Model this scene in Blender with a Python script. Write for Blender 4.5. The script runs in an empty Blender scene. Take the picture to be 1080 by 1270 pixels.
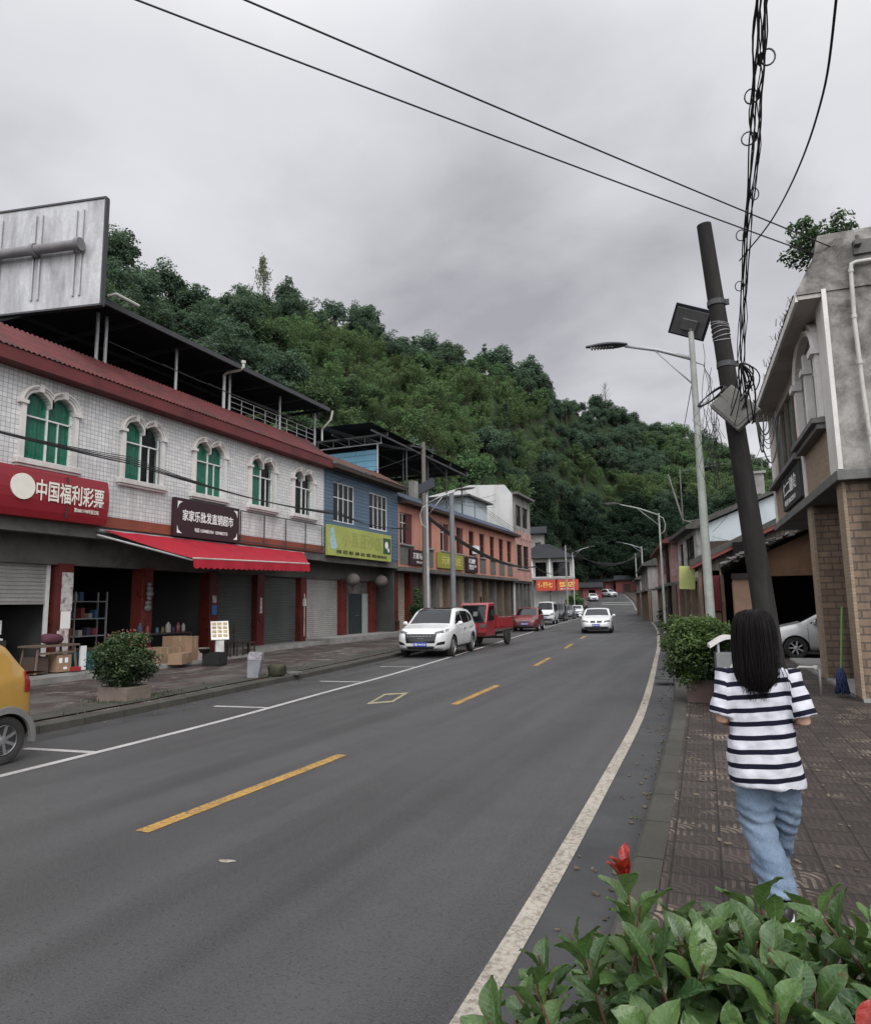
SKYX, SKYY = 2.3, 4.1
import bpy, bmesh, math, random
from mathutils import Vector, Matrix, noise
from mathutils.bvhtree import BVHTree
from math import sin, cos, pi, radians as R
random.seed(11)
rnd = random.Random(11)
scene = bpy.context.scene
COL = scene.collection

# ------------------------------------------------------------------ mesh helper
class MB:
    def __init__(s): s.v = []; s.f = []; s.mi = []
    def add(s, vs, fs, m=0):
        o = len(s.v); s.v += [tuple(v) for v in vs]
        for f in fs: s.f.append(tuple(i + o for i in f)); s.mi.append(m)
        return s
    def bx(s, x0, x1, y0, y1, z0, z1, m=0):
        return s.add([(x0,y0,z0),(x1,y0,z0),(x1,y1,z0),(x0,y1,z0),(x0,y0,z1),(x1,y0,z1),(x1,y1,z1),(x0,y1,z1)],
                     [(3,2,1,0),(4,5,6,7),(0,1,5,4),(1,2,6,5),(2,3,7,6),(3,0,4,7)], m)
    def box(s, c, d, rot=(0,0,0), m=0):
        M = Matrix.Translation(c) @ (Matrix.Rotation(rot[2],4,'Z') @ Matrix.Rotation(rot[1],4,'Y') @ Matrix.Rotation(rot[0],4,'X'))
        a, b, e = d[0]/2, d[1]/2, d[2]/2
        vs = [M @ Vector(p) for p in [(-a,-b,-e),(a,-b,-e),(a,b,-e),(-a,b,-e),(-a,-b,e),(a,-b,e),(a,b,e),(-a,b,e)]]
        return s.add(vs, [(3,2,1,0),(4,5,6,7),(0,1,5,4),(1,2,6,5),(2,3,7,6),(3,0,4,7)], m)
    def quad(s, a, b, c, d, m=0): return s.add([a,b,c,d], [(0,1,2,3)], m)
    def loft(s, rings, closed=True, cap0=True, cap1=True, m=0):
        n = len(rings[0]); vs = [p for r in rings for p in r]; fs = []
        for i in range(len(rings)-1):
            for j in range(n if closed else n-1):
                k = (j+1) % n
                fs.append((i*n+j, i*n+k, (i+1)*n+k, (i+1)*n+j))
        if cap0: fs.append(tuple(range(n-1,-1,-1)))
        if cap1: fs.append(tuple((len(rings)-1)*n+j for j in range(n)))
        return s.add(vs, fs, m)
    def tube(s, pts, r, n=8, cap=True, m=0):
        pts = [Vector(p) for p in pts]; rs = r if isinstance(r,(list,tuple)) else [r]*len(pts)
        rings = []; prev = None
        for i, p in enumerate(pts):
            t = (pts[min(i+1,len(pts)-1)] - pts[max(i-1,0)])
            if t.length < 1e-9: t = Vector((0,0,1))
            t.normalize()
            if prev is None:
                up = Vector((0,0,1)) if abs(t.z) < .9 else Vector((1,0,0))
                u = t.cross(up).normalized()
            else:
                u = (prev - t*prev.dot(t))
                u = u.normalized() if u.length > 1e-6 else t.orthogonal().normalized()
            prev = u; w = t.cross(u)
            rings.append([p + (u*cos(2*pi*j/n) + w*sin(2*pi*j/n))*rs[i] for j in range(n)])
        return s.loft(rings, True, cap, cap, m)
    def cyl(s, p0, p1, r0, r1=None, n=14, m=0): return s.tube([p0,p1], [r0, r0 if r1 is None else r1], n, True, m)
    def lathe(s, prof, n=20, c=(0,0,0), axis='Z', m=0):
        rings = []
        for (r, h) in prof:
            ring = []
            for j in range(n):
                a = 2*pi*j/n
                p = {'Z': (r*cos(a), r*sin(a), h), 'Y': (r*sin(a), h, r*cos(a)), 'X': (h, r*cos(a), r*sin(a))}[axis]
                ring.append((p[0]+c[0], p[1]+c[1], p[2]+c[2]))
            rings.append(ring)
        return s.loft(rings, True, prof[0][0] > 1e-4, prof[-1][0] > 1e-4, m)
    def sphere(s, c, r, n=12, sc=(1,1,1), m=0):
        rings = []
        for i in range(n//2+1):
            th = pi*i/(n//2)
            rr = max(sin(th), 1e-3)
            rings.append([(c[0]+sc[0]*r*rr*cos(2*pi*j/n), c[1]+sc[1]*r*rr*sin(2*pi*j/n), c[2]-sc[2]*r*cos(th)) for j in range(n)])
        return s.loft(rings, True, True, True, m)
    def prism(s, poly, axis, a, b, m=0):
        def P(q, h):
            return {'X': (h,q[0],q[1]), 'Y': (q[0],h,q[1]), 'Z': (q[0],q[1],h)}[axis]
        n = len(poly); vs = [P(q,a) for q in poly] + [P(q,b) for q in poly]
        fs = [tuple(range(n-1,-1,-1)), tuple(range(n,2*n))] + [(i,(i+1)%n,n+(i+1)%n,n+i) for i in range(n)]
        return s.add(vs, fs, m)

def link_mesh(name, me, parent=None):
    o = bpy.data.objects.new(name, me); COL.objects.link(o)
    if parent: o.parent = parent
    return o

def build(name, mb, mats, parent=None, smooth=False, bevel=0, world=False, fix=True, angle=None):
    """one mesh object; world=True: mb is in world coordinates and parent sits anywhere"""
    me = bpy.data.meshes.new(name)
    vs = mb.v
    if world and parent is not None:
        M = Matrix.Identity(4); q = parent; chain = []
        while q is not None: chain.append(q.matrix_basis.copy()); q = q.parent
        for B in reversed(chain): M = M @ B
        Mi = M.inverted(); vs = [tuple(Mi @ Vector(v)) for v in vs]
    me.from_pydata(vs, [], mb.f)
    if not isinstance(mats, (list, tuple)): mats = [mats]
    for m in mats: me.materials.append(m)
    if len(mats) > 1: me.polygons.foreach_set('material_index', mb.mi)
    if fix:
        b = bmesh.new(); b.from_mesh(me); bmesh.ops.recalc_face_normals(b, faces=b.faces); b.to_mesh(me); b.free()
    if smooth: me.polygons.foreach_set('use_smooth', [True]*len(me.polygons))
    if angle is not None and smooth:
        me.set_sharp_from_angle(angle=R(angle))
    me.update()
    o = link_mesh(name, me, parent)
    if bevel:
        bv = o.modifiers.new('bevel','BEVEL'); bv.width = bevel; bv.segments = 2; bv.limit_method = 'ANGLE'; bv.angle_limit = R(40)
    return o

def thing(name, label, cat, loc=(0,0,0), rotz=0, group=None):
    o = bpy.data.objects.new(name, None); COL.objects.link(o); o.empty_display_size = .2
    o.location = loc; o.rotation_euler = (0,0,rotz)
    o['label'] = label; o['category'] = cat
    if group: o['group'] = group
    return o
def tag(o, label, cat, group=None):
    o['label'] = label; o['category'] = cat
    if group: o['group'] = group
    return o
def struct(name, mb, mat, smooth=False, kind='structure'):
    o = build(name, mb, mat, None, smooth); o['kind'] = kind
    return o
def kids(o): return [c for c in COL.objects if c.parent == o]
def copy_tree(o, parent=None):
    c = o.copy(); COL.objects.link(c)
    if parent: c.parent = parent
    for ch in kids(o): copy_tree(ch, c)
    return c
def lerp(a, b, t): return a + (b-a)*t
def interp(tab, x):
    if x <= tab[0][0]: return tab[0][1]
    for (a, va), (b, vb) in zip(tab, tab[1:]):
        if x <= b: return va + (vb-va)*(x-a)/(b-a)
    return tab[-1][1]
def smooth_interp(tab, x):
    n = len(tab)
    if x <= tab[0][0]:
        return tab[0][1] + (x-tab[0][0])*(tab[1][1]-tab[0][1])/(tab[1][0]-tab[0][0])
    if x >= tab[-1][0]:
        return tab[-1][1] + (x-tab[-1][0])*(tab[-1][1]-tab[-2][1])/(tab[-1][0]-tab[-2][0])
    for i in range(n-1):
        x0, y0 = tab[i]; x1, y1 = tab[i+1]
        if x <= x1:
            h = x1-x0; t = (x-x0)/h
            d = (y1-y0)/h
            m0 = d if i == 0 else (y1-tab[i-1][1])/(x1-tab[i-1][0])
            m1 = d if i == n-2 else (tab[i+2][1]-y0)/(tab[i+2][0]-x0)
            return (2*t**3-3*t*t+1)*y0 + (t**3-2*t*t+t)*h*m0 + (3*t*t-2*t**3)*y1 + (t**3-t*t)*h*m1

# ------------------------------------------------------------------ materials
def newmat(name):
    m = bpy.data.materials.new(name); m.use_nodes = True
    nt = m.node_tree; b = nt.nodes['Principled BSDF']
    return m, nt, b
def N(nt, t, **kw):
    n = nt.nodes.new(t)
    for k, v in kw.items():
        if k.startswith('i_'): n.inputs[k[2:].replace('_',' ')].default_value = v
        else: setattr(n, k, v)
    return n
def rgba(c): return (c[0], c[1], c[2], 1)
def coords(nt, scale=(1,1,1), obj=True):
    tc = N(nt,'ShaderNodeTexCoord'); mp = N(nt,'ShaderNodeMapping')
    mp.inputs['Scale'].default_value = scale
    nt.links.new(tc.outputs['Object' if obj else 'Generated'], mp.inputs['Vector'])
    return mp.outputs['Vector']
def worldpos(nt):
    return N(nt,'ShaderNodeNewGeometry').outputs['Position']
def noise_f(nt, vec, scale, detail=4, rough=.55, lo=.35, hi=.65, dist=0):
    n = N(nt,'ShaderNodeTexNoise'); n.inputs['Scale'].default_value = scale; n.inputs['Detail'].default_value = detail
    n.inputs['Roughness'].default_value = rough; n.inputs['Distortion'].default_value = dist
    nt.links.new(vec, n.inputs['Vector'])
    r = N(nt,'ShaderNodeMapRange'); r.inputs['From Min'].default_value = lo; r.inputs['From Max'].default_value = hi
    nt.links.new(n.outputs['Fac'], r.inputs['Value'])
    return r.outputs['Result']
def mixc(nt, fac, a, b, mode='MIX'):
    m = N(nt,'ShaderNodeMix', data_type='RGBA', blend_type=mode)
    for s, val in ((m.inputs[0], fac), (m.inputs[6], a), (m.inputs[7], b)):
        if isinstance(val, (int,float)): s.default_value = val
        elif isinstance(val, tuple): s.default_value = rgba(val)
        else: nt.links.new(val, s)
    return m.outputs[2]
def mathn(nt, op, a, b=None, clamp=False):
    m = N(nt,'ShaderNodeMath', operation=op, use_clamp=clamp)
    for i, val in enumerate((a,b)):
        if val is None: continue
        if isinstance(val,(int,float)): m.inputs[i].default_value = val
        else: nt.links.new(val, m.inputs[i])
    return m.outputs[0]
def bump(nt, b, h, strength=.3, dist=.02):
    n = N(nt,'ShaderNodeBump'); n.inputs['Strength'].default_value = strength; n.inputs['Distance'].default_value = dist
    nt.links.new(h, n.inputs['Height']); nt.links.new(n.outputs[0], b.inputs['Normal'])

def mat_rough(name, c1, c2, scale=3, rough=.8, bmp=.3, fine=40, stain=None, stain_scale=.6, stain_amt=.6, metallic=0, spec=.3, streak=False, wpos=True, bdist=.01, slo=.48, shi=.68):
    """mottled weathered surface: two tones, fine grain, stains (streak: run down the wall)"""
    m, nt, b = newmat(name)
    v = worldpos(nt) if wpos else coords(nt)
    f = noise_f(nt, v, scale, 6, .6, .3, .7)
    col = mixc(nt, f, c1, c2)
    g = noise_f(nt, v, fine, 3, .6, .25, .75)
    col = mixc(nt, mathn(nt,'MULTIPLY',g,.35), col, tuple(x*.55 for x in c1))
    if stain:
        sv = v
        if streak:
            mp = N(nt,'ShaderNodeMapping'); mp.inputs['Scale'].default_value = (1.4,1.4,.28); nt.links.new(v, mp.inputs['Vector']); sv = mp.outputs[0]
        sf = noise_f(nt, sv, stain_scale, 7, .68, slo, shi, .3)
        col = mixc(nt, mathn(nt,'MULTIPLY',sf,stain_amt), col, stain)
    nt.links.new(col, b.inputs['Base Color'])
    b.inputs['Roughness'].default_value = rough; b.inputs['Metallic'].default_value = metallic
    b.inputs['Specular IOR Level'].default_value = spec
    rr = N(nt,'ShaderNodeMapRange'); rr.inputs['To Min'].default_value = max(rough-.12,.05); rr.inputs['To Max'].default_value = min(rough+.1,1)
    nt.links.new(f, rr.inputs['Value']); nt.links.new(rr.outputs[0], b.inputs['Roughness'])
    if bmp:
        h = mathn(nt,'ADD', mathn(nt,'MULTIPLY',f,.6), mathn(nt,'MULTIPLY',g,.4))
        bump(nt, b, h, bmp, bdist)
    return m
def mat_plain(name, c, rough=.5, metallic=0, spec=.5, coat=0, var=.12, vs=6):
    m, nt, b = newmat(name)
    v = worldpos(nt)
    f = noise_f(nt, v, vs, 5, .6, .3, .7)
    col = mixc(nt, f, tuple(x*(1-var) for x in c), tuple(min(1,x*(1+var)) for x in c))
    nt.links.new(col, b.inputs['Base Color'])
    b.inputs['Roughness'].default_value = rough; b.inputs['Metallic'].default_value = metallic
    b.inputs['Specular IOR Level'].default_value = spec; b.inputs['Coat Weight'].default_value = coat; b.inputs['Coat Roughness'].default_value = .06
    return m
def mat_paint(name, c, dirt=.25, metallic=0.0, rough=.35):
    """car paint with road dust towards the sills (object z)"""
    m, nt, b = newmat(name)
    v = coords(nt); f = noise_f(nt, v, 4, 5, .6, .35, .7)
    sep = N(nt,'ShaderNodeSeparateXYZ'); nt.links.new(v, sep.inputs[0])
    z = N(nt,'ShaderNodeMapRange'); z.inputs['From Min'].default_value = .75; z.inputs['From Max'].default_value = .15
    nt.links.new(sep.outputs['Z'], z.inputs['Value'])
    d = mathn(nt,'MULTIPLY', mathn(nt,'ADD', mathn(nt,'MULTIPLY',z.outputs[0],.8), mathn(nt,'MULTIPLY',f,.25), True), dirt*2, True)
    col = mixc(nt, d, c, (.13,.12,.11))
    nt.links.new(col, b.inputs['Base Color']); b.inputs['Metallic'].default_value = metallic
    b.inputs['Roughness'].default_value = rough; b.inputs['Coat Weight'].default_value = .7; b.inputs['Coat Roughness'].default_value = .08
    return m
def mat_glass(name, tint=(.02,.025,.025), rough=.04, alpha=.55, tcol=None, refl=1.0):
    m, nt, b = newmat(name)
    nt.nodes.remove(b)
    out = nt.nodes['Material Output']
    tr = N(nt,'ShaderNodeBsdfTransparent'); tr.inputs[0].default_value = rgba(tcol or tuple(x*12 if x < .05 else x for x in tint))
    df = N(nt,'ShaderNodeBsdfDiffuse'); df.inputs[0].default_value = rgba(tint)
    gl = N(nt,'ShaderNodeBsdfGlossy'); gl.inputs['Roughness'].default_value = rough; gl.inputs[0].default_value = (.9,.92,.95,1)
    m1 = N(nt,'ShaderNodeMixShader'); m1.inputs[0].default_value = alpha
    nt.links.new(df.outputs[0], m1.inputs[1]); nt.links.new(tr.outputs[0], m1.inputs[2])
    lw_ = N(nt,'ShaderNodeLayerWeight'); lw_.inputs[0].default_value = .5
    fr_ = mathn(nt,'ADD', mathn(nt,'MULTIPLY', mathn(nt,'POWER', lw_.outputs['Facing'], 4.5), .8*refl), .03*refl+.005)
    v = worldpos(nt); f = noise_f(nt, v, .9, 2, .5)
    bp = N(nt,'ShaderNodeBump'); bp.inputs['Strength'].default_value = .03; bp.inputs['Distance'].default_value = .05
    nt.links.new(f, bp.inputs['Height']); nt.links.new(bp.outputs[0], gl.inputs['Normal'])
    m2 = N(nt,'ShaderNodeMixShader')
    nt.links.new(fr_, m2.inputs[0])
    nt.links.new(m1.outputs[0], m2.inputs[1]); nt.links.new(gl.outputs[0], m2.inputs[2])
    nt.links.new(m2.outputs[0], out.inputs[0])
    return m
def mat_emit(name, c, s):
    m, nt, b = newmat(name); b.inputs['Emission Color'].default_value = rgba(c); b.inputs['Emission Strength'].default_value = s
    b.inputs['Base Color'].default_value = rgba(c); return m
def mat_brick(name, bw, bh, c1, c2, mortar, ms=.01, axes='YZ', offset=0.5, rough=.6, bmp=.5, stain=None, stain_amt=.4, squash=False, spec=.4):
    m, nt, b = newmat(name)
    p = worldpos(nt); sep = N(nt,'ShaderNodeSeparateXYZ'); nt.links.new(p, sep.inputs[0])
    cmb = N(nt,'ShaderNodeCombineXYZ')
    if axes == 'XYZ':   # vertical faces of any heading
        nt.links.new(mathn(nt,'ADD',sep.outputs['X'],sep.outputs['Y']), cmb.inputs[0]); nt.links.new(sep.outputs['Z'], cmb.inputs[1])
    else:
        nt.links.new(sep.outputs[axes[0]], cmb.inputs[0]); nt.links.new(sep.outputs[axes[1]], cmb.inputs[1])
    br = N(nt,'ShaderNodeTexBrick'); br.offset = offset; br.squash = 1
    br.inputs['Scale'].default_value = 1; br.inputs['Brick Width'].default_value = bw; br.inputs['Row Height'].default_value = bh
    br.inputs['Mortar Size'].default_value = ms; br.inputs['Mortar Smooth'].default_value = .2; br.inputs['Bias'].default_value = 0
    br.inputs['Color1'].default_value = rgba(c1); br.inputs['Color2'].default_value = rgba(c2); br.inputs['Mortar'].default_value = rgba(mortar)
    nt.links.new(cmb.outputs[0], br.inputs['Vector'])
    col = br.outputs['Color']
    f = noise_f(nt, p, 1.2, 6, .65, .35, .7)
    col = mixc(nt, mathn(nt,'MULTIPLY',f,.35), col, tuple(x*.6 for x in c1))
    if stain:
        mp = N(nt,'ShaderNodeMapping'); mp.inputs['Scale'].default_value = (1.5,1.5,.22); nt.links.new(p, mp.inputs['Vector'])
        sf = noise_f(nt, mp.outputs[0], 1.0, 7, .65, .5, .72)
        col = mixc(nt, mathn(nt,'MULTIPLY',sf,stain_amt), col, stain)
    nt.links.new(col, b.inputs['Base Color']); b.inputs['Roughness'].default_value = rough; b.inputs['Specular IOR Level'].default_value = spec
    h = mathn(nt,'SUBTRACT',1.0,br.outputs['Fac'])
    bump(nt, b, mathn(nt,'ADD',h,mathn(nt,'MULTIPLY',f,.2)), bmp, .01)
    return m
def mat_leaf(name, c1, c2, trans=.35, rough=.45, rndw=.5, haze=None, spec=.3):
    """leaf cards: face attribute 'tone' 0..1 mixes dark to light, object random shifts it"""
    m, nt, b = newmat(name)
    nt.nodes.remove(b); out = nt.nodes['Material Output']
    at = N(nt,'ShaderNodeAttribute'); at.attribute_name = 'tone'
    oi = N(nt,'ShaderNodeObjectInfo')
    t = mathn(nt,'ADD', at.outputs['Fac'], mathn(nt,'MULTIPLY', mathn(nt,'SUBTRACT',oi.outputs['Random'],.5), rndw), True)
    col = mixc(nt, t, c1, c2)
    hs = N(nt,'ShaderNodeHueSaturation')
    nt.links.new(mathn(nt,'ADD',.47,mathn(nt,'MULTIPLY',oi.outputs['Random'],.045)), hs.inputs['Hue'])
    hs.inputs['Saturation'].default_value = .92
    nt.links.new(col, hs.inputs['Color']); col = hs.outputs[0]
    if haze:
        col = mixc(nt, haze[1], col, haze[0])  # air haze painted into the leaf colour
    pr = N(nt,'ShaderNodeBsdfPrincipled'); pr.inputs['Roughness'].default_value = rough; pr.inputs['Specular IOR Level'].default_value = spec
    nt.links.new(col, pr.inputs['Base Color'])
    tl = N(nt,'ShaderNodeBsdfTranslucent'); nt.links.new(mixc(nt,.5,col,(.08,.14,.02),'ADD'), tl.inputs[0])
    mx = N(nt,'ShaderNodeMixShader'); mx.inputs[0].default_value = trans
    nt.links.new(pr.outputs[0], mx.inputs[1]); nt.links.new(tl.outputs[0], mx.inputs[2]); nt.links.new(mx.outputs[0], out.inputs[0])
    return m

M = {}
M['black'] = mat_plain('black rubber', (.012,.012,.013), .7)
M['tyre'] = mat_rough('tyre rubber', (.022,.022,.022), (.05,.048,.045), 8, .85, .2, 60)
M['dark'] = mat_plain('dark plastic', (.018,.018,.02), .45)
M['void'] = mat_plain('painted dark interior', (.012,.012,.013), .95, spec=.1)  # near-black colour standing in for unlit depth
M['chrome'] = mat_plain('bright metal', (.62,.63,.65), .25, 1)
M['alloy'] = mat_plain('alloy wheel', (.42,.42,.43), .38, .85)
M['galv'] = mat_rough('galvanised steel', (.36,.37,.38), (.48,.49,.5), 6, .5, .1, 50, stain=(.2,.17,.14), stain_amt=.4, metallic=.4)
M['steel_dark'] = mat_rough('dark painted steel', (.04,.042,.046), (.07,.07,.075), 5, .55, .1)
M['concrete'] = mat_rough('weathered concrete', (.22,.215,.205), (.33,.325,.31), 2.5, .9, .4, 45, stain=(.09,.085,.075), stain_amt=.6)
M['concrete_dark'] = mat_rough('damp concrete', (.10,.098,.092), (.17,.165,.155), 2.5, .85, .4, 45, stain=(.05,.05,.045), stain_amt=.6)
M['white_trim'] = mat_rough('white plaster trim', (.62,.6,.57), (.74,.72,.69), 3, .7, .15, 40, stain=(.35,.32,.28), stain_amt=.35, streak=True, stain_scale=1.5)
M['white_paint'] = mat_plain('white frame paint', (.66,.67,.67), .45)
M['glass'] = mat_glass('window glass', (.010,.013,.013), alpha=.5, refl=.6)
M['car_glass'] = mat_glass('car glass', (.010,.013,.014), alpha=.25, refl=1.2)
M['lens'] = mat_glass('lamp lens', (.32,.33,.34), alpha=.75)
M['plate'] = mat_plain('plate blue', (.02,.05,.32), .4)
M['white'] = mat_plain('white lettering', (.8,.8,.78), .5, var=.05)
M['cable'] = mat_plain('cable sheath', (.012,.012,.013), .6)
# ------------------------------------------------------------------ camera
HC = 1.75
YAW, PITCH, ROLL = R(22.665), R(7.747), R(.9)
cam_d = bpy.data.cameras.new('camera'); cam = bpy.data.objects.new('camera', cam_d); COL.objects.link(cam)
cam_d.sensor_fit = 'VERTICAL'; cam_d.sensor_height = 24; cam_d.lens = 24*850/1270
cam_d.clip_end = 3000; cam_d.clip_start = .05
fw = Vector((-sin(YAW)*cos(PITCH), cos(YAW)*cos(PITCH), sin(PITCH)))
rt = Vector((cos(YAW), sin(YAW), 0)); up = rt.cross(fw)
# rotate the image counter-clockwise by ROLL: camera turns clockwise
r2 = rt*cos(ROLL) - up*sin(ROLL); u2 = rt*sin(ROLL) + up*cos(ROLL)
cam.matrix_world = Matrix(((r2.x,u2.x,-fw.x,0),(r2.y,u2.y,-fw.y,0),(r2.z,u2.z,-fw.z,HC),(0,0,0,1)))
scene.camera = cam

# ------------------------------------------------------------------ sky and sun
w = bpy.data.worlds.new('World'); scene.world = w; w.use_nodes = True
nt = w.node_tree; nt.nodes.clear()
out = N(nt,'ShaderNodeOutputWorld')
sky = N(nt,'ShaderNodeTexSky', sky_type='NISHITA'); sky.sun_disc = False
SUN_EL, SUN_AZ = 42, 140      # high sun behind cloud
sky.sun_elevation = R(SUN_EL); sky.sun_rotation = R(SUN_AZ)
bg1 = N(nt,'ShaderNodeBackground'); bg1.inputs[1].default_value = .08; nt.links.new(sky.outputs[0], bg1.inputs[0])
tc = N(nt,'ShaderNodeTexCoord'); sep = N(nt,'ShaderNodeSeparateXYZ'); nt.links.new(tc.outputs['Generated'], sep.inputs[0])
zz = mathn(nt,'ADD', mathn(nt,'MAXIMUM', sep.outputs['Z'], 0.0), .32)
cmb = N(nt,'ShaderNodeCombineXYZ')
nt.links.new(mathn(nt,'DIVIDE',sep.outputs['X'],zz), cmb.inputs[0]); nt.links.new(mathn(nt,'DIVIDE',sep.outputs['Y'],zz), cmb.inputs[1])
mp = N(nt,'ShaderNodeMapping'); mp.inputs['Location'].default_value = (SKYX, SKYY, 0); mp.inputs['Rotation'].default_value = (0,0,.6); mp.inputs['Scale'].default_value = (1,1.08,1)
nt.links.new(cmb.outputs[0], mp.inputs['Vector'])
big = noise_f(nt, mp.outputs[0], 1.15, 5, .5, .36, .66, .35)
mid = noise_f(nt, mp.outputs[0], 3.2, 6, .55, .3, .72, .25)
def blob(az, el, size, amt):
    d = Vector((-sin(R(az))*cos(R(el)), cos(R(az))*cos(R(el)), sin(R(el))))
    vm = N(nt,'ShaderNodeVectorMath', operation='DOT_PRODUCT'); nt.links.new(tc.outputs['Generated'], vm.inputs[0]); vm.inputs[1].default_value = d
    mr = N(nt,'ShaderNodeMapRange'); mr.interpolation_type = 'SMOOTHERSTEP'
    mr.inputs['From Min'].default_value = cos(R(size)); mr.inputs['From Max'].default_value = 1; mr.inputs['To Max'].default_value = amt
    nt.links.new(vm.outputs['Value'], mr.inputs['Value']); return mr.outputs[0]
# heavier cloud over the right end of the ridge, brighter parts to the left and low on the right
dk = mathn(nt,'ADD', blob(11,27,27,.36), mathn(nt,'ADD', blob(24,36,20,.16), blob(50,30,18,.12)))
lt = mathn(nt,'ADD', blob(40,44,26,.26), mathn(nt,'ADD', blob(-2,38,20,.2), blob(0,15,14,.26)))
n1 = mathn(nt,'MULTIPLY', mathn(nt,'SUBTRACT',big,.5), .40); n2 = mathn(nt,'MULTIPLY', mathn(nt,'SUBTRACT',mid,.5), .24)
cl = mathn(nt,'ADD', mathn(nt,'ADD',n1,n2), mathn(nt,'ADD', .56, mathn(nt,'SUBTRACT',lt,dk)), True)
ramp = N(nt,'ShaderNodeValToRGB'); e = ramp.color_ramp.elements
e[0].position = 0; e[0].color = (.41,.41,.445,1); e[1].position = 1; e[1].color = (.93,.93,.945,1)
m_ = ramp.color_ramp.elements.new(.5); m_.color = (.745,.745,.785,1)
nt.links.new(cl, ramp.inputs[0])
zen = N(nt,'ShaderNodeMapRange'); zen.interpolation_type = 'SMOOTHSTEP'; zen.inputs['From Min'].default_value = .62; zen.inputs['From Max'].default_value = .95
zen.inputs['To Min'].default_value = 1; zen.inputs['To Max'].default_value = 1.9; nt.links.new(sep.outputs['Z'], zen.inputs['Value'])
# unseen sky on the sun's side, behind the viewer, brightened to light the walls
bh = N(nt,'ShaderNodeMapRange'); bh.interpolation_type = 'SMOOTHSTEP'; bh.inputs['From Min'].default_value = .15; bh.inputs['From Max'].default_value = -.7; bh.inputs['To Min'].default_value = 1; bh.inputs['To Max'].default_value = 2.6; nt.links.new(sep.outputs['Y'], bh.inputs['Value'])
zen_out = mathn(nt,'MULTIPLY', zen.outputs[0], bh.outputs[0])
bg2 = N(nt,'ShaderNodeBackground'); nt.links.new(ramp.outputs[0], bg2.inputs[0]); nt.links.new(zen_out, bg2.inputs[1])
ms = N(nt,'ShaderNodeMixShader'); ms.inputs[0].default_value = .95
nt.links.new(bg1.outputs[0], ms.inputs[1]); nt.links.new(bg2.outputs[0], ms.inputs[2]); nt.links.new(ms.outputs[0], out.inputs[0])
sl = bpy.data.lights.new('sun','SUN'); sl.energy = 1.5; sl.angle = R(32); sl.color = (1,.97,.93)
so = bpy.data.objects.new('sun', sl); COL.objects.link(so)
# sun_rotation is a compass angle: 0 = +Y, clockwise
sd = Vector((sin(R(SUN_AZ))*cos(R(SUN_EL)), cos(R(SUN_AZ))*cos(R(SUN_EL)), sin(R(SUN_EL))))
so.rotation_euler = sd.to_track_quat('Z','Y').to_euler(); so.location = (0,0,30)
scene.view_settings.view_transform = 'Standard'; scene.view_settings.look = 'None'; scene.view_settings.exposure = 0; scene.view_settings.gamma = 1
scene.render.engine = 'CYCLES'
scene.cycles.use_denoising = True; scene.cycles.max_bounces = 5; scene.cycles.diffuse_bounces = 3; scene.cycles.glossy_bounces = 2
scene.cycles.transparent_max_bounces = 6; scene.cycles.transmission_bounces = 3
scene.cycles.caustics_reflective = False; scene.cycles.caustics_refractive = False

# ------------------------------------------------------------------ the road's course
XR = [(-30,-.9),(3,-1.13),(6.7,-1.2),(12,-1.38),(21.7,-2.05),(29.7,-2.65),(47,-4.25),(73,-7.3),(92,-9.8),(110,-12.7),(150,-18.6),(190,-27),(230,-38)]
XL = [(-30,-7.25),(3,-7.3),(8.5,-7.4),(12.5,-7.75),(16.6,-8.1),(27.7,-9.45),(36,-10.5),(60,-13.5),(92,-17),(110,-19.2),(150,-25.2),(190,-33.5),(230,-44)]
def xr(y): return smooth_interp(XR, y)
def xl(y): return smooth_interp(XL, y)
def gz(y):
    if y < 75: return 0
    t = min(y,175)-75
    return .0004*t*t + max(0, y-175)*.06
def kr(y): return xr(y) + .48       # right kerb face
def kl(y): return xl(y) - 1.9       # left kerb face
def lz(x, y):
    """left walkway: climbs slowly along the shop fronts"""
    t = max(0, min(1, (kl(y)-x)/5.5)); base = .11 + gz(y)
    rise = max(0, min(.34, .02*(y-13)))
    return base + t*rise
YS = [-28+i*1.0 for i in range(110)] + [82+i*3 for i in range(52)]

asphalt, nt, b = newmat('asphalt')
v = worldpos(nt)
sepm = N(nt,'ShaderNodeSeparateXYZ'); nt.links.new(v, sepm.inputs[0])
f1 = noise_f(nt, v, .35, 5, .6, .3, .7); f2 = noise_f(nt, v, 3, 5, .6, .3, .7); f3 = noise_f(nt, v, 85, 3, .75, .36, .68); f4 = noise_f(nt, v, 38, 4, .75, .54, .70)
mpx = N(nt,'ShaderNodeMapping'); mpx.inputs['Scale'].default_value = (1.3,.06,1); nt.links.new(v, mpx.inputs['Vector'])
tracks = noise_f(nt, mpx.outputs[0], 1.0, 4, .55, .40, .60)
f0 = noise_f(nt, v, .16, 6, .62, .36, .62, .6)
col = mixc(nt, f1, (.022,.0224,.0227), (.052,.0524,.0527))
col = mixc(nt, mathn(nt,'MULTIPLY',mathn(nt,'SUBTRACT',1.0,f0),.8), col, (.020,.020,.0205))
vo = N(nt,'ShaderNodeTexVoronoi', feature='DISTANCE_TO_EDGE'); vo.inputs['Scale'].default_value = .23
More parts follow.
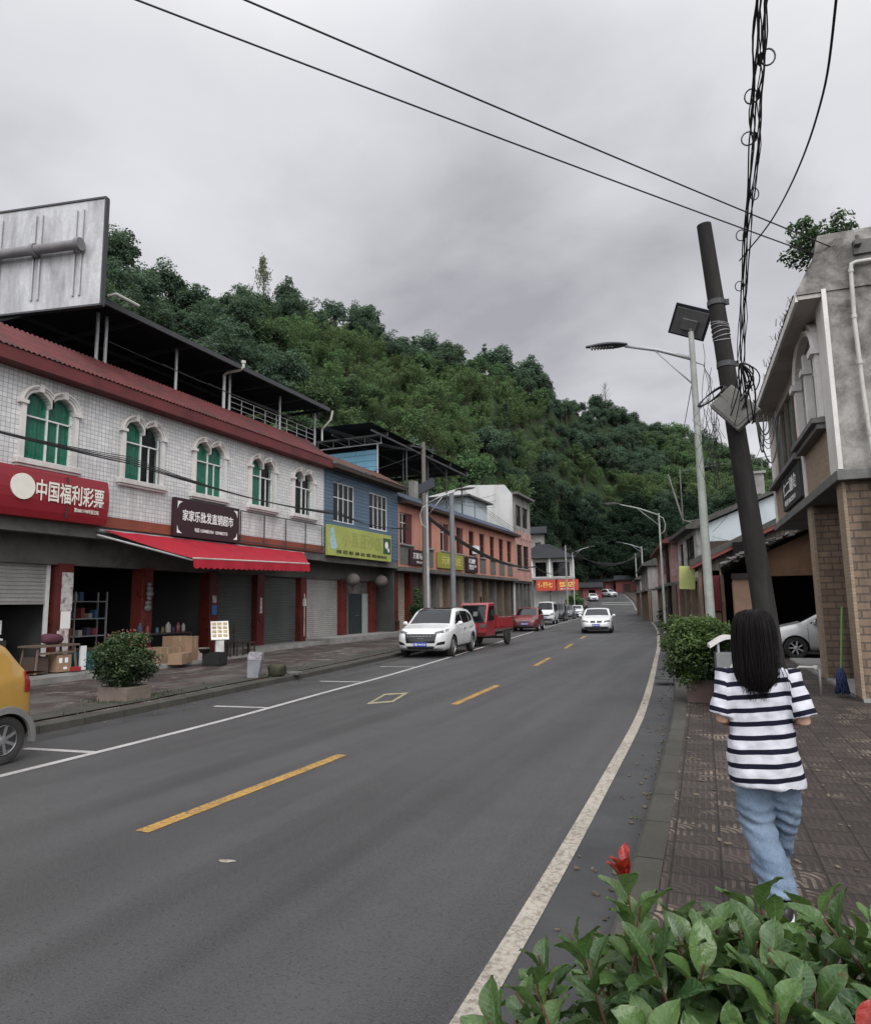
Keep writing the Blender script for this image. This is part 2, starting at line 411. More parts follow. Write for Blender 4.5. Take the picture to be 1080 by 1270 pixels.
wv_ = N(nt,'ShaderNodeVectorMath', operation='ADD'); nz_ = N(nt,'ShaderNodeTexNoise'); nz_.inputs['Scale'].default_value = 1.6; nz_.inputs['Detail'].default_value = 6; nt.links.new(v, nz_.inputs['Vector']); nt.links.new(v, wv_.inputs[0]); nt.links.new(nz_.outputs['Color'], wv_.inputs[1]); nt.links.new(wv_.outputs[0], vo.inputs['Vector'])
crack = mathn(nt,'MULTIPLY', mathn(nt,'SUBTRACT',1.0,mathn(nt,'MULTIPLY',vo.outputs['Distance'],160),True), noise_f(nt, v, .5, 3, .5, .44, .56))
spots = noise_f(nt, v, 1.1, 4, .6, .60, .70)
col = mixc(nt, mathn(nt,'MULTIPLY',spots,.55), col, (.016,.016,.016))
col = mixc(nt, mathn(nt,'MULTIPLY',crack,.9), col, (.014,.014,.014))
col = mixc(nt, mathn(nt,'MULTIPLY',tracks,.85), col, (.072,.072,.073))
col = mixc(nt, mathn(nt,'MULTIPLY',f2,.35), col, (.026,.026,.0265))
col = mixc(nt, mathn(nt,'MULTIPLY',f3,.8), col, (.086,.086,.086))
col = mixc(nt, mathn(nt,'MULTIPLY',f4,.7), col, (.010,.010,.010))
nt.links.new(col, b.inputs['Base Color'])
rr = N(nt,'ShaderNodeMapRange'); rr.inputs['To Min'].default_value = .33; rr.inputs['To Max'].default_value = .64; nt.links.new(f0, rr.inputs['Value']); nt.links.new(rr.outputs[0], b.inputs['Roughness'])
b.inputs['Specular IOR Level'].default_value = .42
bump(nt, b, mathn(nt,'ADD',f3,mathn(nt,'MULTIPLY',f4,-.6)), .55, .006)
M['asphalt'] = asphalt
M['gutter'] = mat_rough('damp gutter concrete', (.030,.031,.032), (.058,.059,.060), 1.4, .6, .5, 60, stain=(.03,.03,.03), stain_scale=1.1, stain_amt=.7, spec=.5)
M['kerb'] = mat_rough('old kerb stone', (.050,.048,.040), (.088,.084,.070), 2, .85, .5, 40, stain=(.04,.042,.03), stain_scale=1.5, stain_amt=.7)
nt = M['kerb'].node_tree; b = nt.nodes['Principled BSDF']; src = b.inputs['Base Color'].links[0].from_socket
sp_ = N(nt,'ShaderNodeSeparateXYZ'); nt.links.new(worldpos(nt), sp_.inputs[0]); fy_ = mathn(nt,'FRACT', mathn(nt,'MULTIPLY', sp_.outputs['Y'], 1.25))
jt = mathn(nt,'LESS_THAN', fy_, .022); wn_ = N(nt,'ShaderNodeTexWhiteNoise', noise_dimensions='1D'); nt.links.new(mathn(nt,'FLOOR',mathn(nt,'MULTIPLY',sp_.outputs['Y'],1.25)), wn_.inputs['W'])
c_k = mixc(nt, mathn(nt,'MULTIPLY',wn_.outputs['Value'],.45), src, (.035,.033,.028)); nt.links.new(mixc(nt, mathn(nt,'MULTIPLY',jt,.85), c_k, (.012,.011,.010)), b.inputs['Base Color'])
M['earth'] = mat_rough('earth and weeds', (.05,.048,.035), (.07,.075,.04), .6, .95, .5, 8)

def mat_line(name, c, wear=.45, under=(.08,.08,.08)):
    m, nt, b = newmat(name); v = worldpos(nt)
    f = noise_f(nt, v, 24, 6, .75, .46, .60); g = noise_f(nt, v, 2.0, 4, .6, .35, .7); h = noise_f(nt, v, 90, 3, .7, .35, .6)
    col = mixc(nt, g, c, tuple(x*.78 for x in c))
    col = mixc(nt, mathn(nt,'MULTIPLY', mathn(nt,'MULTIPLY',f,mathn(nt,'ADD',mathn(nt,'MULTIPLY',g,.7),.5)), wear*1.7, True), col, under)
    col = mixc(nt, mathn(nt,'MULTIPLY',h,.22), col, under)
    nt.links.new(col, b.inputs['Base Color']); b.inputs['Roughness'].default_value = .75; b.inputs['Specular IOR Level'].default_value = .3
    bump(nt, b, h, .4, .004)
    return m
M['line_white'] = mat_line('worn white road paint', (.5,.49,.47), .25)
M['line_old'] = mat_line('old cream road paint', (.42,.385,.325), .72, (.19,.165,.135))
M['line_yellow'] = mat_line('yellow road paint', (.48,.27,.05), .6)
M['line_pale'] = mat_line('pale yellow road paint', (.42,.36,.22), .5)

# pavers of the right walk: relief of bars and arcs
def mat_paver(name, s, c1, c2, worn, joint, wornamt, patch=None):
    m, nt, b = newmat(name); p = worldpos(nt)
    mp = N(nt,'ShaderNodeMapping'); mp.inputs['Scale'].default_value = (1/s,1/s,1); mp.inputs['Rotation'].default_value = (0,0,R(-1.6)); nt.links.new(p, mp.inputs['Vector'])
    sp = N(nt,'ShaderNodeSeparateXYZ'); nt.links.new(mp.outputs[0], sp.inputs[0])
    fx = mathn(nt,'FRACT',sp.outputs['X']); fy = mathn(nt,'FRACT',sp.outputs['Y'])
    ix = mathn(nt,'FLOOR',sp.outputs['X']); iy = mathn(nt,'FLOOR',sp.outputs['Y'])
    cell = N(nt,'ShaderNodeCombineXYZ'); nt.links.new(ix, cell.inputs[0]); nt.links.new(iy, cell.inputs[1])
    wn = N(nt,'ShaderNodeTexWhiteNoise', noise_dimensions='3D'); nt.links.new(cell.outputs[0], wn.inputs['Vector'])
    # arcs about one corner of each quarter and bars in the others
    qx = mathn(nt,'FRACT',mathn(nt,'MULTIPLY',fx,2)); qy = mathn(nt,'FRACT',mathn(nt,'MULTIPLY',fy,2))
    hx = mathn(nt,'FLOOR',mathn(nt,'MULTIPLY',fx,2)); hy = mathn(nt,'FLOOR',mathn(nt,'MULTIPLY',fy,2))
    chk = mathn(nt,'ABSOLUTE',mathn(nt,'SUBTRACT',hx,hy))
    rad = mathn(nt,'SQRT',mathn(nt,'ADD',mathn(nt,'MULTIPLY',qx,qx),mathn(nt,'MULTIPLY',qy,qy)))
    arc = mathn(nt,'SINE',mathn(nt,'MULTIPLY',rad,19)); bar = mathn(nt,'SINE',mathn(nt,'MULTIPLY',qx,19))
    pat = N(nt,'ShaderNodeMix'); nt.links.new(chk, pat.inputs[0]); nt.links.new(arc, pat.inputs[2]); nt.links.new(bar, pat.inputs[3])
    groove = mathn(nt,'MULTIPLY',mathn(nt,'ADD',pat.outputs[0],.35),2.2,True)
    ex = mathn(nt,'MINIMUM',fx,mathn(nt,'SUBTRACT',1.0,fx)); ey = mathn(nt,'MINIMUM',fy,mathn(nt,'SUBTRACT',1.0,fy))
    ed = mathn(nt,'MINIMUM',ex,ey); jn = mathn(nt,'MAXIMUM', mathn(nt,'MULTIPLY',mathn(nt,'SUBTRACT',.032,ex),50,True), mathn(nt,'MULTIPLY',mathn(nt,'SUBTRACT',.055,ey),30,True))
    col = mixc(nt, wn.outputs['Value'], c1, c2)
    dm = noise_f(nt, p, 1.1, 6, .65, .35, .65)
    col = mixc(nt, mathn(nt,'MULTIPLY',dm,.6), col, tuple(x*.45 for x in c1))
    lw = mathn(nt,'MULTIPLY', noise_f(nt, p, 1.7, 5, .62, .53, .70), wornamt)
    col = mixc(nt, mathn(nt,'MULTIPLY',lw,mathn(nt,'ADD',mathn(nt,'MULTIPLY',groove,.8),.1)), col, worn)
    col = mixc(nt, mathn(nt,'MULTIPLY',mathn(nt,'SUBTRACT',1.0,groove),.55), col, joint)
    col = mixc(nt, jn, col, joint)
    if patch:
        pf = noise_f(nt, p, .55, 5, .6, .5, .6, .4); col = mixc(nt, mathn(nt,'MULTIPLY',pf,.8), col, patch)
        mps = N(nt,'ShaderNodeMapping'); mps.inputs['Scale'].default_value = (3.2,.22,1); nt.links.new(p, mps.inputs['Vector'])
        sf = noise_f(nt, mps.outputs[0], 1.0, 4, .6, .63, .70); col = mixc(nt, mathn(nt,'MULTIPLY',sf,.8), col, worn)
        df_ = noise_f(nt, p, .9, 5, .65, .5, .66); col = mixc(nt, mathn(nt,'MULTIPLY',df_,.7), col, (.028,.024,.021))
    fg = noise_f(nt, p, 90, 3, .6, .3, .7); col = mixc(nt, mathn(nt,'MULTIPLY',fg,.3), col, joint)
    nt.links.new(col, b.inputs['Base Color'])
    rg = N(nt,'ShaderNodeMapRange'); rg.inputs['To Min'].default_value = .75; rg.inputs['To Max'].default_value = .45; nt.links.new(dm, rg.inputs['Value']); nt.links.new(rg.outputs[0], b.inputs['Roughness'])
    b.inputs['Specular IOR Level'].default_value = .35
    bump(nt, b, mathn(nt,'SUBTRACT',groove,jn), .6, .008)
    return m
M['paver'] = mat_paver('patterned maroon pavers', .29, (.050,.037,.031), (.092,.070,.060), (.33,.265,.2), (.022,.019,.016), 1.0)
M['paver_left'] = mat_paver('worn red pavers', .3, (.062,.047,.042), (.125,.085,.075), (.36,.33,.30), (.04,.035,.032), 1.0, (.115,.108,.10))

def strip(name, xa, xb, z, mat, ys=YS, cols=1, kind=True, vary=0):
    mb = MB(); vs = []; fs = []
    for y in ys:
        a, c = xa(y), xb(y)
        for j in range(cols+1):
            x = lerp(a, c, j/cols)
            vs.append((x, y, z(x, y)))
    n = cols+1
    for i in range(len(ys)-1):
        for j in range(cols): fs.append((i*n+j, i*n+j+1, (i+1)*n+j+1, (i+1)*n+j))
    mb.add(vs, fs)
    o = struct(name, mb, mat); return o

g0 = lambda dz: (lambda x, y: gz(y)+dz)
# ground: one sheet to the horizon
gy = [-400,-200,-100,-50] + [-28+i*4 for i in range(60)] + [240,300,400,700,1200]
gx = [-1200,-500,-200,-100,-60,-40,-28,-18,-10,-4,0,4,10,20,40,80,200,500,1200]
mb = MB(); mb.add([(x,y,min(gz(y),7)-.06) for y in gy for x in gx], [(i*len(gx)+j, i*len(gx)+j+1, (i+1)*len(gx)+j+1, (i+1)*len(gx)+j) for i in range(len(gy)-1) for j in range(len(gx)-1)])
struct('ground', mb, M['earth'])
strip('road', lambda y: kl(y)+.55, lambda y: kr(y)-.5, g0(0), M['asphalt'], cols=4)
strip('gutter', lambda y: kr(y)-.5, lambda y: kr(y), g0(.0), M['gutter'])
strip('gutter', lambda y: kl(y), lambda y: kl(y)+.55, g0(.0), M['gutter'])
def kerb(name, x0, w, side):
    mb = MB(); vs = []; fs = []
    for y in YS:
        x = x0(y); z = gz(y); h = .12 + .012*noise.noise((y*.9, side*5, 0))
        for p in ((x,z-.05),(x+side*.012,z+h-.015),(x+side*.035,z+h),(x+side*w,z+h),(x+side*w,z-.05)): vs.append((p[0],y,p[1]))
    for i in range(len(YS)-1):
        for j in range(4): fs.append((i*5+j,i*5+j+1,(i+1)*5+j+1,(i+1)*5+j))
    mb.add(vs, fs); return struct(name, mb, M['kerb'])
kerb('kerb', kr, .2, 1); kerb('kerb', kl, .22, -1)
strip('sidewalk', lambda y: kr(y)+.2, lambda y: kr(y)+(9 if y < 60 else 5), lambda x, y: gz(y)+.116, M['paver'], cols=3)
strip('sidewalk', lambda y: -16.4 if y < 56 else kl(y)-6, lambda y: kl(y)-.22, lambda x, y: lz(x,y), M['paver_left'], cols=8)
# a second low step along the left kerb, cracked concrete
strip('sidewalk_edge', lambda y: kl(y)-1.0, lambda y: kl(y)-.4, lambda x, y: lz(x,y)+.02+.01*noise.noise((y*1.3,x,0)), M['kerb'], ys=[-10+i*.7 for i in range(92)], cols=2)
# raised doorstep slab along the shops
mb = MB()
for (y0,y1,x1,h) in ((19.2,24.0,-14.9,.13),(24.0,31.2,-14.6,.16),(31.2,52,-14.9,.1),(4,19.2,-14.35,.13)):
    zb = lz(-15.5,(y0+y1)/2); mb.bx(-16.6,x1,y0,y1-.01,zb-.3,zb+h)
struct('doorstep', mb, M['concrete'])

def paint(name, pts, mat, z=.004):
    mb = MB(); mb.add([(p[0],p[1],gz(p[1])+z) for p in pts], [tuple(range(len(pts)))]); return struct(name, mb, mat)
strip('edge_line', lambda y: xr(y)-.062, lambda y: xr(y)+.062, g0(.004), M['line_old'], ys=[-20+i for i in range(100)]+[82+i*3 for i in range(30)])
strip('edge_line', lambda y: xl(y)-.06, lambda y: xl(y)+.06, g0(.004), M['line_white'], ys=[-20+i for i in range(100)])
CX_ = [(4.4,-4.41),(7.3,-4.29),(11.6,-4.56),(14.6,-4.68),(19.4,-5.12),(22.6,-5.42)]
def xc(y): return interp([(-20,-4.35),(4.4,-4.4),(7.3,-4.33),(11.6,-4.56),(14.6,-4.70),(19.4,-5.12),(22.6,-5.42),(36,-6.9),(60,-9.8),(92,-13.3),(150,-22)], y)
for y0 in (-10.4,-3,4.38,11.63,19.37,27.0,34.4,49.2,56.6,64,71.4):
    ys = [y0+i*.5 for i in range(7)]
    strip('centre_dash', lambda y: xc(y)-.07, lambda y: xc(y)+.07, g0(.004), M['line_yellow'], ys=ys)
for y0 in (6.5,10.32,14.42,18.3,22.0,26,30,34.5,39,43.6,48,53):   # parking bay ticks
    paint('bay_tick', [(xl(y0)-1.12,y0-.16),(xl(y0)-.06,y0-.05),(xl(y0)-.06,y0+.06),(xl(y0)-1.12,y0-.05)], M['line_white'])
# painted rectangle around a road cover
mb = MB(); q = [Vector((-5.75,11.62,.004)),Vector((-6.1,11.22,.004)),Vector((-6.44,12.62,.004)),Vector((-6.06,12.95,.004))]
c_ = sum(q,Vector())/4; qi = [c_+(p-c_)*.72 for p in q]
for i in range(4): mb.quad(q[i],q[(i+1)%4],qi[(i+1)%4],qi[i])
struct('painted_rectangle', mb, M['line_pale'])
mb = MB(); mb.add([(-3.33+.06*cos(a)*(1+.25*sin(3*a)),4.1+.03*sin(a+.4),.004) for a in [i*pi/8 for i in range(16)]],[tuple(range(16))]); struct('white_paint_mark', mb, M['line_old'])
for (y0,wd) in ((140,.5),(133,.5)):  # pale bands across the road far ahead
    paint('crossing_band', [(xl(y0)+.5,y0),(xr(y0)-.2,y0),(xr(y0)-.2,y0+1.2),(xl(y0)+.5,y0+1.2)], M['line_white'], .01)
# ------------------------------------------------------------------ hill
import numpy as np
RID = [(-40,.10,330),(-20,.13,330),(-10,.155,330),(-3.6,.184,320),(-.9,.212,310),(3.2,.248,290),(5.1,.263,280),(6.9,.284,270),(8.5,.300,260),(10.5,.310,245),(12.8,.336,230),(15.5,.360,215),(18.2,.390,200),(20.7,.387,190),(23.1,.403,182),(25.2,.403,175),(28,.446,165),(30.1,.455,158),(32.2,.453,150),(34.3,.458,146),(37,.47,140),(39,.478,136),(43.2,.466,128),(45.3,.468,124),(47.5,.49,120),(49.6,.517,117),(52,.44,115),(53.6,.38,112),(62,.33,108),(75,.32,105),(95,.4,105),(120,.25,110)]
FOOT = [(-40,115),(-10,120),(-2,128),(4,165),(8,190),(12,178),(14,138),(18,106),(22,86),(28,70),(36,56),(48,45),(62,38),(80,34),(95,34),(120,40)]
TREE_TOP = 9.0
def hill(a, r):
    tn = smooth_interp([(p[0],p[1]) for p in RID], a); r1 = smooth_interp([(p[0],p[2]) for p in RID], a); r0 = interp(FOOT, a)
    top = HC + r1*tn - TREE_TOP
    t = (r-r0)/(r1-r0)
    x, y = -r*sin(R(a)), r*cos(R(a))
    base = min(gz(y), 6) if a < 30 else 0
    if t < 0: return base - .5 + max(t,-1)*3
    nz = noise.noise((x*.02, y*.02, 3.1))*7 + noise.noise((x*.055, y*.055, 9))*2.5
    if t <= 1:
        s = .62*t + .38*(t*t*(3-2*t))
        return base + (top-base)*s + nz*sin(pi*min(t,1))*.9
    return top - (t-1)*(r1-r0)*.22 + nz*.2
def polar(a, r): return (-r*sin(R(a)), r*cos(R(a)))
AS = [-40+i*2 for i in range(81)]; TS = [-.06+i*.04 for i in range(29)] + [1.2,1.5,2.0]
vs = []; fs = []
for a in AS:
    r0 = interp(FOOT, a); r1 = smooth_interp([(p[0],p[2]) for p in RID], a)
    for t in TS:
        r = r0+(r1-r0)*t; x, y = polar(a, r); vs.append((x, y, hill(a, r)))
n = len(TS)
for i in range(len(AS)-1):
    for j in range(n-1): fs.append((i*n+j, i*n+j+1, (i+1)*n+j+1, (i+1)*n+j))
mb = MB(); mb.add(vs, fs)
M['hill'] = mat_rough('undergrowth on the hill', (.016,.028,.014), (.04,.06,.028), .5, .95, .4, 3, spec=.1)
struct('hill', mb, M['hill'], smooth=True)

# ------------------------------------------------------------------ foliage
# ------------------------------------------------------------------ building kit: a facade faces local +x, y runs along the street
from mathutils.geometry import tessellate_polygon
def lettering(parent, s, c, w, h, mat, name='lettering', bold=.012, depth=.006, spacing=1.0, outline=None, plane='X'):
    cu = bpy.data.curves.new(name,'FONT'); cu.body = s; cu.size = 1; cu.offset = bold; cu.extrude = .004; cu.space_character = spacing; cu.resolution_u = 3
    if outline: cu.fill_mode = 'NONE'; cu.bevel_depth = outline; cu.bevel_resolution = 0; cu.extrude = 0; cu.offset = 0
    o = bpy.data.objects.new(name, cu); COL.objects.link(o)
    dg = bpy.context.evaluated_depsgraph_get(); dg.update()
    me = bpy.data.meshes.new_from_object(o.evaluated_get(dg))
    bpy.data.objects.remove(o); bpy.data.curves.remove(cu)
    co = [v.co.copy() for v in me.vertices]
    x0 = min(v.x for v in co); x1 = max(v.x for v in co); y0 = min(v.y for v in co); y1 = max(v.y for v in co); z0 = min(v.z for v in co)
    for v, p in zip(me.vertices, co):
        u = (p.x-(x0+x1)/2)/(x1-x0)*w; t = (p.y-(y0+y1)/2)/(y1-y0)*h; d = (p.z-z0)/.008*depth if not outline else (p.z-z0)*.3
        v.co = (c[0]+d, c[1]+u, c[2]+t) if plane == 'X' else (c[0]+u, c[1]-d, c[2]+t)
    me.materials.clear(); me.materials.append(mat); me.name = name
    return link_mesh(name, me, parent)
def wall_panel(name, parent, y0, y1, z0, z1, holes, mat, x=0, depth=.22, bottom=True):
    """front wall with openings and their reveals"""
    mb = MB(); outer = [(y0,z0),(y1,z0),(y1,z1),(y0,z1)]
    polys = [outer]+holes
    for dx, flip in ((0,0),(-depth,1)):
        flat = [Vector((0,p[0],p[1])) for q in polys for p in q]
        tris = tessellate_polygon([[Vector((p[0],p[1],0)) for p in q] for q in polys])
        mb.add([(x+dx,p.y,p.z) for p in flat], [t for t in tris])
    for q in polys:
        n = len(q)
        for i in range(n):
            a, b = q[i], q[(i+1)%n]
            mb.quad((x,a[0],a[1]),(x,b[0],b[1]),(x-depth,b[0],b[1]),(x-depth,a[0],a[1]))
    o = build(name, mb, mat, parent, fix=False)
    b = bmesh.new(); b.from_mesh(o.data); bmesh.ops.remove_doubles(b, verts=b.verts, dist=1e-4); bmesh.ops.recalc_face_normals(b, faces=b.faces); b.to_mesh(o.data); b.free()
    return o
def rect(y0,y1,z0,z1): return [(y0,z0),(y1,z0),(y1,z1),(y0,z1)]
def rect_window(parent, y0, y1, z0, z1, fm, gm, nx=2, nz=1, x=-.08, t=.05, split=None, sill=None, label=None):
    mb = MB(); d = .05
    mb.bx(x-d,x,y0,y0+t,z0,z1); mb.bx(x-d,x,y1-t,y1,z0,z1); mb.bx(x-d,x,y0+t,y1-t,z0,z0+t); mb.bx(x-d,x,y0+t,y1-t,z1-t,z1)
    iy0, iy1, iz0, iz1 = y0+t, y1-t, z0+t, z1-t
    for k in range(1,nx):
        yc = lerp(iy0,iy1,k/nx); mb.bx(x-d+.004,x-.004,yc-t*.35,yc+t*.35,iz0,iz1)
    zs = [lerp(iz0,iz1,s) for s in (split or [k/nz for k in range(1,nz)])]
    for zc in zs: mb.bx(x-d+.008,x-.008,iy0,iy1,zc-t*.35,zc+t*.35)
    f = build('window', mb, fm, parent)
    g = MB(); g.quad((x-d*.6,iy0,iz0),(x-d*.6,iy1,iz0),(x-d*.6,iy1,iz1),(x-d*.6,iy0,iz1)); build('pane', g, gm, f)
    if sill:
        s = MB(); s.bx(x,.1,y0-.08,y1+.08,z0-.1,z0-.005); build('sill', s, sill, f, bevel=.01)
    if label: f['label'] = label
    return f
def shutter(parent, y0, y1, z0, z1, mat, x=-1.0, pitch=.085, name='roller_shutter', label=None):
    mb = MB(); n = max(2,int((z1-z0)/pitch)); vs = []
    for i in range(n):
        a = z0+(z1-z0)*i/n; b = z0+(z1-z0)*(i+1)/n; h = b-a
        for zz, dx in ((a,0),(a+h*.2,.018),(a+h*.75,.018),(b-h*.06,0)): vs.append((dx,zz))
    m = len(vs)
    V = [(x+d,y0,z) for d,z in vs]+[(x+d,y1,z) for d,z in vs]
    mb.add(V, [(i,i+1,m+i+1,m+i) for i in range(m-1)])
    mb.bx(x-.015,x+.03,y0,y1,z0-.05,z0)
    o = build(name, mb, mat, parent)
    if label: o['label'] = label
    return o

M['tile_white'] = mat_brick('small white wall tiles', .115, .115, (.72,.72,.715), (.57,.575,.58), (.17,.17,.175), .006, 'YZ', 0, .35, .25, stain=(.27,.255,.23), stain_amt=.6, spec=.5)
M['band_red'] = mat_rough('brick red band', (.20,.055,.035), (.28,.08,.05), 2.5, .75, .3, 30, stain=(.08,.04,.03), stain_amt=.5, streak=True)
M['roof_red'] = mat_rough('dark red roof tile', (.085,.022,.022), (.15,.04,.04), 2.2, .75, .4, 14, stain=(.035,.025,.024), stain_scale=1.0, stain_amt=.8)
M['fascia_red'] = mat_rough('red fascia', (.115,.026,.028), (.16,.038,.04), 1.6, .65, .3, 25, stain=(.05,.015,.016), stain_scale=1.3, stain_amt=.7)
M['pillar_red'] = mat_rough('dark red tiled pillar', (.10,.018,.014), (.14,.03,.022), 3, .35, .12, 20, stain=(.03,.012,.012), stain_amt=.5)
M['curtain_green'] = mat_plain('green curtain', (.010,.13,.085), .8, var=.3, vs=9)
M['pane_green'] = mat_glass('green tinted glass', (.006,.02,.014), alpha=.95, tcol=(.85,.97,.92), refl=.5)
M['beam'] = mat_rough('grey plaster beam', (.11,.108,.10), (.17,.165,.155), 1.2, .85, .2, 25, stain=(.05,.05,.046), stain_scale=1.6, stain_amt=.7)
M['shut_grey'] = mat_rough('grey shutter slats', (.30,.295,.28), (.38,.375,.36), 1.5, .5, .05, 20, stain=(.13,.12,.1), stain_amt=.4, streak=True)
M['shut_dark'] = mat_rough('dark green grey shutter', (.085,.092,.088), (.11,.118,.112), 1.5, .55, .05, 20, stain=(.04,.04,.038), stain_amt=.5, streak=True)
M['shut_cream'] = mat_rough('cream shutter slats', (.33,.29,.225), (.40,.36,.29), 1.5, .55, .05, 20, stain=(.12,.1,.08), stain_amt=.4, streak=True)
M['sheet_dark'] = mat_rough('dark sheet roofing', (.022,.025,.028), (.042,.044,.048), 2, .85, .2, 20, spec=.15, stain=(.015,.016,.017), stain_amt=.5)
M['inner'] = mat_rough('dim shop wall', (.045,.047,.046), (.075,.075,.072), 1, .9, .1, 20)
M['pvc'] = mat_rough('grimy drain pipe', (.44,.43,.40), (.55,.54,.50), 3, .55, .05, 30, stain=(.22,.2,.17), stain_scale=2, stain_amt=.7)
M['wood_dark'] = mat_rough('dark old wood', (.035,.025,.02), (.07,.05,.04), 5, .75, .3, 40)
M['wood'] = mat_rough('worn wood', (.14,.1,.075), (.2,.15,.11), 5, .8, .3, 40, stain=(.05,.04,.03), stain_amt=.6)
M['cardboard'] = mat_rough('cardboard', (.26,.17,.11), (.32,.22,.14), 3, .85, .1, 25)

FX = -15.0
# ======================================================= white tiled shop house
WB = thing('shop_house', 'two storey white tiled shop house with red tiled eave and double arched windows', 'building', (FX,12,0))
WB.location = (FX,0,0)
def arch_outline(yc, half, z0, zs, n=9):
    """two arches side by side"""
    r = half/2; p = [(yc-half,z0),(yc+half,z0),(yc+half,zs)]
    for k in range(1,n): a = pi*k/n; p.append((yc+r+r*cos(a), zs+r*sin(a)*1.0))
    p.append((yc, zs))
    for k in range(1,n): a = pi*k/n; p.append((yc-r+r*cos(a), zs+r*sin(a)))
    p.append((yc-half, zs)); return p
WC = [(5.95,'full'),(8.7,'full'),(11.45,'full'),(14.4,'half'),(17.15,'full'),(19.9,'half'),(22.5,'none')]
Z0W, ZSW, HW = 5.32, 6.66, .66
holes = [arch_outline(c, HW, Z0W, ZSW) for c,_ in WC]
wall_panel('wall', WB, 2, 24.0, 4.22, 7.62, holes, M['tile_white'])
mb = MB(); mb.bx(-.24,.025,2,23.99,3.93,4.22); build('brick_band', mb, M['band_red'], WB)
mb = MB()
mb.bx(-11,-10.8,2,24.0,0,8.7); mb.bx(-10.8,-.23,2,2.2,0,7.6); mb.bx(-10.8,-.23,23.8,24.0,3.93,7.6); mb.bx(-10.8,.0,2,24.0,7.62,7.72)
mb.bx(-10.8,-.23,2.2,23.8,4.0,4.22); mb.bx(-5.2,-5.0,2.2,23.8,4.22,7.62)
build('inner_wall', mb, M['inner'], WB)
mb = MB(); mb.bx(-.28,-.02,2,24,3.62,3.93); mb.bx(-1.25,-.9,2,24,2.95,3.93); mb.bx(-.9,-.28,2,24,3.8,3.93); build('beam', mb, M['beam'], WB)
for i,(c,kind) in enumerate(WC):
    f = MB()
    # mullions
    x = -.07
    f.bx(x-.05,x,c-.022,c+.022,Z0W+.04,ZSW); f.bx(x-.05,x,c-HW,c-.022,ZSW-.28,ZSW-.245); f.bx(x-.05,x,c+.022,c+HW,ZSW-.28,ZSW-.245)
    f.bx(x-.05,x,c-HW,c-HW+.03,Z0W+.04,ZSW); f.bx(x-.05,x,c+HW-.03,c+HW,Z0W+.04,ZSW); f.bx(x-.05,x,c-HW,c+HW,Z0W,Z0W+.04)
    f.bx(x-.048,x-.002,c+HW*.45,c+HW*.45+.022,Z0W+.04,ZSW-.28)
    win = build('window', f, M['white_paint'], WB)
    g = MB(); o_ = arch_outline(c, HW, Z0W, ZSW); tr = tessellate_polygon([[Vector((p[0],p[1],0)) for p in o_]])
    g.add([(x-.03,p[0],p[1]) for p in o_], tr); build('pane', g, M['pane_green'] , win)
    # moulding swept over the two arches and down the jambs
    r = HW/2; path = []
    m_ = MB()
    def sweep(pts, a, b_, side=0):
        cl_ = lambda y: (max(y,c) if side > 0 else min(y,c))   # profile: flat band a..b_ wide, two steps
        rings = []
        for (py,pz,ny,nz) in pts:
            rings.append([(0.0+xx,cl_(py+ny*q_),pz+nz*q_) for xx,q_ in ((0,a),(.06,a),(.075,lerp(a,b_,.3)),(.045,lerp(a,b_,.38)),(.09,lerp(a,b_,.5)),(.10,lerp(a,b_,.7)),(.13,lerp(a,b_,.74)),(.12,b_),(0,b_))])
        m_.loft(rings, True)
    for s in (-1,1):
        yc = c+s*r; pts = []
        a0, a1 = (.02,pi) if s < 0 else (0.0, pi-.02)
        for k in range(13):
            a = a0+(a1-a0)*k/12; pts.append((yc+r*cos(a), ZSW+r*sin(a), cos(a), sin(a)))
        sweep(pts, .0, .17, s)
        m_.bx(0,.085,c+s*HW-(.0 if s>0 else .11),c+s*HW+(.11 if s>0 else 0),Z0W,ZSW-.02)
        m_.bx(0,.13,c+s*HW-(.02 if s>0 else .2),c+s*HW+(.2 if s>0 else .02),ZSW-.03,ZSW+.05)
        m_.box((.07,yc,ZSW+r+.1),(.14,.12,.2))
    build('moulding', m_, M['white_trim'], win)
    s_ = MB(); s_.bx(0,.16,c-HW-.22,c+HW+.22,Z0W-.14,Z0W-.002); s_.bx(0,.11,c-HW-.18,c+HW+.18,Z0W-.2,Z0W-.142); build('sill', s_, M['white_trim'], win, bevel=.012)
    if kind != 'none':
        cm = MB(); spans = [(-HW,HW)] if kind == 'full' else [(-HW,.02)]
        for (a,b_) in spans:
            n = 40; vs = [( -.155+.02*sin(k*1.9+i)+.015*sin(k*.7), c+lerp(a,b_,k/n)) for k in range(n+1)]
            cm.add([(v[0],v[1],Z0W-.1) for v in vs]+[(v[0],v[1],7.05) for v in vs], [(k,k+1,n+2+k,n+1+k) for k in range(n)])
        build('curtain', cm, M['curtain_green'], win, smooth=True)
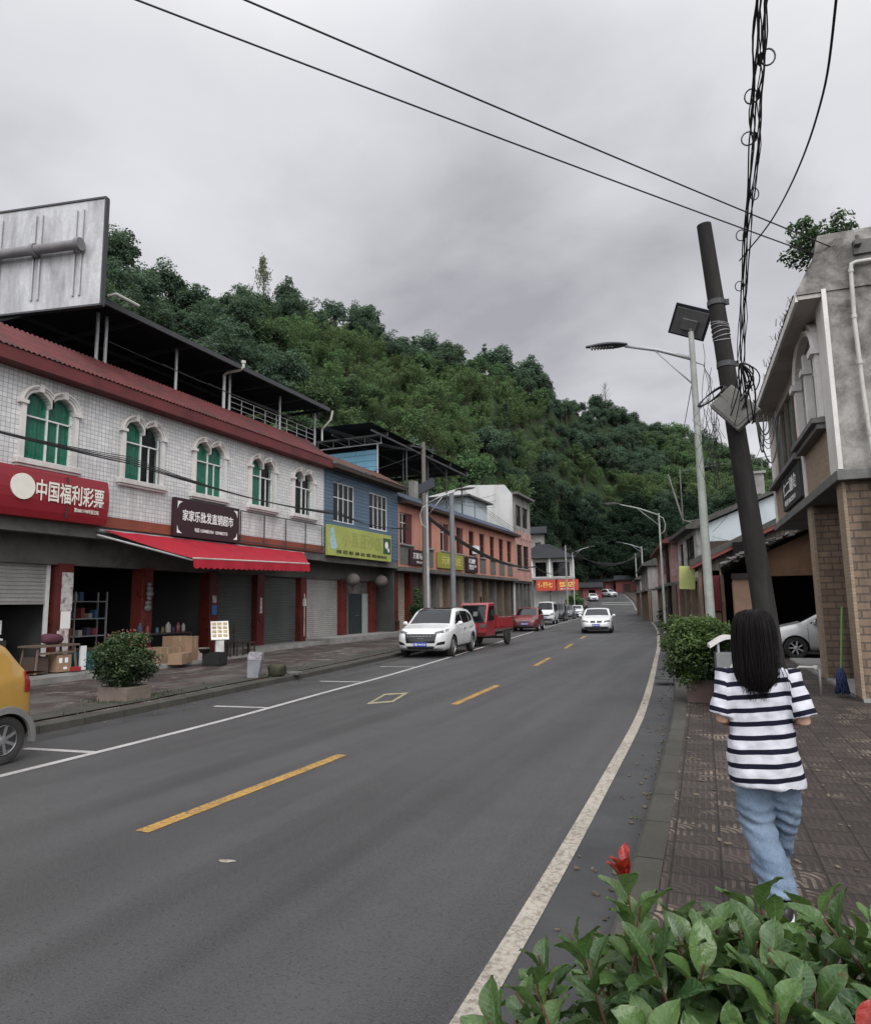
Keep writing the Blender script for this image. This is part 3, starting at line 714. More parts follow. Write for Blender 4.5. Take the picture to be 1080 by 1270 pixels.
# skirt roof with pan tiles
def skirt_roof(parent, y0, y1, xa, za, xb, zb, mat, fascia, fh=.3, pitch=.22, amp=.035, name='eave_roof', drop=0.0):
    mb = MB(); n = int((y1-y0)/pitch*6); vs = []; rows = 7
    for r_ in range(rows+1):
        t = r_/rows
        for k in range(n+1):
            y = lerp(y0,y1,k/n); w_ = amp*abs(sin(pi*(y/pitch)))
            st = .018*(1-(t*rows)%1) if r_ not in (0,) else 0
            vs.append((lerp(xa,xb,t)+(.05 if r_==0 else 0), y, lerp(za,zb,t)+w_+(.02*((r_)%2))))
    mb.add(vs, [(r_*(n+1)+k, r_*(n+1)+k+1, (r_+1)*(n+1)+k+1, (r_+1)*(n+1)+k) for r_ in range(rows) for k in range(n)])
    o = build(name, mb, mat, parent)
    f = MB(); f.bx(xa-.06,xa+.02,y0,y1,za-fh,za+.01); f.bx(xb-.05,xa-.06,y0,y1,za-fh,za-fh+.05)
    f.prism([(xa-.06,za-fh+.051),(xb,za-fh+.051),(xb,zb-.02),(xa-.06,za)],'Y',y0,y0+.05)
    f.prism([(xa-.06,za-fh+.051),(xb,za-fh+.051),(xb,zb-.02),(xa-.06,za)],'Y',y1-.05,y1)
    build('fascia', f, fascia, o); return o
skirt_roof(WB, 2, 24.0, .42, 7.72, -.75, 8.66, M['roof_red'], M['fascia_red'], .3, .135, .045)
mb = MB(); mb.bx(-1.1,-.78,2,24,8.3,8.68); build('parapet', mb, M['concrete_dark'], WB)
# pillars and shop fronts of the ground floor (recessed one metre)
def pillar(parent, y, w=.42, d=.42, x=-1.02, z0=-.1, z1=2.98, mat=None, name='pillar', label=None):
    mb = MB(); mb.bx(x-d+.2,x+.2,y-w/2,y+w/2,z0,z1); o = build(name, mb, mat or M['pillar_red'], parent, bevel=.008)
    if label: o['label'] = label
    return o
def stain_poster(parent, y0,y1,z0,z1,x,mat,name='poster'):
    mb = MB(); mb.bx(x,x+.004,y0,y1,z0,z1); return build(name, mb, mat, parent)
M['paper'] = mat_rough('torn paper', (.5,.48,.46), (.66,.64,.62), 9, .8, .1, 30, stain=(.1,.03,.025), stain_scale=7, stain_amt=.95)
M['paper_clean'] = mat_plain('paper notice', (.55,.56,.6), .7)
for y, lb in ((6.6,None),(12.85,'red pillar covered in torn posters'),(15.6,None),(18.5,None),(21.05,None),(23.86,None)):
    p = pillar(WB, y, label=lb)
    if lb:
        stain_poster(p, y-.14,y+.2,1.75,2.75,-.819,M['paper']); stain_poster(p,y-.12,y+.17,1.3,1.745,-.818,M['white']); stain_poster(p,y-.14,y+.14,.65,1.295,-.819,M['paper'])
        q = MB(); q.bx(-1.236,-1.22,0,0,0,0) if False else None
        stain_poster(p, y-.2, y-.15, .7,1.25,-.8185,M['paper_clean'])
    if y == 21.05: lettering(p,'招租',(-.817,y,1.85),.13,.6,M['white'],name='lettering')
mb = MB(); mb.bx(-1.12,-1.06,12.46,12.56,0,2.98); build('shutter_rail', mb, M['white_paint'], WB)
shutter(WB, 6.85, 12.46, 1.98, 2.98, M['shut_grey'], -1.1, .1, label='half raised grey roller shutter')
shutter(WB, 18.75, 20.8, .32, 2.98, M['shut_dark'], -1.06, label='dark closed roller shutter beside the shop stall')
shutter(WB, 21.3, 23.6, .36, 2.98, M['shut_dark'], -1.06, label='dark closed roller shutter next to the blue house')
# partitions behind the open shops
for y in (12.7,18.4,23.65):
    mb = MB(); mb.bx(-8,-1.3,y,y+.14,0,3.79); build('partition', mb, M['inner'], WB)
mb = MB(); mb.bx(-11,-.3,2,24,-.05,.02); build('shop_floor', mb, M['concrete_dark'], WB)
# thin black frame left of a missing sign board
mb = MB()
for z in (3.97,5.0): mb.bx(.1,.13,18.6,23.72,z,z+.03)
for y in (18.6,19.9,21.2,22.5,23.7): mb.bx(.1,.13,y,y+.03,4.0,5.0)
fr = build('board_stand', mb, M['steel_dark']); fr.location = (FX,0,0); tag(fr, 'empty thin black metal frame on the white tiled wall under the arched windows','frame')

# terrace canopy, columns, rails
TC = thing('terrace_canopy','dark sheet canopy on slim posts over the roof terrace of the white tiled house','canopy',(FX,0,0))
mb = MB(); n = 60
vs = []
for i,(x,z) in enumerate(((-.3,10.32),(-3,10.45),(-6,10.6),(-9.6,10.75))):
    for k in range(n*2+1):
        y = lerp(12.5,24.9,k/(n*2)); vs.append((x,y,z+(.02 if k%2 else 0)))
m_ = n*2+1
mb.add(vs, [(i*m_+k,i*m_+k+1,(i+1)*m_+k+1,(i+1)*m_+k) for i in range(3) for k in range(n*2)])
build('sheet_roof', mb, M['sheet_dark'], TC)
mb = MB(); mb.bx(-.34,-.26,12.5,24.9,10.14,10.3); mb.bx(-9.6,-.34,12.5,12.58,10.0,10.28)
for y in (14.5,16.6,18.8,20.9,22.9,24.8): mb.bx(-9.5,-.34,y,y+.06,10.15,10.28)
for x in (-3,-6): mb.bx(x,x+.06,12.6,24.9,10.05,10.15)
build('rafters', mb, M['steel_dark'], TC)
mb = MB(); mb.bx(-9.7,-9.6,8,24.9,8.3,10.7); mb.bx(-9.6,-1.1,12.45,12.52,8.7,8.75); build('back_wall', mb, M['void'], TC)  # near-black sheet painted as the dark under the canopy
for y in (13.55,13.85,16.62,19.25,22.3,24.85): 
    mb = MB(); mb.cyl((-1.02,y,8.5),(-1.02,y,10.2),.05,.05,10); build('post', mb, M['galv'], TC)
mb = MB(); mb.tube([(-.85,18.75,8.55),(-.85,18.75,9.95),(-.75,18.8,10.05),(-.35,18.95,10.12),(-.22,19.0,10.22),(-.22,19.0,10.42)],.055,10); mb.cyl((-.22,19,10.36),(-.22,19,10.46),.08,.08,10); build('drain_pipe', mb, M['pvc'], TC)
mb = MB(); mb.tube([(-.7,24.95,8.9),(-.7,24.95,9.4),(-.3,25.0,9.8),(-.2,25.0,10.2)],.045,8); build('drain_pipe', mb, M['pvc'], TC)
mb = MB(); mb.tube([(-.25,13.2,10.4),(.02,13.2,10.42),(.02,14.0,10.4)],.05,8); build('drain_pipe', mb, M['pvc'], TC)
RL = MB()
for z in (8.75,8.95,9.15,9.35): RL.cyl((-1.0,19.2,z),(-1.0,24.9,z),.016,.016,6)
for k in range(9): y = 19.2+5.7*k/8; RL.cyl((-1.0,y,8.6),(-1.0,y,9.36),.014,.014,6)
o = build('terrace_railing', RL, M['galv']); o.location = (FX,0,0); tag(o,'thin metal railing along the far end of the roof terrace','railing')

# billboard seen from behind
BB = thing('billboard','weathered grey roof billboard seen from behind with a horizontal pipe','billboard',(-14.4,12.22,0),R(11.5))
M['bb'] = mat_rough('billboard back sheet', (.42,.425,.44), (.56,.565,.58), .8, .55, .08, 12, stain=(.16,.155,.16), stain_scale=.9, stain_amt=.75, streak=True)
mb = MB(); mb.bx(-9,0,0,.09,9.62,12.55); build('panel', mb, M['bb'], BB, bevel=.01)
mb = MB(); mb.bx(-9.02,.03,-.03,.12,12.55,12.6); mb.bx(.0,.04,-.03,.12,9.6,12.55); mb.bx(-9.02,.03,-.03,.12,9.57,9.62); build('rim', mb, M['steel_dark'], BB)
mb = MB()
for k in range(7):
    x = -.72-1.25*k
    for d in (-.1,.1): mb.bx(x+d-.025,x+d+.025,-.05,-.002,9.9,12.3)
build('rib', mb, M['galv'], BB)
mb = MB(); mb.cyl((-9,-.2,11.22),(-.55,-.2,11.22),.13,.13,16)
for x in (-.62,-1.97,-3.2): mb.cyl((x,-.2,11.22),(x+.12,-.2,11.22),.17,.17,16)
build('support_pipe', mb, mat_rough('grimy pipe',(.17,.165,.17),(.27,.265,.27),2,.7,.1,30,stain=(.10,.095,.1),stain_amt=.6), BB, smooth=True, angle=40)

# ---------------- signs and awning on the white house
M['sign_red'] = mat_rough('red sign sheet', (.215,.008,.016), (.26,.011,.021), .8, .4, .03, 30, spec=.5)
M['sign_brown'] = mat_rough('dark purple brown sign sheet', (.032,.013,.018), (.042,.018,.024), 1, .45, .03, 30)
M['sign_green'] = mat_rough('yellow green sign sheet', (.36,.40,.10), (.43,.47,.13), 1, .5, .03, 30, stain=(.2,.24,.06), stain_amt=.4)
M['cream'] = mat_plain('cream lettering', (.72,.70,.62), .5, var=.05)
S = thing('lottery_sign','curved red shop sign with white lottery lettering and a white disc','sign',(FX,10,0)); S.location = (FX,0,0)
mb = MB(); prof = [(.02,3.93),(.26,3.93),(.31,4.1),(.345,4.35),(.355,4.55),(.34,4.8),(.3,5.0),(.27,5.07),(.02,5.07)]
mb.prism(prof,'Y',5.0,13.02); build('panel', mb, M['sign_red'], S)
mb = MB(); mb.bx(.3,.362,11.79,11.80,4.0,5.0); build('seam', mb, M['steel_dark'], S)
lettering(S,'中国福利彩票',(.36,11.9,4.58),1.9,.5,M['cream'],bold=.014)
lettering(S,'第50011748号投注站',(.345,12.36,4.22),.72,.11,M['cream'],bold=.01)
mb = MB(); mb.cyl((.34,10.62,4.6),(.372,10.62,4.6),.3,.3,32); build('disc', mb, M['cream'], S)
S = thing('supermarket_sign','dark maroon shop sign with white supermarket lettering and corner ornaments','sign',(FX,0,0))
mb = MB(); mb.bx(.03,.16,15.55,18.5,3.9,5.06); build('panel', mb, M['sign_brown'], S, bevel=.01)
mb = MB()
for (y,sy) in ((15.66,1),(18.39,-1)):
    for (z,sz) in ((4.0,1),(4.96,-1)):
        mb.add([(.164,y,z),(.164,y+sy*.2,z),(.164,y+sy*.12,z+sz*.05),(.164,y+sy*.05,z+sz*.1),(.164,y,z+sz*.24)],[(0,1,2,3,4)])
build('corner_ornament', mb, M['white'], S, fix=False)
lettering(S,'家家乐批发直销超市',(.166,17.02,4.56),2.3,.34,M['white'],bold=.014)
lettering(S,'电话 13594855104  13594857775',(.166,17.15,4.15),1.5,.13,M['white'],bold=.014)
AW = thing('awning','bright red cloth awning with scalloped edge over the shop front','awning',(FX,0,0))
M['awn'] = mat_rough('red awning cloth', (.33,.011,.024), (.43,.018,.036), 1.1, .75, .08, 60, stain=(.17,.010,.018), stain_scale=1.1, stain_amt=.6)
mb = MB(); P0 = [(.05,13.1,3.86),(.05,22.5,3.86)]; P1 = [(1.45,14.95,3.15),(1.45,20.75,3.28)]
rows, cols = 10, 40; vs = []
for i in range(rows+1):
    t = i/rows
    for k in range(cols+1):
        s = k/cols; a = Vector(P0[0]).lerp(Vector(P0[1]),s); b_ = Vector(P1[0]).lerp(Vector(P1[1]),s); p = a.lerp(b_,t)
        p.z += -.05*sin(pi*t)*(1+.4*sin(s*22)) + .008*sin(s*60+t*4)
        vs.append(p)
mb.add(vs,[(i*(cols+1)+k,i*(cols+1)+k+1,(i+1)*(cols+1)+k+1,(i+1)*(cols+1)+k) for i in range(rows) for k in range(cols)])
build('cloth', mb, M['awn'], AW, smooth=True)
mb = MB(); n = 24*6; vs = []
for k in range(n+1):
    s = k/n; p = Vector(P1[0]).lerp(Vector(P1[1]),s); d = .24+.05*abs(sin(pi*s*24)); vs += [(p.x+.01,p.y,p.z+.01),(p.x+.03+.012*sin(s*40),p.y,p.z-d)]
mb.add(vs,[(2*k,2*k+1,2*k+3,2*k+2) for k in range(n)])
build('valance', mb, M['awn'], AW, smooth=True)
mb = MB(); mb.cyl(P1[0],P1[1],.025,.025,8); build('front_bar', mb, M['pvc'], AW)
mb = MB(); mb.cyl((.06,12.95,3.7),(1.4,15.0,3.1),.03,.03,8); mb.cyl((.06,22.4,3.7),(1.4,20.7,3.22),.03,.03,8); mb.cyl((.04,13.0,3.82),(.04,22.5,3.82),.05,.05,8); build('arm', mb, M['galv'], AW)

# ======================================================= blue house
BH = thing('blue_house','narrow blue clad house between the white tiled and the orange house','building',(FX,0,0))
M['siding'] = mat_brick('blue grey siding', 3.2, .16, (.095,.15,.215), (.115,.17,.235), (.025,.04,.065), .012, 'YZ', .5, .55, .5, stain=(.05,.07,.1), stain_amt=.4)
wall_panel('wall', BH, 24.02, 31.0, 3.95, 7.7, [rect(24.75,26.55,5.34,7.05), rect(27.95,29.8,5.32,7.05)], M['siding'], 0)
for y0,y1,lb in ((24.75,26.55,None),(27.95,29.8,'window with one sash pushed open')): rect_window(BH, y0,y1,5.33,7.05,M['white_paint'],M['glass'],4,2,-.04,.05,split=[.62],label=lb)
mb = MB(); mb.bx(-10,-9.8,24.02,31,0,8.6); mb.bx(-9.8,-.22,30.8,31,0,7.7); mb.bx(-9.8,-.0,24.02,31,7.7,7.8); mb.bx(-9.8,-.22,24.02,30.8,3.95,4.1); mb.bx(-4,-3.9,24.02,30.8,4.1,7.7); build('inner_wall', mb, M['inner'], BH)
mb = MB(); mb.bx(-.3,-.02,24.02,31,3.6,3.95); mb.bx(-1.3,-.95,24.02,31,2.95,3.95); build('beam', mb, M['concrete_dark'], BH)
M['roof_brown'] = mat_rough('brown red roof tile', (.075,.035,.027), (.13,.065,.05), 2.2, .8, .4, 14, stain=(.035,.03,.027), stain_scale=1.0, stain_amt=.8)
skirt_roof(BH, 24.02, 31.0, .55, 7.62, -.95, 8.45, M['roof_brown'], M['wood_dark'], .16)
for y in (27.1,29.95): pillar(BH, y, .46)
shutter(BH, 24.15, 26.85, .42, 2.98, M['shut_grey'], -1.06, label='closed pale grey roller shutter')
M['door'] = mat_rough('dark steel door', (.022,.03,.034), (.035,.045,.05), 2, .35, .05, 20)
mb = MB(); mb.bx(-1.12,-1.05,27.75,29.15,.45,2.35); d_ = build('door', mb, M['door'], BH, bevel=.01)
mb = MB(); mb.bx(-1.05,-1.0,28.5,28.75,1.3,1.34); build('handle', mb, M['chrome'], d_)
mb = MB(); mb.bx(-1.12,-1.06,27.35,29.7,2.35,2.98); mb.bx(-1.1,-1.0,27.35,27.75,.3,2.35); build('door_surround', mb, M['beam'], BH)
M['frost'] = mat_plain('frosted side light', (.30,.34,.33), .4)
mb = MB(); mb.bx(-1.1,-1.04,29.15,29.7,.45,2.35); build('side_light', mb, M['frost'], BH)
for y in (26.95,30.6):
    mb = MB(); mb.bx(-8,-1.3,y,y+.18,0,3.9); build('partition', mb, M['inner'], BH)
S = thing('restaurant_sign','yellow green shop sign with faint outlined characters and a panda picture','sign',(FX,0,0))
mb = MB(); mb.bx(.03,.2,24.1,29.8,3.85,5.12); build('panel', mb, M['sign_green'], S, bevel=.012)
lettering(S,'小县豆沙店',(.21,26.95,4.62),3.6,.66,M['steel_dark'],outline=.004,spacing=1.1)
lettering(S,'炒菜  豆花  面条  米粉  烧白  烧菜  电话13896305102',(.205,27.0,4.04),4.6,.16,M['black'],bold=.014)
mb = MB(); mb.bx(.2,.206,28.95,29.72,4.2,4.95); build('picture', mb, mat_plain('picture dark green', (.03,.08,.04), .5, var=.5, vs=9), S)
mb = MB(); mb.sphere((.2,29.3,4.62),.22,12,(.05,1,1)); mb.sphere((.2,29.5,4.4),.16,12,(.05,1,1)); build('picture_figure', mb, M['white'], S)
mb = MB(); mb.add([(.206,24.15,4.95),(.206,24.45,5.05),(.206,24.75,4.2),(.206,24.5,4.1),(.206,24.18,4.15)],[(0,1,2,3,4)]); build('picture', mb, mat_plain('picture pale blue', (.35,.5,.5), .5, var=.3, vs=9), S)
# two paper lanterns
M['lantern'] = mat_rough('faded lantern cloth', (.10,.085,.08), (.16,.135,.125), 4, .8, .2, 20)
for i,(y,lb) in enumerate(((27.0,'faded round lantern hanging left of the dark steel door'),(29.75,'faded round lantern hanging right of the dark steel door'))):
    L_ = thing('lantern', lb, 'lantern', (FX-.35,y,2.95), 0, 'faded lanterns of the blue house')
    mb = MB(); n = 18
    prof = [(.09,-.27),(.2,-.24),(.3,-.14),(.34,0),(.3,.14),(.2,.24),(.09,.27)]
    mb.lathe(prof, n); build('shade', mb, M['lantern'], L_, smooth=True)
    mb = MB(); mb.cyl((0,0,.27),(0,0,.31),.1,.1,12); mb.cyl((0,0,-.31),(0,0,-.27),.1,.1,12); mb.cyl((0,0,.3),(0,0,.68),.006,.006,5); build('cap', mb, M['steel_dark'], L_)
    mb = MB()
    for k in range(10): mb.cyl((.05*cos(k),.05*sin(k),-.3),(.06*cos(k),.06*sin(k),-.52),.006,.004,4)
    build('tassel', mb, M['pillar_red'], L_)
# rooftop shed of the blue house: blue sheet wall, truss, dark canopy
RS = thing('rooftop_shed','light blue sheet walled shed with trussed roof on top of the blue house','shed',(FX,0,0))
M['sheet_blue'] = mat_brick('light blue wall sheet', 5, .32, (.16,.38,.52), (.19,.42,.56), (.06,.16,.24), .02, 'XZ', .5, .5, .4)
mb = MB(); mb.bx(-9,-1.2,31.1,31.2,7.8,9.85); build('wall', mb, M['sheet_blue'], RS)
mb = MB(); mb.bx(-1.55,-1.2,31.05,31.098,7.8,8.7); build('painted_doorway', mb, M['void'], RS)  # solid near-black slab painted as an unlit doorway
mb = MB()
mb.bx(-9,-.9,30.98,31.04,10.55,10.62); mb.bx(-9,-.9,30.98,31.04,10.1,10.16)
for k in range(9):
    x = -.95-k*.95; mb.cyl((x,31.01,10.13),(x,31.01,10.58),.02,.02,6); mb.cyl((x,31.01,10.13),(x-.95,31.01,10.58),.02,.02,6)
mb.cyl((-1.15,31.0,7.8),(-1.15,31.0,10.1),.05,.05,8)
build('truss', mb, M['galv'], RS)
mb = MB(); vs = []
for k in range(81):
    y = lerp(29.2,43.5,k/80); vs += [(-.55,y,10.75-.0*k+(.02 if k%2 else 0)),(-9,y,11.0+(.02 if k%2 else 0))]
mb.add(vs,[(2*k,2*k+1,2*k+3,2*k+2) for k in range(80)]); build('sheet_roof', mb, M['sheet_dark'], RS)
mb = MB()
for y in (31.1,34,37,40,43): mb.bx(-9,-.6,y,y+.06,10.5,10.72)
for x in (-.75,-3,-6): mb.bx(x,x+.06,29.5,43.4,10.4,10.5)
build('rafters', mb, M['steel_dark'], RS)
for y,x in ((34,-.9),(34.6,-1.4),(37.2,-1.0),(40.2,-1.0),(43,-1.0)):
    mb = MB(); mb.cyl((x,y,7.5),(x,y,10.5),.05,.05,8); build('post', mb, M['steel_dark'], RS)
mb = MB(); mb.bx(-1.5,-1.1,35.5,36.0,7.5,8.9); build('chimney', mb, M['concrete'], RS)

# ======================================================= orange house
OH = thing('orange_house','long two storey orange house with tall windows and blue tiled eave','building',(FX,0,0))
M['orange'] = mat_rough('salmon orange wall', (.50,.235,.17), (.58,.285,.21), 1.2, .75, .12, 25, stain=(.22,.10,.075), stain_scale=1.3, stain_amt=.45, streak=True)
M['panel_stone'] = mat_brick('grey stone chips panel', .11, .06, (.19,.19,.165), (.12,.125,.11), (.07,.07,.065), .008, 'YZ', .5, .8, .5)
M['roof_blue'] = mat_rough('blue grey roof tile', (.045,.06,.095), (.075,.095,.14), 2.4, .6, .4, 14, stain=(.03,.035,.05), stain_scale=1.0, stain_amt=.6)
M['shade_red'] = mat_rough('dark red shutters', (.10,.03,.03), (.14,.045,.042), 4, .7, .2, 30)
OW = [(31.2,32.75),(34.1,35.4),(36.6,37.95),(39.2,40.4),(41.4,42.5),(43.5,44.6),(45.7,46.8),(47.8,48.95),(49.85,51.05)]
wall_panel('wall', OH, 31.02, 52.0, 3.7, 7.05, [rect(a,b_,4.88,6.5) for a,b_ in OW], M['orange'])
for i,(a,b_) in enumerate(OW):
    if i in (0,1,2,3):
        f = rect_window(OH, a, b_, 4.88, 6.5, M['white_paint'] if i in (0,2) else M['shade_red'], M['glass'], 3 if i==0 else 2, 2, -.1, .05, split=[.7])
        if i == 0: f['label'] = 'window with white frame and dark red side shutter'
        mb = MB(); mb.bx(-.3,-.06,a+(b_-a)*.55,b_-.02,4.9,6.48); build('shutter', mb, M['shade_red'], f)
    else:
        f = rect_window(OH, a, b_, 4.88, 6.5, M['shade_red'], M['glass'], 3, 2, -.1, .06)
    s = MB(); s.bx(0,.12,a-.08,b_+.08,4.8,4.878); build('sill', s, M['concrete'], f)
    mb = MB(); mb.bx(0,.03,a-.05,b_+.05,3.85,4.78); build('stone_panel', mb, M['panel_stone'], OH)
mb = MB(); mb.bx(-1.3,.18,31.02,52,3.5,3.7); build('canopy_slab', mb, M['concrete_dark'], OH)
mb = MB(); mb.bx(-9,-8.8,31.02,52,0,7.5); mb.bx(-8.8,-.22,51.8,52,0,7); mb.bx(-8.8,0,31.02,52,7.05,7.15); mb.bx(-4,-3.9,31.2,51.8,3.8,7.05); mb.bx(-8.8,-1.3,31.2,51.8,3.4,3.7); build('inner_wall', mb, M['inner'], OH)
skirt_roof(OH, 31.02, 52.0, .5, 7.05, -.85, 7.75, M['roof_blue'], M['wood_dark'], .14)
for i in range(12):
    y = 31.6+i*1.82
    pillar(OH, y, .36, .4, -.6, 0, 3.5, M['pillar_red'] if i in (0,1) else (M['wood'] if i%3 else M['beam']))
SH = [(31.85,33.1,'shut_cream'),(33.65,34.9,'beam'),(35.5,36.7,'shut_grey'),(37.3,38.5,'shut_cream'),(39.1,40.3,'shut_grey'),(40.9,42.2,'shut_cream'),(42.8,44.0,'shut_grey'),(44.6,45.8,'shut_cream'),(46.4,47.6,'wood'),(48.2,49.4,'beam'),(50.1,51.3,'shut_dark')]
for a,b_,m in SH: shutter(OH, a-.06, b_+.06, .4, 3.48, M[m], -.72, .1)
mb = MB(); mb.bx(-.70,-.66,45.0,45.6,.4,2.3); build('door', mb, M['void'], OH)  # near-black slab, its colour stands for an unlit doorway
S = thing('black_sign','small black sign with white lettering on the orange house','sign',(FX,0,0))
mb = MB(); mb.bx(.04,.14,32.1,34.6,3.86,4.66); build('panel', mb, M['sign_brown'], S); lettering(S,'万家马羊肉',(.145,33.4,4.34),1.9,.34,M['white'],bold=.014); lettering(S,'电话 15523811968',(.145,33.5,4.02),1.2,.12,M['white'],bold=.01)
S = thing('olive_sign','olive green sign with yellow lettering beside the grey utility pole','sign',(FX,0,0))
mb = MB(); mb.bx(.04,.12,35.9,40.0,3.86,4.76); build('panel', mb, mat_plain('olive sign', (.27,.27,.045), .5), S); lettering(S,'元和饭庄',(.125,38.0,4.32),3.2,.5,mat_plain('sign yellow', (.6,.55,.16), .5),bold=.014)
S = thing('hanging_sign','small black sign with white writing right of the olive sign','sign',(FX,0,0))
mb = MB(); mb.bx(.06,.16,40.5,42.6,3.8,4.78); build('panel', mb, M['sign_brown'], S); lettering(S,'红满糖',(.165,41.5,4.5),1.2,.32,M['white'],bold=.014); lettering(S,'烟酒副食批发\n日用百货',(.165,41.6,4.12),1.4,.3,M['white'],bold=.01)
mb = MB(); mb.bx(0,.32,42.0,42.6,5.0,5.55)
AC = build('air_conditioner', mb, M['white_paint'], None, bevel=.02); AC.location = (FX,0,0); tag(AC,'white air conditioner box on the orange wall','air conditioner')
# box on the orange roof
RB = thing('rooftop_room','pale blue rooftop room with flat lid behind the blue tiled eave','shed',(FX,0,0))
mb = MB(); mb.bx(-5,-1.5,45.2,49.8,7.15,9.35); build('wall', mb, mat_rough('pale blue wall', (.42,.50,.53), (.5,.57,.6), 1, .7, .1, 20, stain=(.3,.34,.35), stain_amt=.4), RB)
mb = MB(); mb.bx(-5.3,-1.1,44.8,50.2,9.352,9.47); build('lid', mb, M['concrete_dark'], RB)
mb = MB(); mb.bx(-1.51,-1.47,46.9,46.95,7.2,9.3); build('seam', mb, M['steel_dark'], RB)

# ======================================================= pink house with a grey top storey
PH = thing('pink_house','three storey pink house with stained grey top floor','building',(FX-.1,0,0))
M['pink'] = mat_rough('faded pink wall', (.42,.24,.21), (.5,.3,.26), 1.2, .8, .12, 25, stain=(.2,.14,.13), stain_scale=1.3, stain_amt=.55, streak=True)
M['grey_wall'] = mat_rough('stained grey wall', (.22,.21,.20), (.33,.31,.30), 1.0, .85, .2, 25, stain=(.07,.065,.06), stain_scale=1.2, stain_amt=.85, streak=True)
M['white_wall'] = mat_rough('white side wall', (.5,.5,.49), (.58,.58,.57), .8, .8, .1, 20, stain=(.28,.27,.25), stain_scale=.8, stain_amt=.5, streak=True)
wall_panel('wall', PH, 52.05, 57.2, 3.6, 7.2, [rect(52.9,54.5,4.6,6.5), rect(54.8,56.5,4.6,6.5)], M['pink'])
wall_panel('top_wall', PH, 52.05, 57.2, 7.2, 10.4, [rect(52.9,54.5,8.0,9.7), rect(54.8,56.5,8.0,9.7)], M['grey_wall'])
for a,b_ in ((52.9,54.5),(54.8,56.5)):
    rect_window(PH,a,b_,4.6,6.5,M['wood_dark'],M['glass'],3,2,-.1,.05,sill=M['concrete']); rect_window(PH,a,b_,8.0,9.7,M['wood_dark'],M['glass'],3,2,-.1,.05)
mb = MB()
for k in range(6): mb.bx(.0,.12,52.3+k*.85,52.62+k*.85,7.0,7.55); mb.bx(0,.12,52.3+k*.85,52.62+k*.85,3.6,4.3)
build('bracket', mb, M['pink'], PH)
mb = MB(); mb.bx(-.3,.45,52.05,57.3,10.4,10.6); mb.bx(-.3,.15,52.05,57.2,7.14,7.2) if False else None; build('cornice', mb, M['concrete_dark'], PH, bevel=.02)
mb = MB(); mb.prism([(-8,0),(-.001,0),(-.001,10.4),(-.6,11.2),(-3.5,11.4),(-8,10.6)],'Y',51.9,52.04); build('side_wall', mb, M['white_wall'], PH)
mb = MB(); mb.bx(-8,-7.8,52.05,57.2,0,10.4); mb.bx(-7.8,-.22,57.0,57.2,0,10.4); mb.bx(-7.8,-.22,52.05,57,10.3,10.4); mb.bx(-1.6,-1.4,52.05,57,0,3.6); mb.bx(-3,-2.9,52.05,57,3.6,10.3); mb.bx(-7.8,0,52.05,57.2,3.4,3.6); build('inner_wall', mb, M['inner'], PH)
for k in range(5):
    pillar(PH, 52.4+k*1.15, .3, .3, -.3, 0, 3.4, M['beam'])
# ======================================================= grey house
GH = thing('grey_house','tall grey house with three windows rising behind the restaurant boards','building',(-28.4,106,gz(106)),R(-76))
wall_panel('wall', GH, -8, 2.6, 0, 12.6, [rect(-2.3,-1.4,8.3,11),rect(-.6,.3,8.3,11),rect(1.1,2.0,8.3,11)], M['grey_wall'])
for a in (-2.3,-.6,1.1): rect_window(GH,a,a+.9,8.3,11,M['wood_dark'],M['glass'],2,2)
mb = MB(); mb.bx(-7,-6.8,-8,2.6,0,12.6); mb.bx(-6.8,-.22,-8,-7.8,0,12.6); mb.bx(-6.8,-.22,2.4,2.6,0,12.6); mb.bx(-3,-2.9,-7.8,2.4,0,12.6); build('side_wall', mb, M['grey_wall'], GH)
mb = MB(); mb.prism([(.9,12.45),(-3.4,13.9),(-7.5,12.45),(-7.5,12.3),(.9,12.3)],'Y',-8.4,3.0); build('roof', mb, M['sheet_dark'], GH)
# ======================================================= restaurant facing down the street
RE = thing('restaurant','white columned restaurant with hipped dark roof at the bend','building',(-19.6,97.5,gz(97)),R(-79))
# local +x faces the viewer (about -Y), local y runs to the viewer's right... rotated so that y grows towards the road
mb = MB(); mb.bx(-7,0,-8,0,0,8.0) if False else None
wall_panel('wall', RE, -8, 0, 5.2, 8.0, [rect(-7.4,-6.3,5.5,7.4),rect(-5.5,-3.9,5.4,7.5),rect(-3.0,-.6,5.4,7.5)], M['white_wall'], -1.2)
for (a,b_) in ((-7.4,-6.3),(-5.5,-3.9),(-3.0,-.6)): rect_window(RE,a,b_,5.45,7.45,M['wood_dark'],M['glass'],3,2,-1.28)
mb = MB(); mb.bx(-8,-1.42,-.2,0,0,8); mb.bx(-8,-1.42,-8,-7.8,0,8); mb.bx(-8.2,-8,-8,0,0,8); mb.bx(-2.2,-2.0,-7.8,-.2,0,5.2); build('side_wall', mb, M['white_wall'], RE)
mb = MB(); mb.bx(-2,.1,-8.1,.1,4.95,5.2); build('balcony_slab', mb, M['concrete'], RE)
for y in (-7.9,-5.9,-3.4,-.1):
    mb = MB(); mb.cyl((-.1,y,5.2),(-.1,y,8.0),.16,.14,12); build('column', mb, M['white_trim'], RE, smooth=True, angle=50)
    mb = MB(); mb.cyl((-.1,y,0),(-.1,y,4.95),.14,.14,12); build('column', mb, M['beam'], RE, smooth=True, angle=50)
mb = MB(); a_=[(.5,-8.6,8.0),(.5,.5,8.0),(-8.6,.5,8.0),(-8.6,-8.6,8.0),(-3.2,-5,10.3),(-3.2,-3.4,10.3)]
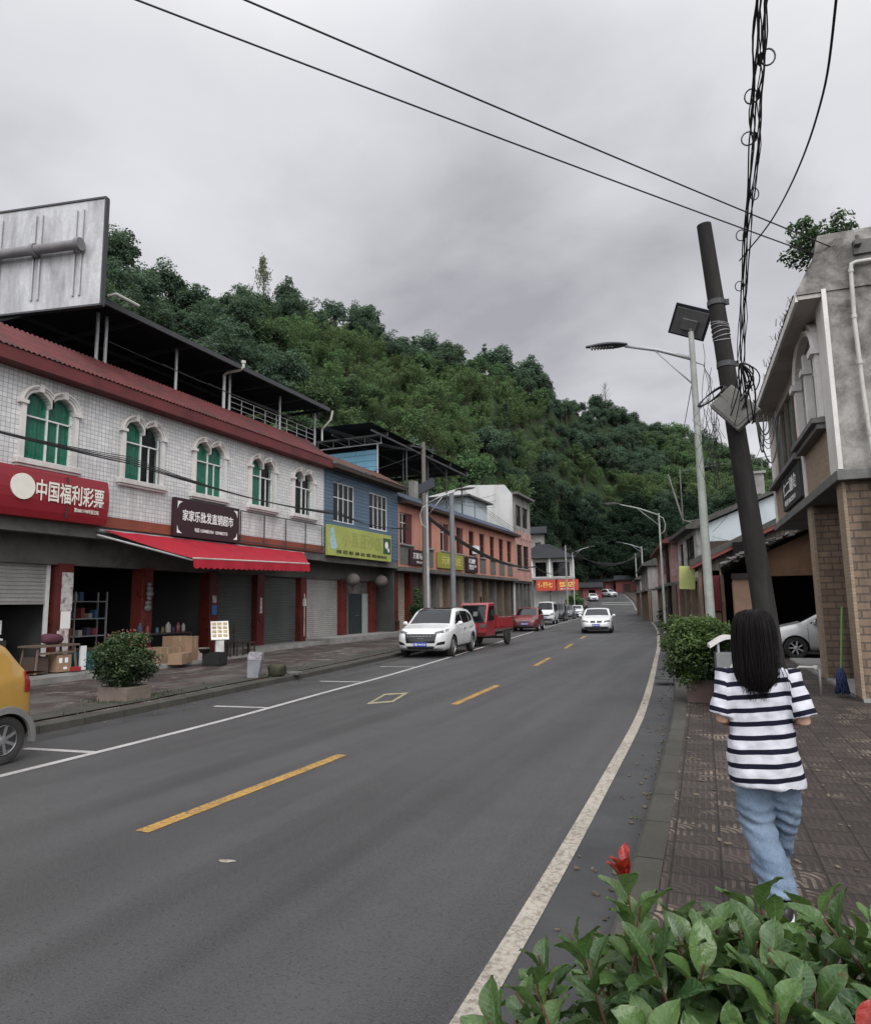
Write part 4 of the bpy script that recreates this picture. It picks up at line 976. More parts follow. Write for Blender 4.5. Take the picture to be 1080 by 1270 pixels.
mb.add(a_,[(0,1,5,4),(1,2,5),(2,3,4,5),(3,0,4),(3,2,1,0)]); build('roof', mb, M['sheet_dark'], RE)
M['sign_orange'] = mat_plain('orange red sign', (.38,.04,.018), .6)
M['gold'] = mat_plain('gold lettering', (.75,.48,.10), .5)
for (a,b_,tx,lb) in ((-5.35,-2.6,'伍四七','orange red restaurant sign with gold characters, left of the lamp post'),(-2.4,.55,'饭店','orange red restaurant sign with gold characters, right of the lamp post')):
    S = thing('restaurant_board', lb, 'sign', (-19.6,97.5,gz(97)), R(-79), 'restaurant boards at the bend')
    mb = MB(); mb.bx(.25,.4,a,b_,3.35,4.9); build('panel', mb, M['sign_orange'], S); lettering(S, tx, (.41,(a+b_)/2-.1,4.2),(b_-a)*.75,.8,M['gold'],bold=.014)
    S_=0
    if tx == '饭店': lettering(S,'住宿 停车 火锅',(.41,(a+b_)/2-.1,3.58),2.0,.2,M['white'],bold=.01)
# far end: low red wall and small red roofed houses across the bend
M['red_wall'] = mat_rough('dull red wall', (.16,.05,.05), (.22,.075,.07), .8, .85, .2, 20)
for (a,r,w_,h,lb) in ((6.7,182,9,3.6,'small red walled house right of the far bend'),(8.6,186,10,3.2,'long low red walled house behind the far white cars'),(10.5,160,7,3.0,'dark red shed left of the far white cars')):
    x, y = polar(a, r); z = gz(y)
    H = thing('red_house', lb, 'building', (x,y,z-.3), R(a-90))
    wall_panel('wall', H, -w_/2, w_/2, 0, h, [rect(-w_*.3,-w_*.1,.3,2.3),rect(w_*.1,w_*.3,1.0,2.2)], M['red_wall'])
    mb = MB(); mb.bx(-5,-.22,-w_/2,-w_/2+.2,0,h); mb.bx(-5,-.22,w_/2-.2,w_/2,0,h); mb.bx(-5.2,-5,-w_/2,w_/2,0,h); build('side_wall', mb, M['red_wall'], H)
    mb = MB(); mb.bx(-.2,-.12,-w_*.3,-w_*.1,.3,2.3); build('door', mb, M['wood_dark'], H)
    mb = MB(); mb.prism([(.8,h-.15),(-2.6,h+1.0),(-6,h-.15),(-6,h-.3),(.8,h-.3)],'Y',-w_/2-.4,w_/2+.4); build('roof', mb, M['sheet_dark'], H)
# ======================================================= old corner house on the right
RR = R(182.76)
CH = thing('corner_house','old weathered house on brick pillars with arched window and overhanging eave at the right edge','building',(1.5,21.3,0),RR)
M['stain_wall'] = mat_rough('black stained plaster', (.31,.295,.275), (.44,.42,.39), .9, .9, .45, 28, stain=(.045,.041,.037), stain_scale=1.5, stain_amt=.95, slo=.38, shi=.66)
M['soffit'] = mat_rough('pale soffit plaster', (.40,.37,.34), (.50,.465,.43), .8, .85, .12, 20, stain=(.09,.05,.045), stain_scale=.5, stain_amt=.6)
M['brick'] = mat_brick('tan brick', .21, .075, (.30,.19,.11), (.20,.13,.08), (.13,.11,.09), .012, 'XYZ', .5, .8, .7, stain=(.03,.03,.03), stain_amt=.7)
M['brick_small'] = mat_brick('small tan brick', .16, .055, (.34,.255,.175), (.25,.19,.13), (.22,.19,.15), .008, 'XYZ', .5, .8, .6)
M['brick_pillar'] = mat_brick('rough brick pillar', .3, .13, (.235,.165,.115), (.14,.10,.075), (.085,.073,.062), .014, 'XYZ', .5, .85, .9, stain=(.012,.012,.012), stain_amt=.9)
M['slab_grey'] = mat_rough('grey slab edge', (.13,.13,.125), (.19,.19,.18), 1.2, .8, .2, 25, stain=(.05,.05,.05), stain_amt=.6, stain_scale=1.5)
M['green_curtain'] = mat_rough('faded green shutters', (.055,.085,.075), (.14,.19,.165), 3, .7, .1, 20)
LY = 8.31
arch = [(5.45,4.95),(7.55,4.95),(7.55,6.2)] + [(6.5+1.05*cos(pi*k/12), 6.2+.55*sin(pi*k/12)) for k in range(1,12)] + [(5.45,6.2)]
wall_panel('wall', CH, .0, LY, 3.85, 7.0, [arch, rect(.75,4.85,4.85,6.6)], M['soffit'])
mb = MB(); mb.bx(-9,0,LY,LY+.2,3.7,7.75); build('side_wall', mb, M['stain_wall'], CH)
mb = MB(); mb.bx(-9,-.22,0,.2,3.85,7.0); mb.bx(-9.2,-9,0,LY+.2,0,7.7); mb.bx(-2.6,-2.5,.2,LY,3.9,7); mb.bx(-9,-.22,.2,LY,7.0,7.1); build('inner_wall', mb, M['inner'], CH)
mb = MB(); mb.bx(-9,.1,-.15,LY+.24,3.68,3.85); build('floor_slab', mb, M['slab_grey'], CH, bevel=.01)
mb = MB(); mb.bx(-.0,.07,LY-.42,LY+.235,3.86,6.98); build('pilaster', mb, M['white_trim'], CH)
for a_,b_ in ((5.0,5.32),(.0,.3)):
    mb = MB(); mb.bx(0,.06,a_,b_,3.86,6.98); build('pilaster', mb, M['white_trim'], CH)
for a_,b_ in ((5.34,LY-.44),(.32,4.98)):
    mb = MB(); mb.bx(0,.035,a_,b_,3.86,4.72); build('brick_panel', mb, M['brick_small'], CH)
# window of the near bay: arch moulding, mullions, louvres
f = MB(); f.bx(-.16,-.1,6.45,6.55,4.95,6.7); f.bx(-.16,-.1,5.45,7.55,6.17,6.23)
for y in (5.45,5.98,6.98,7.5): f.bx(-.16,-.1,y,y+.05,4.95,6.17)
win = build('window', f, M['white_trim'], CH)
g = MB(); tr = tessellate_polygon([[Vector((p[0],p[1],0)) for p in arch]]); g.add([(-.13,p[0],p[1]) for p in arch], tr); build('pane', g, M['glass'], win)
m_ = MB(); rings = []
for k in range(17):
    a = pi*k/16; cy, cz = 6.5+1.05*cos(a), 6.2+.6*sin(a); ny, nz = cos(a), sin(a)
    rings.append([(0,cy,cz),(.12,cy,cz),(.16,cy+ny*.1,cz+nz*.1),(.1,cy+ny*.13,cz+nz*.13),(.13,cy+ny*.24,cz+nz*.24),(0,cy+ny*.24,cz+nz*.24)])
m_.loft(rings)
for y in (5.2,7.55): m_.bx(0,.13,y,y+.24,4.95,6.1); m_.bx(0,.2,y-.05,y+.29,6.1,6.22)
for y in (6.42,): m_.bx(-.02,.12,y,y+.16,4.95,6.5); m_.bx(-.02,.18,y-.05,y+.21,6.1,6.2)
build('moulding', m_, M['white_trim'], win)
for y0 in (5.55,7.1):
    l = MB()
    for k in range(16): l.box((-.04,y0+.17,5.05+k*.066),(.03,.34,.045),(0,.6,0))
    build('louvre', l, M['wood_dark'], win)
s = MB(); s.bx(0,.28,5.25,7.85,4.83,4.93); s.bx(0,.2,5.3,7.8,4.73,4.83); build('sill', s, M['slab_grey'], win, bevel=.01)
mb = MB(); mb.cyl((.1,6.1,4.95),(.1,6.1,5.13),.04,.04,10); mb.cyl((.1,6.1,5.13),(.1,6.1,5.2),.035,.015,10)
o = build('water_bottle', mb, mat_plain('blue plastic', (.12,.25,.42), .3)); o.location = (1.5,21.3,0); o.rotation_euler = (0,0,RR); tag(o,'small blue plastic bottle on the sill of the arched window','bottle')
# far bay: tall green boards behind a long sill
f = MB(); n = 24
V = []; 
for k in range(n+1):
    y = lerp(.78,4.82,k/n); V.append((-.12+.035*(k%2)+.02*sin(k*1.7), y))
f.add([(p[0],p[1],4.85) for p in V]+[(p[0],p[1],6.6) for p in V],[(k,k+1,n+2+k,n+1+k) for k in range(n)])
win = build('window', f, M['green_curtain'], CH)
for y in (.75,1.75,2.75,3.8,4.78):
    mb = MB(); mb.bx(-.08,-.02,y,y+.07,4.86,6.6); build('mullion', mb, M['wood'], win)
s = MB(); s.bx(0,.22,.3,5.0,4.74,4.84); build('sill', s, M['slab_grey'], win, bevel=.01)
# eave: soffit slab, fascia, tile edge with weeds, gable parapet
mb = MB(); mb.bx(.0,.42,-.2,LY+.2,6.86,6.93); build('soffit', mb, M['soffit'], CH)
mb = MB(); vs=[]
rows=7; n=200
for r_ in range(rows+1):
    t=r_/rows
    for k in range(n+1):
        y=lerp(-.25,LY+.1,k/n); vs.append((lerp(.48,-1.6,t), y, lerp(6.99,7.85,t)+.035*abs(sin(pi*y/.2))+.015*noise.noise((y*3,t*9,1))))
mb.add(vs,[(r_*(n+1)+k,r_*(n+1)+k+1,(r_+1)*(n+1)+k+1,(r_+1)*(n+1)+k) for r_ in range(rows) for k in range(n)])
M['tile_grey'] = mat_rough('old grey roof tile', (.055,.055,.05), (.11,.108,.10), 3, .9, .5, 20, stain=(.03,.04,.02), stain_scale=1.2, stain_amt=.7)
roof = build('roof', mb, M['tile_grey'], CH)
mb = MB(); mb.bx(.42,.47,-.25,LY+.18,6.84,6.985); build('fascia', mb, M['white_trim'], roof)
mb = MB(); mb.prism([(.44,6.94),(.44,7.02),(.12,7.62),(.05,7.95),(-9,7.95),(-9,6.94)],'Y',LY+.02,LY+.225); build('gable_parapet', mb, M['stain_wall'], CH)
# drain pipe and wire brackets on the side wall
mb = MB(); q = LY+.29
mb.tube([(-.82,q,7.34),(-.47,q,7.34),(-.40,q,7.32),(-.38,q,7.22),(-.36,q,6.3),(-.38,q,5.2),(-.42,q,4.1),(-.45,q,3.3)],.034,10); 
for p in ((-.38,7.2),(-.375,5.6),(-.41,4.4),(-.36,6.4)): mb.cyl((p[0],q,p[1]-.03),(p[0],q,p[1]+.03),.043,.043,10)
build('drain_pipe', mb, M['pvc'], CH, smooth=True, angle=50)
mb = MB(); mb.bx(-1.25,-.45,LY+.226,LY+.3,7.48,7.72); 
for x in (-.5,-.95,-1.2): mb.bx(x-.05,x+.05,LY+.226,LY+.42,7.6,7.68); mb.cyl((x,LY+.38,7.66),(x,LY+.38,7.76),.025,.03,8)
build('wire_bracket', mb, M['concrete_dark'], CH)
# ground floor
for i,(y,lb) in enumerate(((8.1,'nearest brick pillar, soot black at the foot'),(5.0,None))):
    mb = MB(); mb.bx(-.55,-.05,y-.22,y+.22,.1,3.68); p = build('pillar', mb, M['brick_pillar'], CH)
    if lb: p['label'] = lb
    mb = MB(); mb.bx(-.05,.0,y-.23,y+.23,.1,3.68); build('mosaic_face', mb, M['brick_small'], p)
mb = MB(); mb.bx(-4.2,-4.0,3.2,LY,.1,3.68); mb.bx(-9,-4.2,LY-.2,LY-.05,.1,3.68); build('back_wall', mb, M['inner'], CH)
mb = MB(); mb.bx(-4,-.56,LY-.1,LY+.12,.1,3.2); build('base_wall', mb, mat_rough('near black wall',(.02,.018,.017),(.05,.042,.038),1.5,.9,.5,20), CH)  # near-black wall closing the ground floor side
mb = MB(); mb.bx(-3,.0,-.1,LY+.1,.05,.17); build('arcade_floor', mb, M['concrete'], CH)
mb = MB(); mb.bx(-2.2,-.6,LY+.13,LY+.5,2.72,3.02); build('ledge', mb, M['slab_grey'], CH, bevel=.015)
S = thing('clinic_sign','dark sign with white characters hung on the front of the old corner house','sign',(1.5,21.3,0),RR)
mb = MB(); mb.bx(.05,.12,2.15,5.02,3.93,4.7); build('panel', mb, mat_rough('dark sign board',(.03,.032,.035),(.045,.047,.05),1,.5,.05,20), S)
lettering(S,'仁二副食',(.125,3.5,4.4),2.1,.34,M['white'],bold=.014); lettering(S,'电话 58672311',(.125,3.4,4.07),1.7,.14,M['white'],bold=.01)

# ======================================================= houses further along the right side
M['brown_board'] = mat_rough('rusty brown boards', (.105,.058,.032), (.16,.092,.052), 2, .8, .25, 25, stain=(.06,.035,.02), stain_scale=1.2, stain_amt=.6, streak=True)
M['salmon'] = mat_rough('salmon plaster', (.33,.21,.145), (.4,.26,.185), 1.0, .85, .15, 20, stain=(.16,.1,.07), stain_amt=.5)
M['pale_wall'] = mat_rough('pale blue white wall', (.44,.5,.52), (.52,.57,.59), .9, .8, .1, 20, stain=(.27,.3,.31), stain_scale=.7, stain_amt=.5, streak=True)
M['board_grey'] = mat_brick('grey brown upright boards', .16, 6, (.13,.11,.095), (.09,.075,.065), (.03,.025,.02), .012, 'XZ', 0, .85, .5, stain=(.04,.035,.03), stain_amt=.5)
def tile_slope(name, parent, poly_fn, y0, y1, mat, pitch=.24, amp=.04, n_rows=8):
    """roof running along world y between y0,y1; poly_fn(t) -> (x,z)"""
    mb = MB(); n = int((y1-y0)/pitch*5); vs = []
    for r_ in range(n_rows+1):
        x, z = poly_fn(r_/n_rows)
        for k in range(n+1):
            y = lerp(y0,y1,k/n); vs.append((x,y,z+amp*abs(sin(pi*y/pitch))+.03*noise.noise((x*2,y*2,3))+.02*(r_%2)))
    mb.add(vs,[(r_*(n+1)+k,r_*(n+1)+k+1,(r_+1)*(n+1)+k+1,(r_+1)*(n+1)+k) for r_ in range(n_rows) for k in range(n)])
    return build(name, mb, mat, parent, world=True)
SHD = thing('tile_roof_shed','low open shed with rusty brown boards and broken grey tile roof behind the silver car','shed',(.2,24.3,0))
mb = MB(); mb.prism([(1.25,2.5),(4.6,2.5),(4.6,4.75),(1.25,3.25)],'Y',24.3,24.38); build('board', mb, M['brown_board'], SHD, world=True)
mb = MB(); mb.bx(.25,1.22,24.3,24.42,.1,2.44); mb.bx(.25,.37,24.42,30,.1,2.44); build('wall', mb, M['salmon'], SHD, world=True)
mb = MB(); mb.bx(.2,1.24,24.2,24.44,2.44,2.62); build('beam', mb, M['wood_dark'], SHD, world=True)
mb = MB(); mb.bx(4.6,4.75,24.3,30,.1,4.6); mb.bx(.37,4.6,29.0,29.1,.1,4.0); build('back_wall', mb, M['void'], SHD, world=True)  # near-black walls painted as the dark inside of the shed
tile_slope('roof', SHD, lambda t: (lerp(-.1,4.9,t), lerp(2.78,4.98,t)), 23.9, 30.2, M['tile_grey'])
mb = MB(); rs2 = random.Random(4)
for k in range(90): x = rs2.uniform(-.1,4.6); mb.box((x,24.0+rs2.uniform(-.1,.3),2.86+.44*x+rs2.uniform(0,.12)),(rs2.uniform(.12,.3),.2,.03),(rs2.uniform(-.5,.5),rs2.uniform(-.6,.3),rs2.uniform(-.6,.6)))
lt_ = build('loose_tiles', mb, mat_rough('broken pale tile',(.10,.10,.09),(.19,.185,.17),5,.9,.4,20), SHD, world=True); lt_['kind'] = 'stuff'
B1 = thing('plank_house','brown plank house with lean-to roof and red edge board, door hung with red cloth','house',(-1,29.5,0))
mb = MB(); mb.prism([(-.95,2.95),(3.5,2.95),(3.5,5.3),(-.95,3.2)],'Y',29.5,29.58); build('plank_gable', mb, M['board_grey'], B1, world=True)
mb = MB(); mb.prism([(-1.25,3.12),(3.6,5.4),(3.6,5.62),(-1.25,3.36)],'Y',29.1,35.0); build('roof', mb, M['tile_grey'], B1, world=True)
mb = MB(); mb.prism([(-1.25,2.98),(3.6,5.25),(3.6,5.395),(-1.25,3.115)],'Y',29.12,29.2); build('edge_board', mb, mat_plain('dull red board',(.16,.035,.03),.7), B1, world=True)
mb = MB(); mb.bx(-.95,-.8,29.6,35,.1,3.2); mb.bx(3.4,3.5,29.6,35,.1,5); mb.bx(-.8,3.4,33,33.1,.1,4.4); build('wall', mb, M['wood_dark'], B1, world=True)
mb = MB()
for x in (-.9,-.1,.95): mb.bx(x-.07,x+.07,29.45,29.6,.1,2.95)
mb.bx(-.83,-.2,29.52,29.57,.1,1.3); build('post', mb, M['wood'], B1, world=True)
mb = MB(); n = 20; vs = [(-.8+.62*k/n, 29.4+.04*sin(k*1.9)) for k in range(n+1)]
mb.add([(p[0],p[1],1.35) for p in vs]+[(p[0],p[1],2.75) for p in vs],[(k,k+1,n+2+k,n+1+k) for k in range(n)])
o = build('hanging_cloth', mb, mat_plain('dark red cloth',(.11,.012,.015),.8), None, smooth=True); tag(o,'dark red cloth hanging in the doorway of the plank house','cloth')
mb = MB(); mb.box((-1.42,30.2,2.72),(.62,.06,.95),(0,.05,.12)); o = build('yellow_sign', mb, mat_rough('faded yellow sign',(.38,.42,.14),(.46,.5,.2),1.5,.6,.05,20,stain=(.3,.3,.12))); tag(o,'faded yellow green sign board hanging at the plank house eave','sign')
B2 = thing('white_gable_house','two storey house with pale plain gable wall behind the plank house','house',(-.5,35.2,0))
mb = MB(); mb.prism([(-.55,.1),(7,.1),(7,7.0),(3.3,6.95),(-.55,5.45)],'Y',35.2,35.4); build('gable_wall', mb, M['pale_wall'], B2, world=True)
mb = MB(); mb.bx(-.55,-.35,35.4,37,.1,5.4); mb.bx(6.8,7,35.4,41,.1,6.9); build('wall', mb, M['pale_wall'], B2, world=True)
mb = MB(); mb.prism([(-.95,5.36),(3.3,7.02),(7.4,5.6),(7.4,5.75),(3.3,7.2),(-.95,5.5)],'Y',34.9,41); build('roof', mb, M['tile_grey'], B2, world=True)
mb = MB(); mb.bx(1.1,2.1,36.6,37.6,6,7.9); mb.bx(1.0,2.2,36.5,37.7,7.9,8.02); build('chimney', mb, M['concrete'], B2, world=True)
def street_house(name, label, x0,y0,x1,y1,h,mat,roofm,wins,gf,depth=6):
    """right hand house: front from far point (x1,y1) to near point (x0,y0), facing the road"""
    ln = math.hypot(x0-x1,y0-y1); ang = math.atan2(-(x0-x1)/ln,(y0-y1)/ln)
    H = thing(name,label,'building',(x1,y1,gz((y0+y1)/2)),ang)
    wall_panel('wall', H, 0, ln, 2.9, h, [rect(*w_) for w_ in wins], mat)
    for w_ in wins: rect_window(H,w_[0],w_[1],w_[2],w_[3],M['wood_dark'],M['glass'],3,1)
    mb = MB(); mb.bx(-depth,-.22,ln-.2,ln,0,h); mb.bx(-depth,-.22,0,.2,0,h); mb.bx(-depth-.2,-depth,0,ln,0,h); mb.bx(-1.3,-1.2,.2,ln-.2,0,2.7); build('side_wall', mb, mat, H)
    mb = MB(); mb.bx(-1.3,.25,0,ln,2.72,2.9); build('canopy_slab', mb, M['concrete_dark'], H)
    mb = MB(); mb.prism([(.5,h-.12),(-depth/2,h+1.3),(-depth-.5,h-.12),(-depth-.5,h-.3),(.5,h-.3)],'Y',-.3,ln+.3); build('roof', mb, roofm, H)
    n = max(2,int(ln/2.2))
    for k in range(n+1): pillar(H, .15+(ln-.3)*k/n, .25,.25,-.12,0,2.72,M['wood'])
    for k in range(n): 
        if k%2==0: shutter(H, .3+(ln-.3)*k/n, .05+(ln-.3)*(k+1)/n, .05, 2.6, M[gf], -1.15,.12)
    return H
M['peel'] = mat_rough('peeling white plaster', (.42,.42,.4), (.55,.55,.53), 1.4, .9, .5, 20, stain=(.13,.11,.09), stain_scale=1.5, stain_amt=.95)
M['pinkish'] = mat_rough('patchy pink plaster', (.30,.14,.125), (.42,.26,.24), 1.2, .85, .3, 20, stain=(.5,.46,.43), stain_scale=1.3, stain_amt=.7)
street_house('peeling_house','two storey house with peeling white plaster and a big dark window, right side',-1.15,36.2,-2.45,43.2,5.6,M['peel'],M['tile_grey'],[(.8,2.2,3.5,5.0),(3.2,6.2,3.4,5.1)],'wood_dark')
street_house('pink_row_house','patchy pink and white two storey house further along the right side',-2.9,44.2,-5.0,58.5,5.6,M['pinkish'],M['roof_red'],[(1,2.6,3.6,5.0),(4.2,5.8,3.6,5.0),(7.4,9,3.6,5.0),(10.6,12.4,3.6,5.0)],'wood_dark')
street_house('dark_row_house','narrow weathered house far along the right side',-6.2,63,-8.6,80,5.2,M['grey_wall'],M['tile_grey'],[(2,4,3.4,4.8),(7,9,3.4,4.8),(12,14,3.4,4.8)],'wood_dark')
street_house('last_row_house','last small house before the far bend on the right',-9.2,84,-11,96,4.6,M['grey_wall'],M['tile_grey'],[(2,4,3.2,4.2),(7,9,3.2,4.2)],'wood_dark')
# white pipe frame on the roof of the peeling house
mb = MB(); mb.tube([(-2.6,41,9.0),(-1.9,40,6.2),(-1.3,39.2,5.9)],.05,8); mb.cyl((-1.9,40,6.1),(3.2,39,6.45),.03,.03,8); mb.cyl((-1.9,40,6.0),(-1.9,40,9.1),.035,.035,6); mb.cyl((-1.9,40,8.95),(4,39,9.3),.02,.02,6); mb.cyl((2.2,39.3,6.4),(2.2,39.3,9.2),.03,.03,6)
o = build('pipe_frame', mb, M['beam']); tag(o,'white pipe frame rising above the roof of the peeling house','pipe frame')

# ======================================================= poles, lamps, wires
def tubes(name, label, cat, paths, mat, n=6, group=None):
    mb = MB()
    for pts, r in paths: mb.tube(pts, r, n)
    o = build(name, mb, mat, None, smooth=True); tag(o, label, cat, group); return o
def sag(a, b, d, n=18):
    a, b = Vector(a), Vector(b); return [a.lerp(b,k/n)+Vector((0,0,-4*d*(k/n)*(1-k/n))) for k in range(n+1)]
# leaning concrete pole
PB, PT = Vector((.62,11.3,.1)), Vector((.07,10.75,7.5))
LP_ = thing('utility_pole','leaning dark concrete utility pole beside the pavement bush','utility pole',PB)
M['pole_dark'] = mat_rough('dark damp concrete', (.017,.016,.0155), (.032,.030,.028), 1.2, .85, .25, 30, stain=(.055,.052,.048), stain_scale=2.2, stain_amt=.5, spec=.15, streak=True)
mb = MB(); mb.tube([PB+(PT-PB)*t-PB*0 for t in (-.03,.2,.4,.6,.8,1)],[.172,.160,.146,.132,.120,.106],20); build('pole', mb, M['pole_dark'], LP_, smooth=True, angle=50, world=True)
for t in (.83,.70):
    mb = MB(); c_ = PB+(PT-PB)*t; mb.lathe([(.118,-.04),(.134,-.04),(.134,.04),(.118,.04)],18,c_); mb.box(c_+Vector((.15,0,0)),(.06,.05,.08)); build('clamp', mb, M['steel_dark'], LP_, world=True)
mb = MB()
for k in range(6): mb.tube([PB+(PT-PB)*(.752+.007*k)+Vector((.128*cos(x),.128*sin(x),.03*sin(x+k))) for x in [2*pi*j/20 for j in range(21)]], .006, 5)
build('wire_wrap', mb, M['galv'], LP_, world=True)
BX = PB+(PT-PB)*.6+Vector((.02,-.26,0))
JB = thing('junction_box','grey cable junction box strapped crooked on the leaning pole','junction box',BX)
M['box_grey'] = mat_rough('grimy grey box', (.12,.12,.108), (.19,.186,.17), 3, .6, .1, 30, stain=(.06,.055,.05), stain_scale=3, stain_amt=.6)
mb = MB(); mb.box((.0,0,0),(.56,.17,.42),(0,R(50),R(-6))); build('case', mb, M['box_grey'], JB, bevel=.015)
mb = MB(); mb.box((-.015,-.092,0.01),(.48,.015,.35),(0,R(50),R(-6))); mb.box((.0,0,-.0),(.575,.185,.02),(0,R(50),0)) ; build('lid', mb, M['box_grey'], JB)
mb = MB(); mb.box((.1,-.1,-.04),(.03,.03,.06),(0,R(50),0)); build('latch', mb, M['steel_dark'], JB)
# overhead cable bundle towards the camera
BC = [(.40,9.9,4.95),(.43,9.0,5.38),(.45,7.5,5.56),(.48,6.0,5.57),(.46,5.0,5.41),(.43,4.0,5.17),(.42,2.0,4.9),(.5,-2,5.2),(.8,-8,6.6)]
rs3 = random.Random(8)
def bundle(i):
    ph = rs3.uniform(0,6.28); am = rs3.uniform(.008,.05); pts = []
    dense = []
    for k in range(len(BC)-1):
        for s in range(6): dense.append(Vector(BC[k]).lerp(Vector(BC[k+1]),s/6))
    for k, p in enumerate(dense):
        q = k/len(dense); pts.append(p+Vector((am*sin(ph+k*.13)+.03*noise.noise((i*3.1,k*.3,0)),0,am*.8*cos(ph+k*.11)-.1*rs3.random()*0)))
    return pts
mb = MB()
for i in range(9): mb.tube(bundle(i), rs3.choice([.003,.004,.005,.0065]), 5)
for (k,dx) in ((8,-.12),(12,-.13),(19,-.14),(23,-.12),(26,.12),(15,.1)):
    t = k/6; a_ = Vector(BC[int(t)]).lerp(Vector(BC[min(int(t)+1,len(BC)-1)]),t-int(t))
    mb.tube([a_+Vector((dx*(.5-.5*cos(x))*.75, .0, .06*sin(x))) for x in [2*pi*j/14 for j in range(15)]], .006, 5)
    mb.sphere(a_,.018,8,(1,4.0,1))
o = build('cable_bundle', mb, M['cable'], None, smooth=True); tag(o,'thick tangled bundle of black cables running overhead from the leaning pole','cables')
# tangle around the box and drop lines
mb = MB()
bp = Vector((.40,9.9,4.95))
for i in range(16):
    e_ = BX+Vector((rs3.uniform(-.1,.3),-.1,rs3.uniform(-.3,.25)))
    mid = (bp+e_)/2+Vector((rs3.uniform(-.12,.3),rs3.uniform(-.15,.1),rs3.uniform(-.05,.2)))
    mb.tube([bp.lerp(mid,t)*(1-t)+mid.lerp(e_,t)*t for t in [k/8 for k in range(9)]], rs3.choice([.006,.009,.012]), 5)
for i in range(5):   # coil to the left of the pole
    c_ = BX+Vector((-.30,.02,.24)); a0 = .6
    mb.tube([c_+Vector(((.17+.01*i)*cos(x), .04*sin(x)+.015*i, .07*sin(x)+.12*cos(x))) for x in [2*pi*j/20 for j in range(21)]], .009, 5)
for i in range(10):  # hanging loops to the eave
    a_ = BX+Vector((.25,-.05,rs3.uniform(-.25,.1))); b_ = Vector((1.12,19.5,6.75)) if i < 3 else BX+Vector((rs3.uniform(.35,.6),.1,rs3.uniform(-.2,.15)))
    if i < 3: mb.tube(sag(a_,b_,.15+.1*i,16), .006, 4)
    else:
        d = rs3.uniform(.25,.75); mb.tube(sag(a_,b_,d,12), rs3.choice([.006,.01]), 5)
for i in range(8):
    a_ = PB+(PT-PB)*rs3.uniform(.6,.76)+Vector((rs3.uniform(-.32,-.18),-.1,0)); ln = rs3.uniform(.5,2.0)
    mb.tube([a_+Vector((.04*sin(k*.9+i),0,-ln*k/10)) for k in range(11)], .004, 4)
for i in range(26):   # dense hanging mess left of the pole, below the box
    a_ = Vector((-.03+rs3.uniform(-.16,.12),11.1,4.7-rs3.uniform(0,.6))); b_ = a_+Vector((rs3.uniform(-.15,.1),.05,-rs3.uniform(.25,.75)))
    mid = (a_+b_)/2+Vector((rs3.uniform(-.18,.12),0,0)); mb.tube([a_,mid,b_], .0032, 4)
o = build('tangled_cables', mb, M['cable'], None, smooth=True); tag(o,'messy knot of loose black cables around the junction box','cables')
# two long wires across the road and one slack line on the right
tubes('overhead_wire','upper of the two long wires crossing the sky to the corner house','wire',[(sag((2.36,13.2,7.72),(-13,-6.5,8.25),.12,24),.011)],M['cable'])
tubes('overhead_wire','lower of the two long wires crossing the sky to the corner house','wire',[(sag((2.0,13.2,7.72),(-13,-4.6,8.55),.12,24),.011)],M['cable'])
SL = [(.42,8.6,5.8),(.70,7.0,5.47),(.845,5.3,5.24),(.78,3.7,5.12),(.6,0,5.5)]
SLd = [Vector(tuple(smooth_interp([(i,p[j]) for i,p in enumerate(SL)], k/10) for j in range(3))) for k in range(41)]
tubes('slack_wire','single slack wire curving down at the right of the cable bundle','wire',[(SLd,.008)],M['cable'])
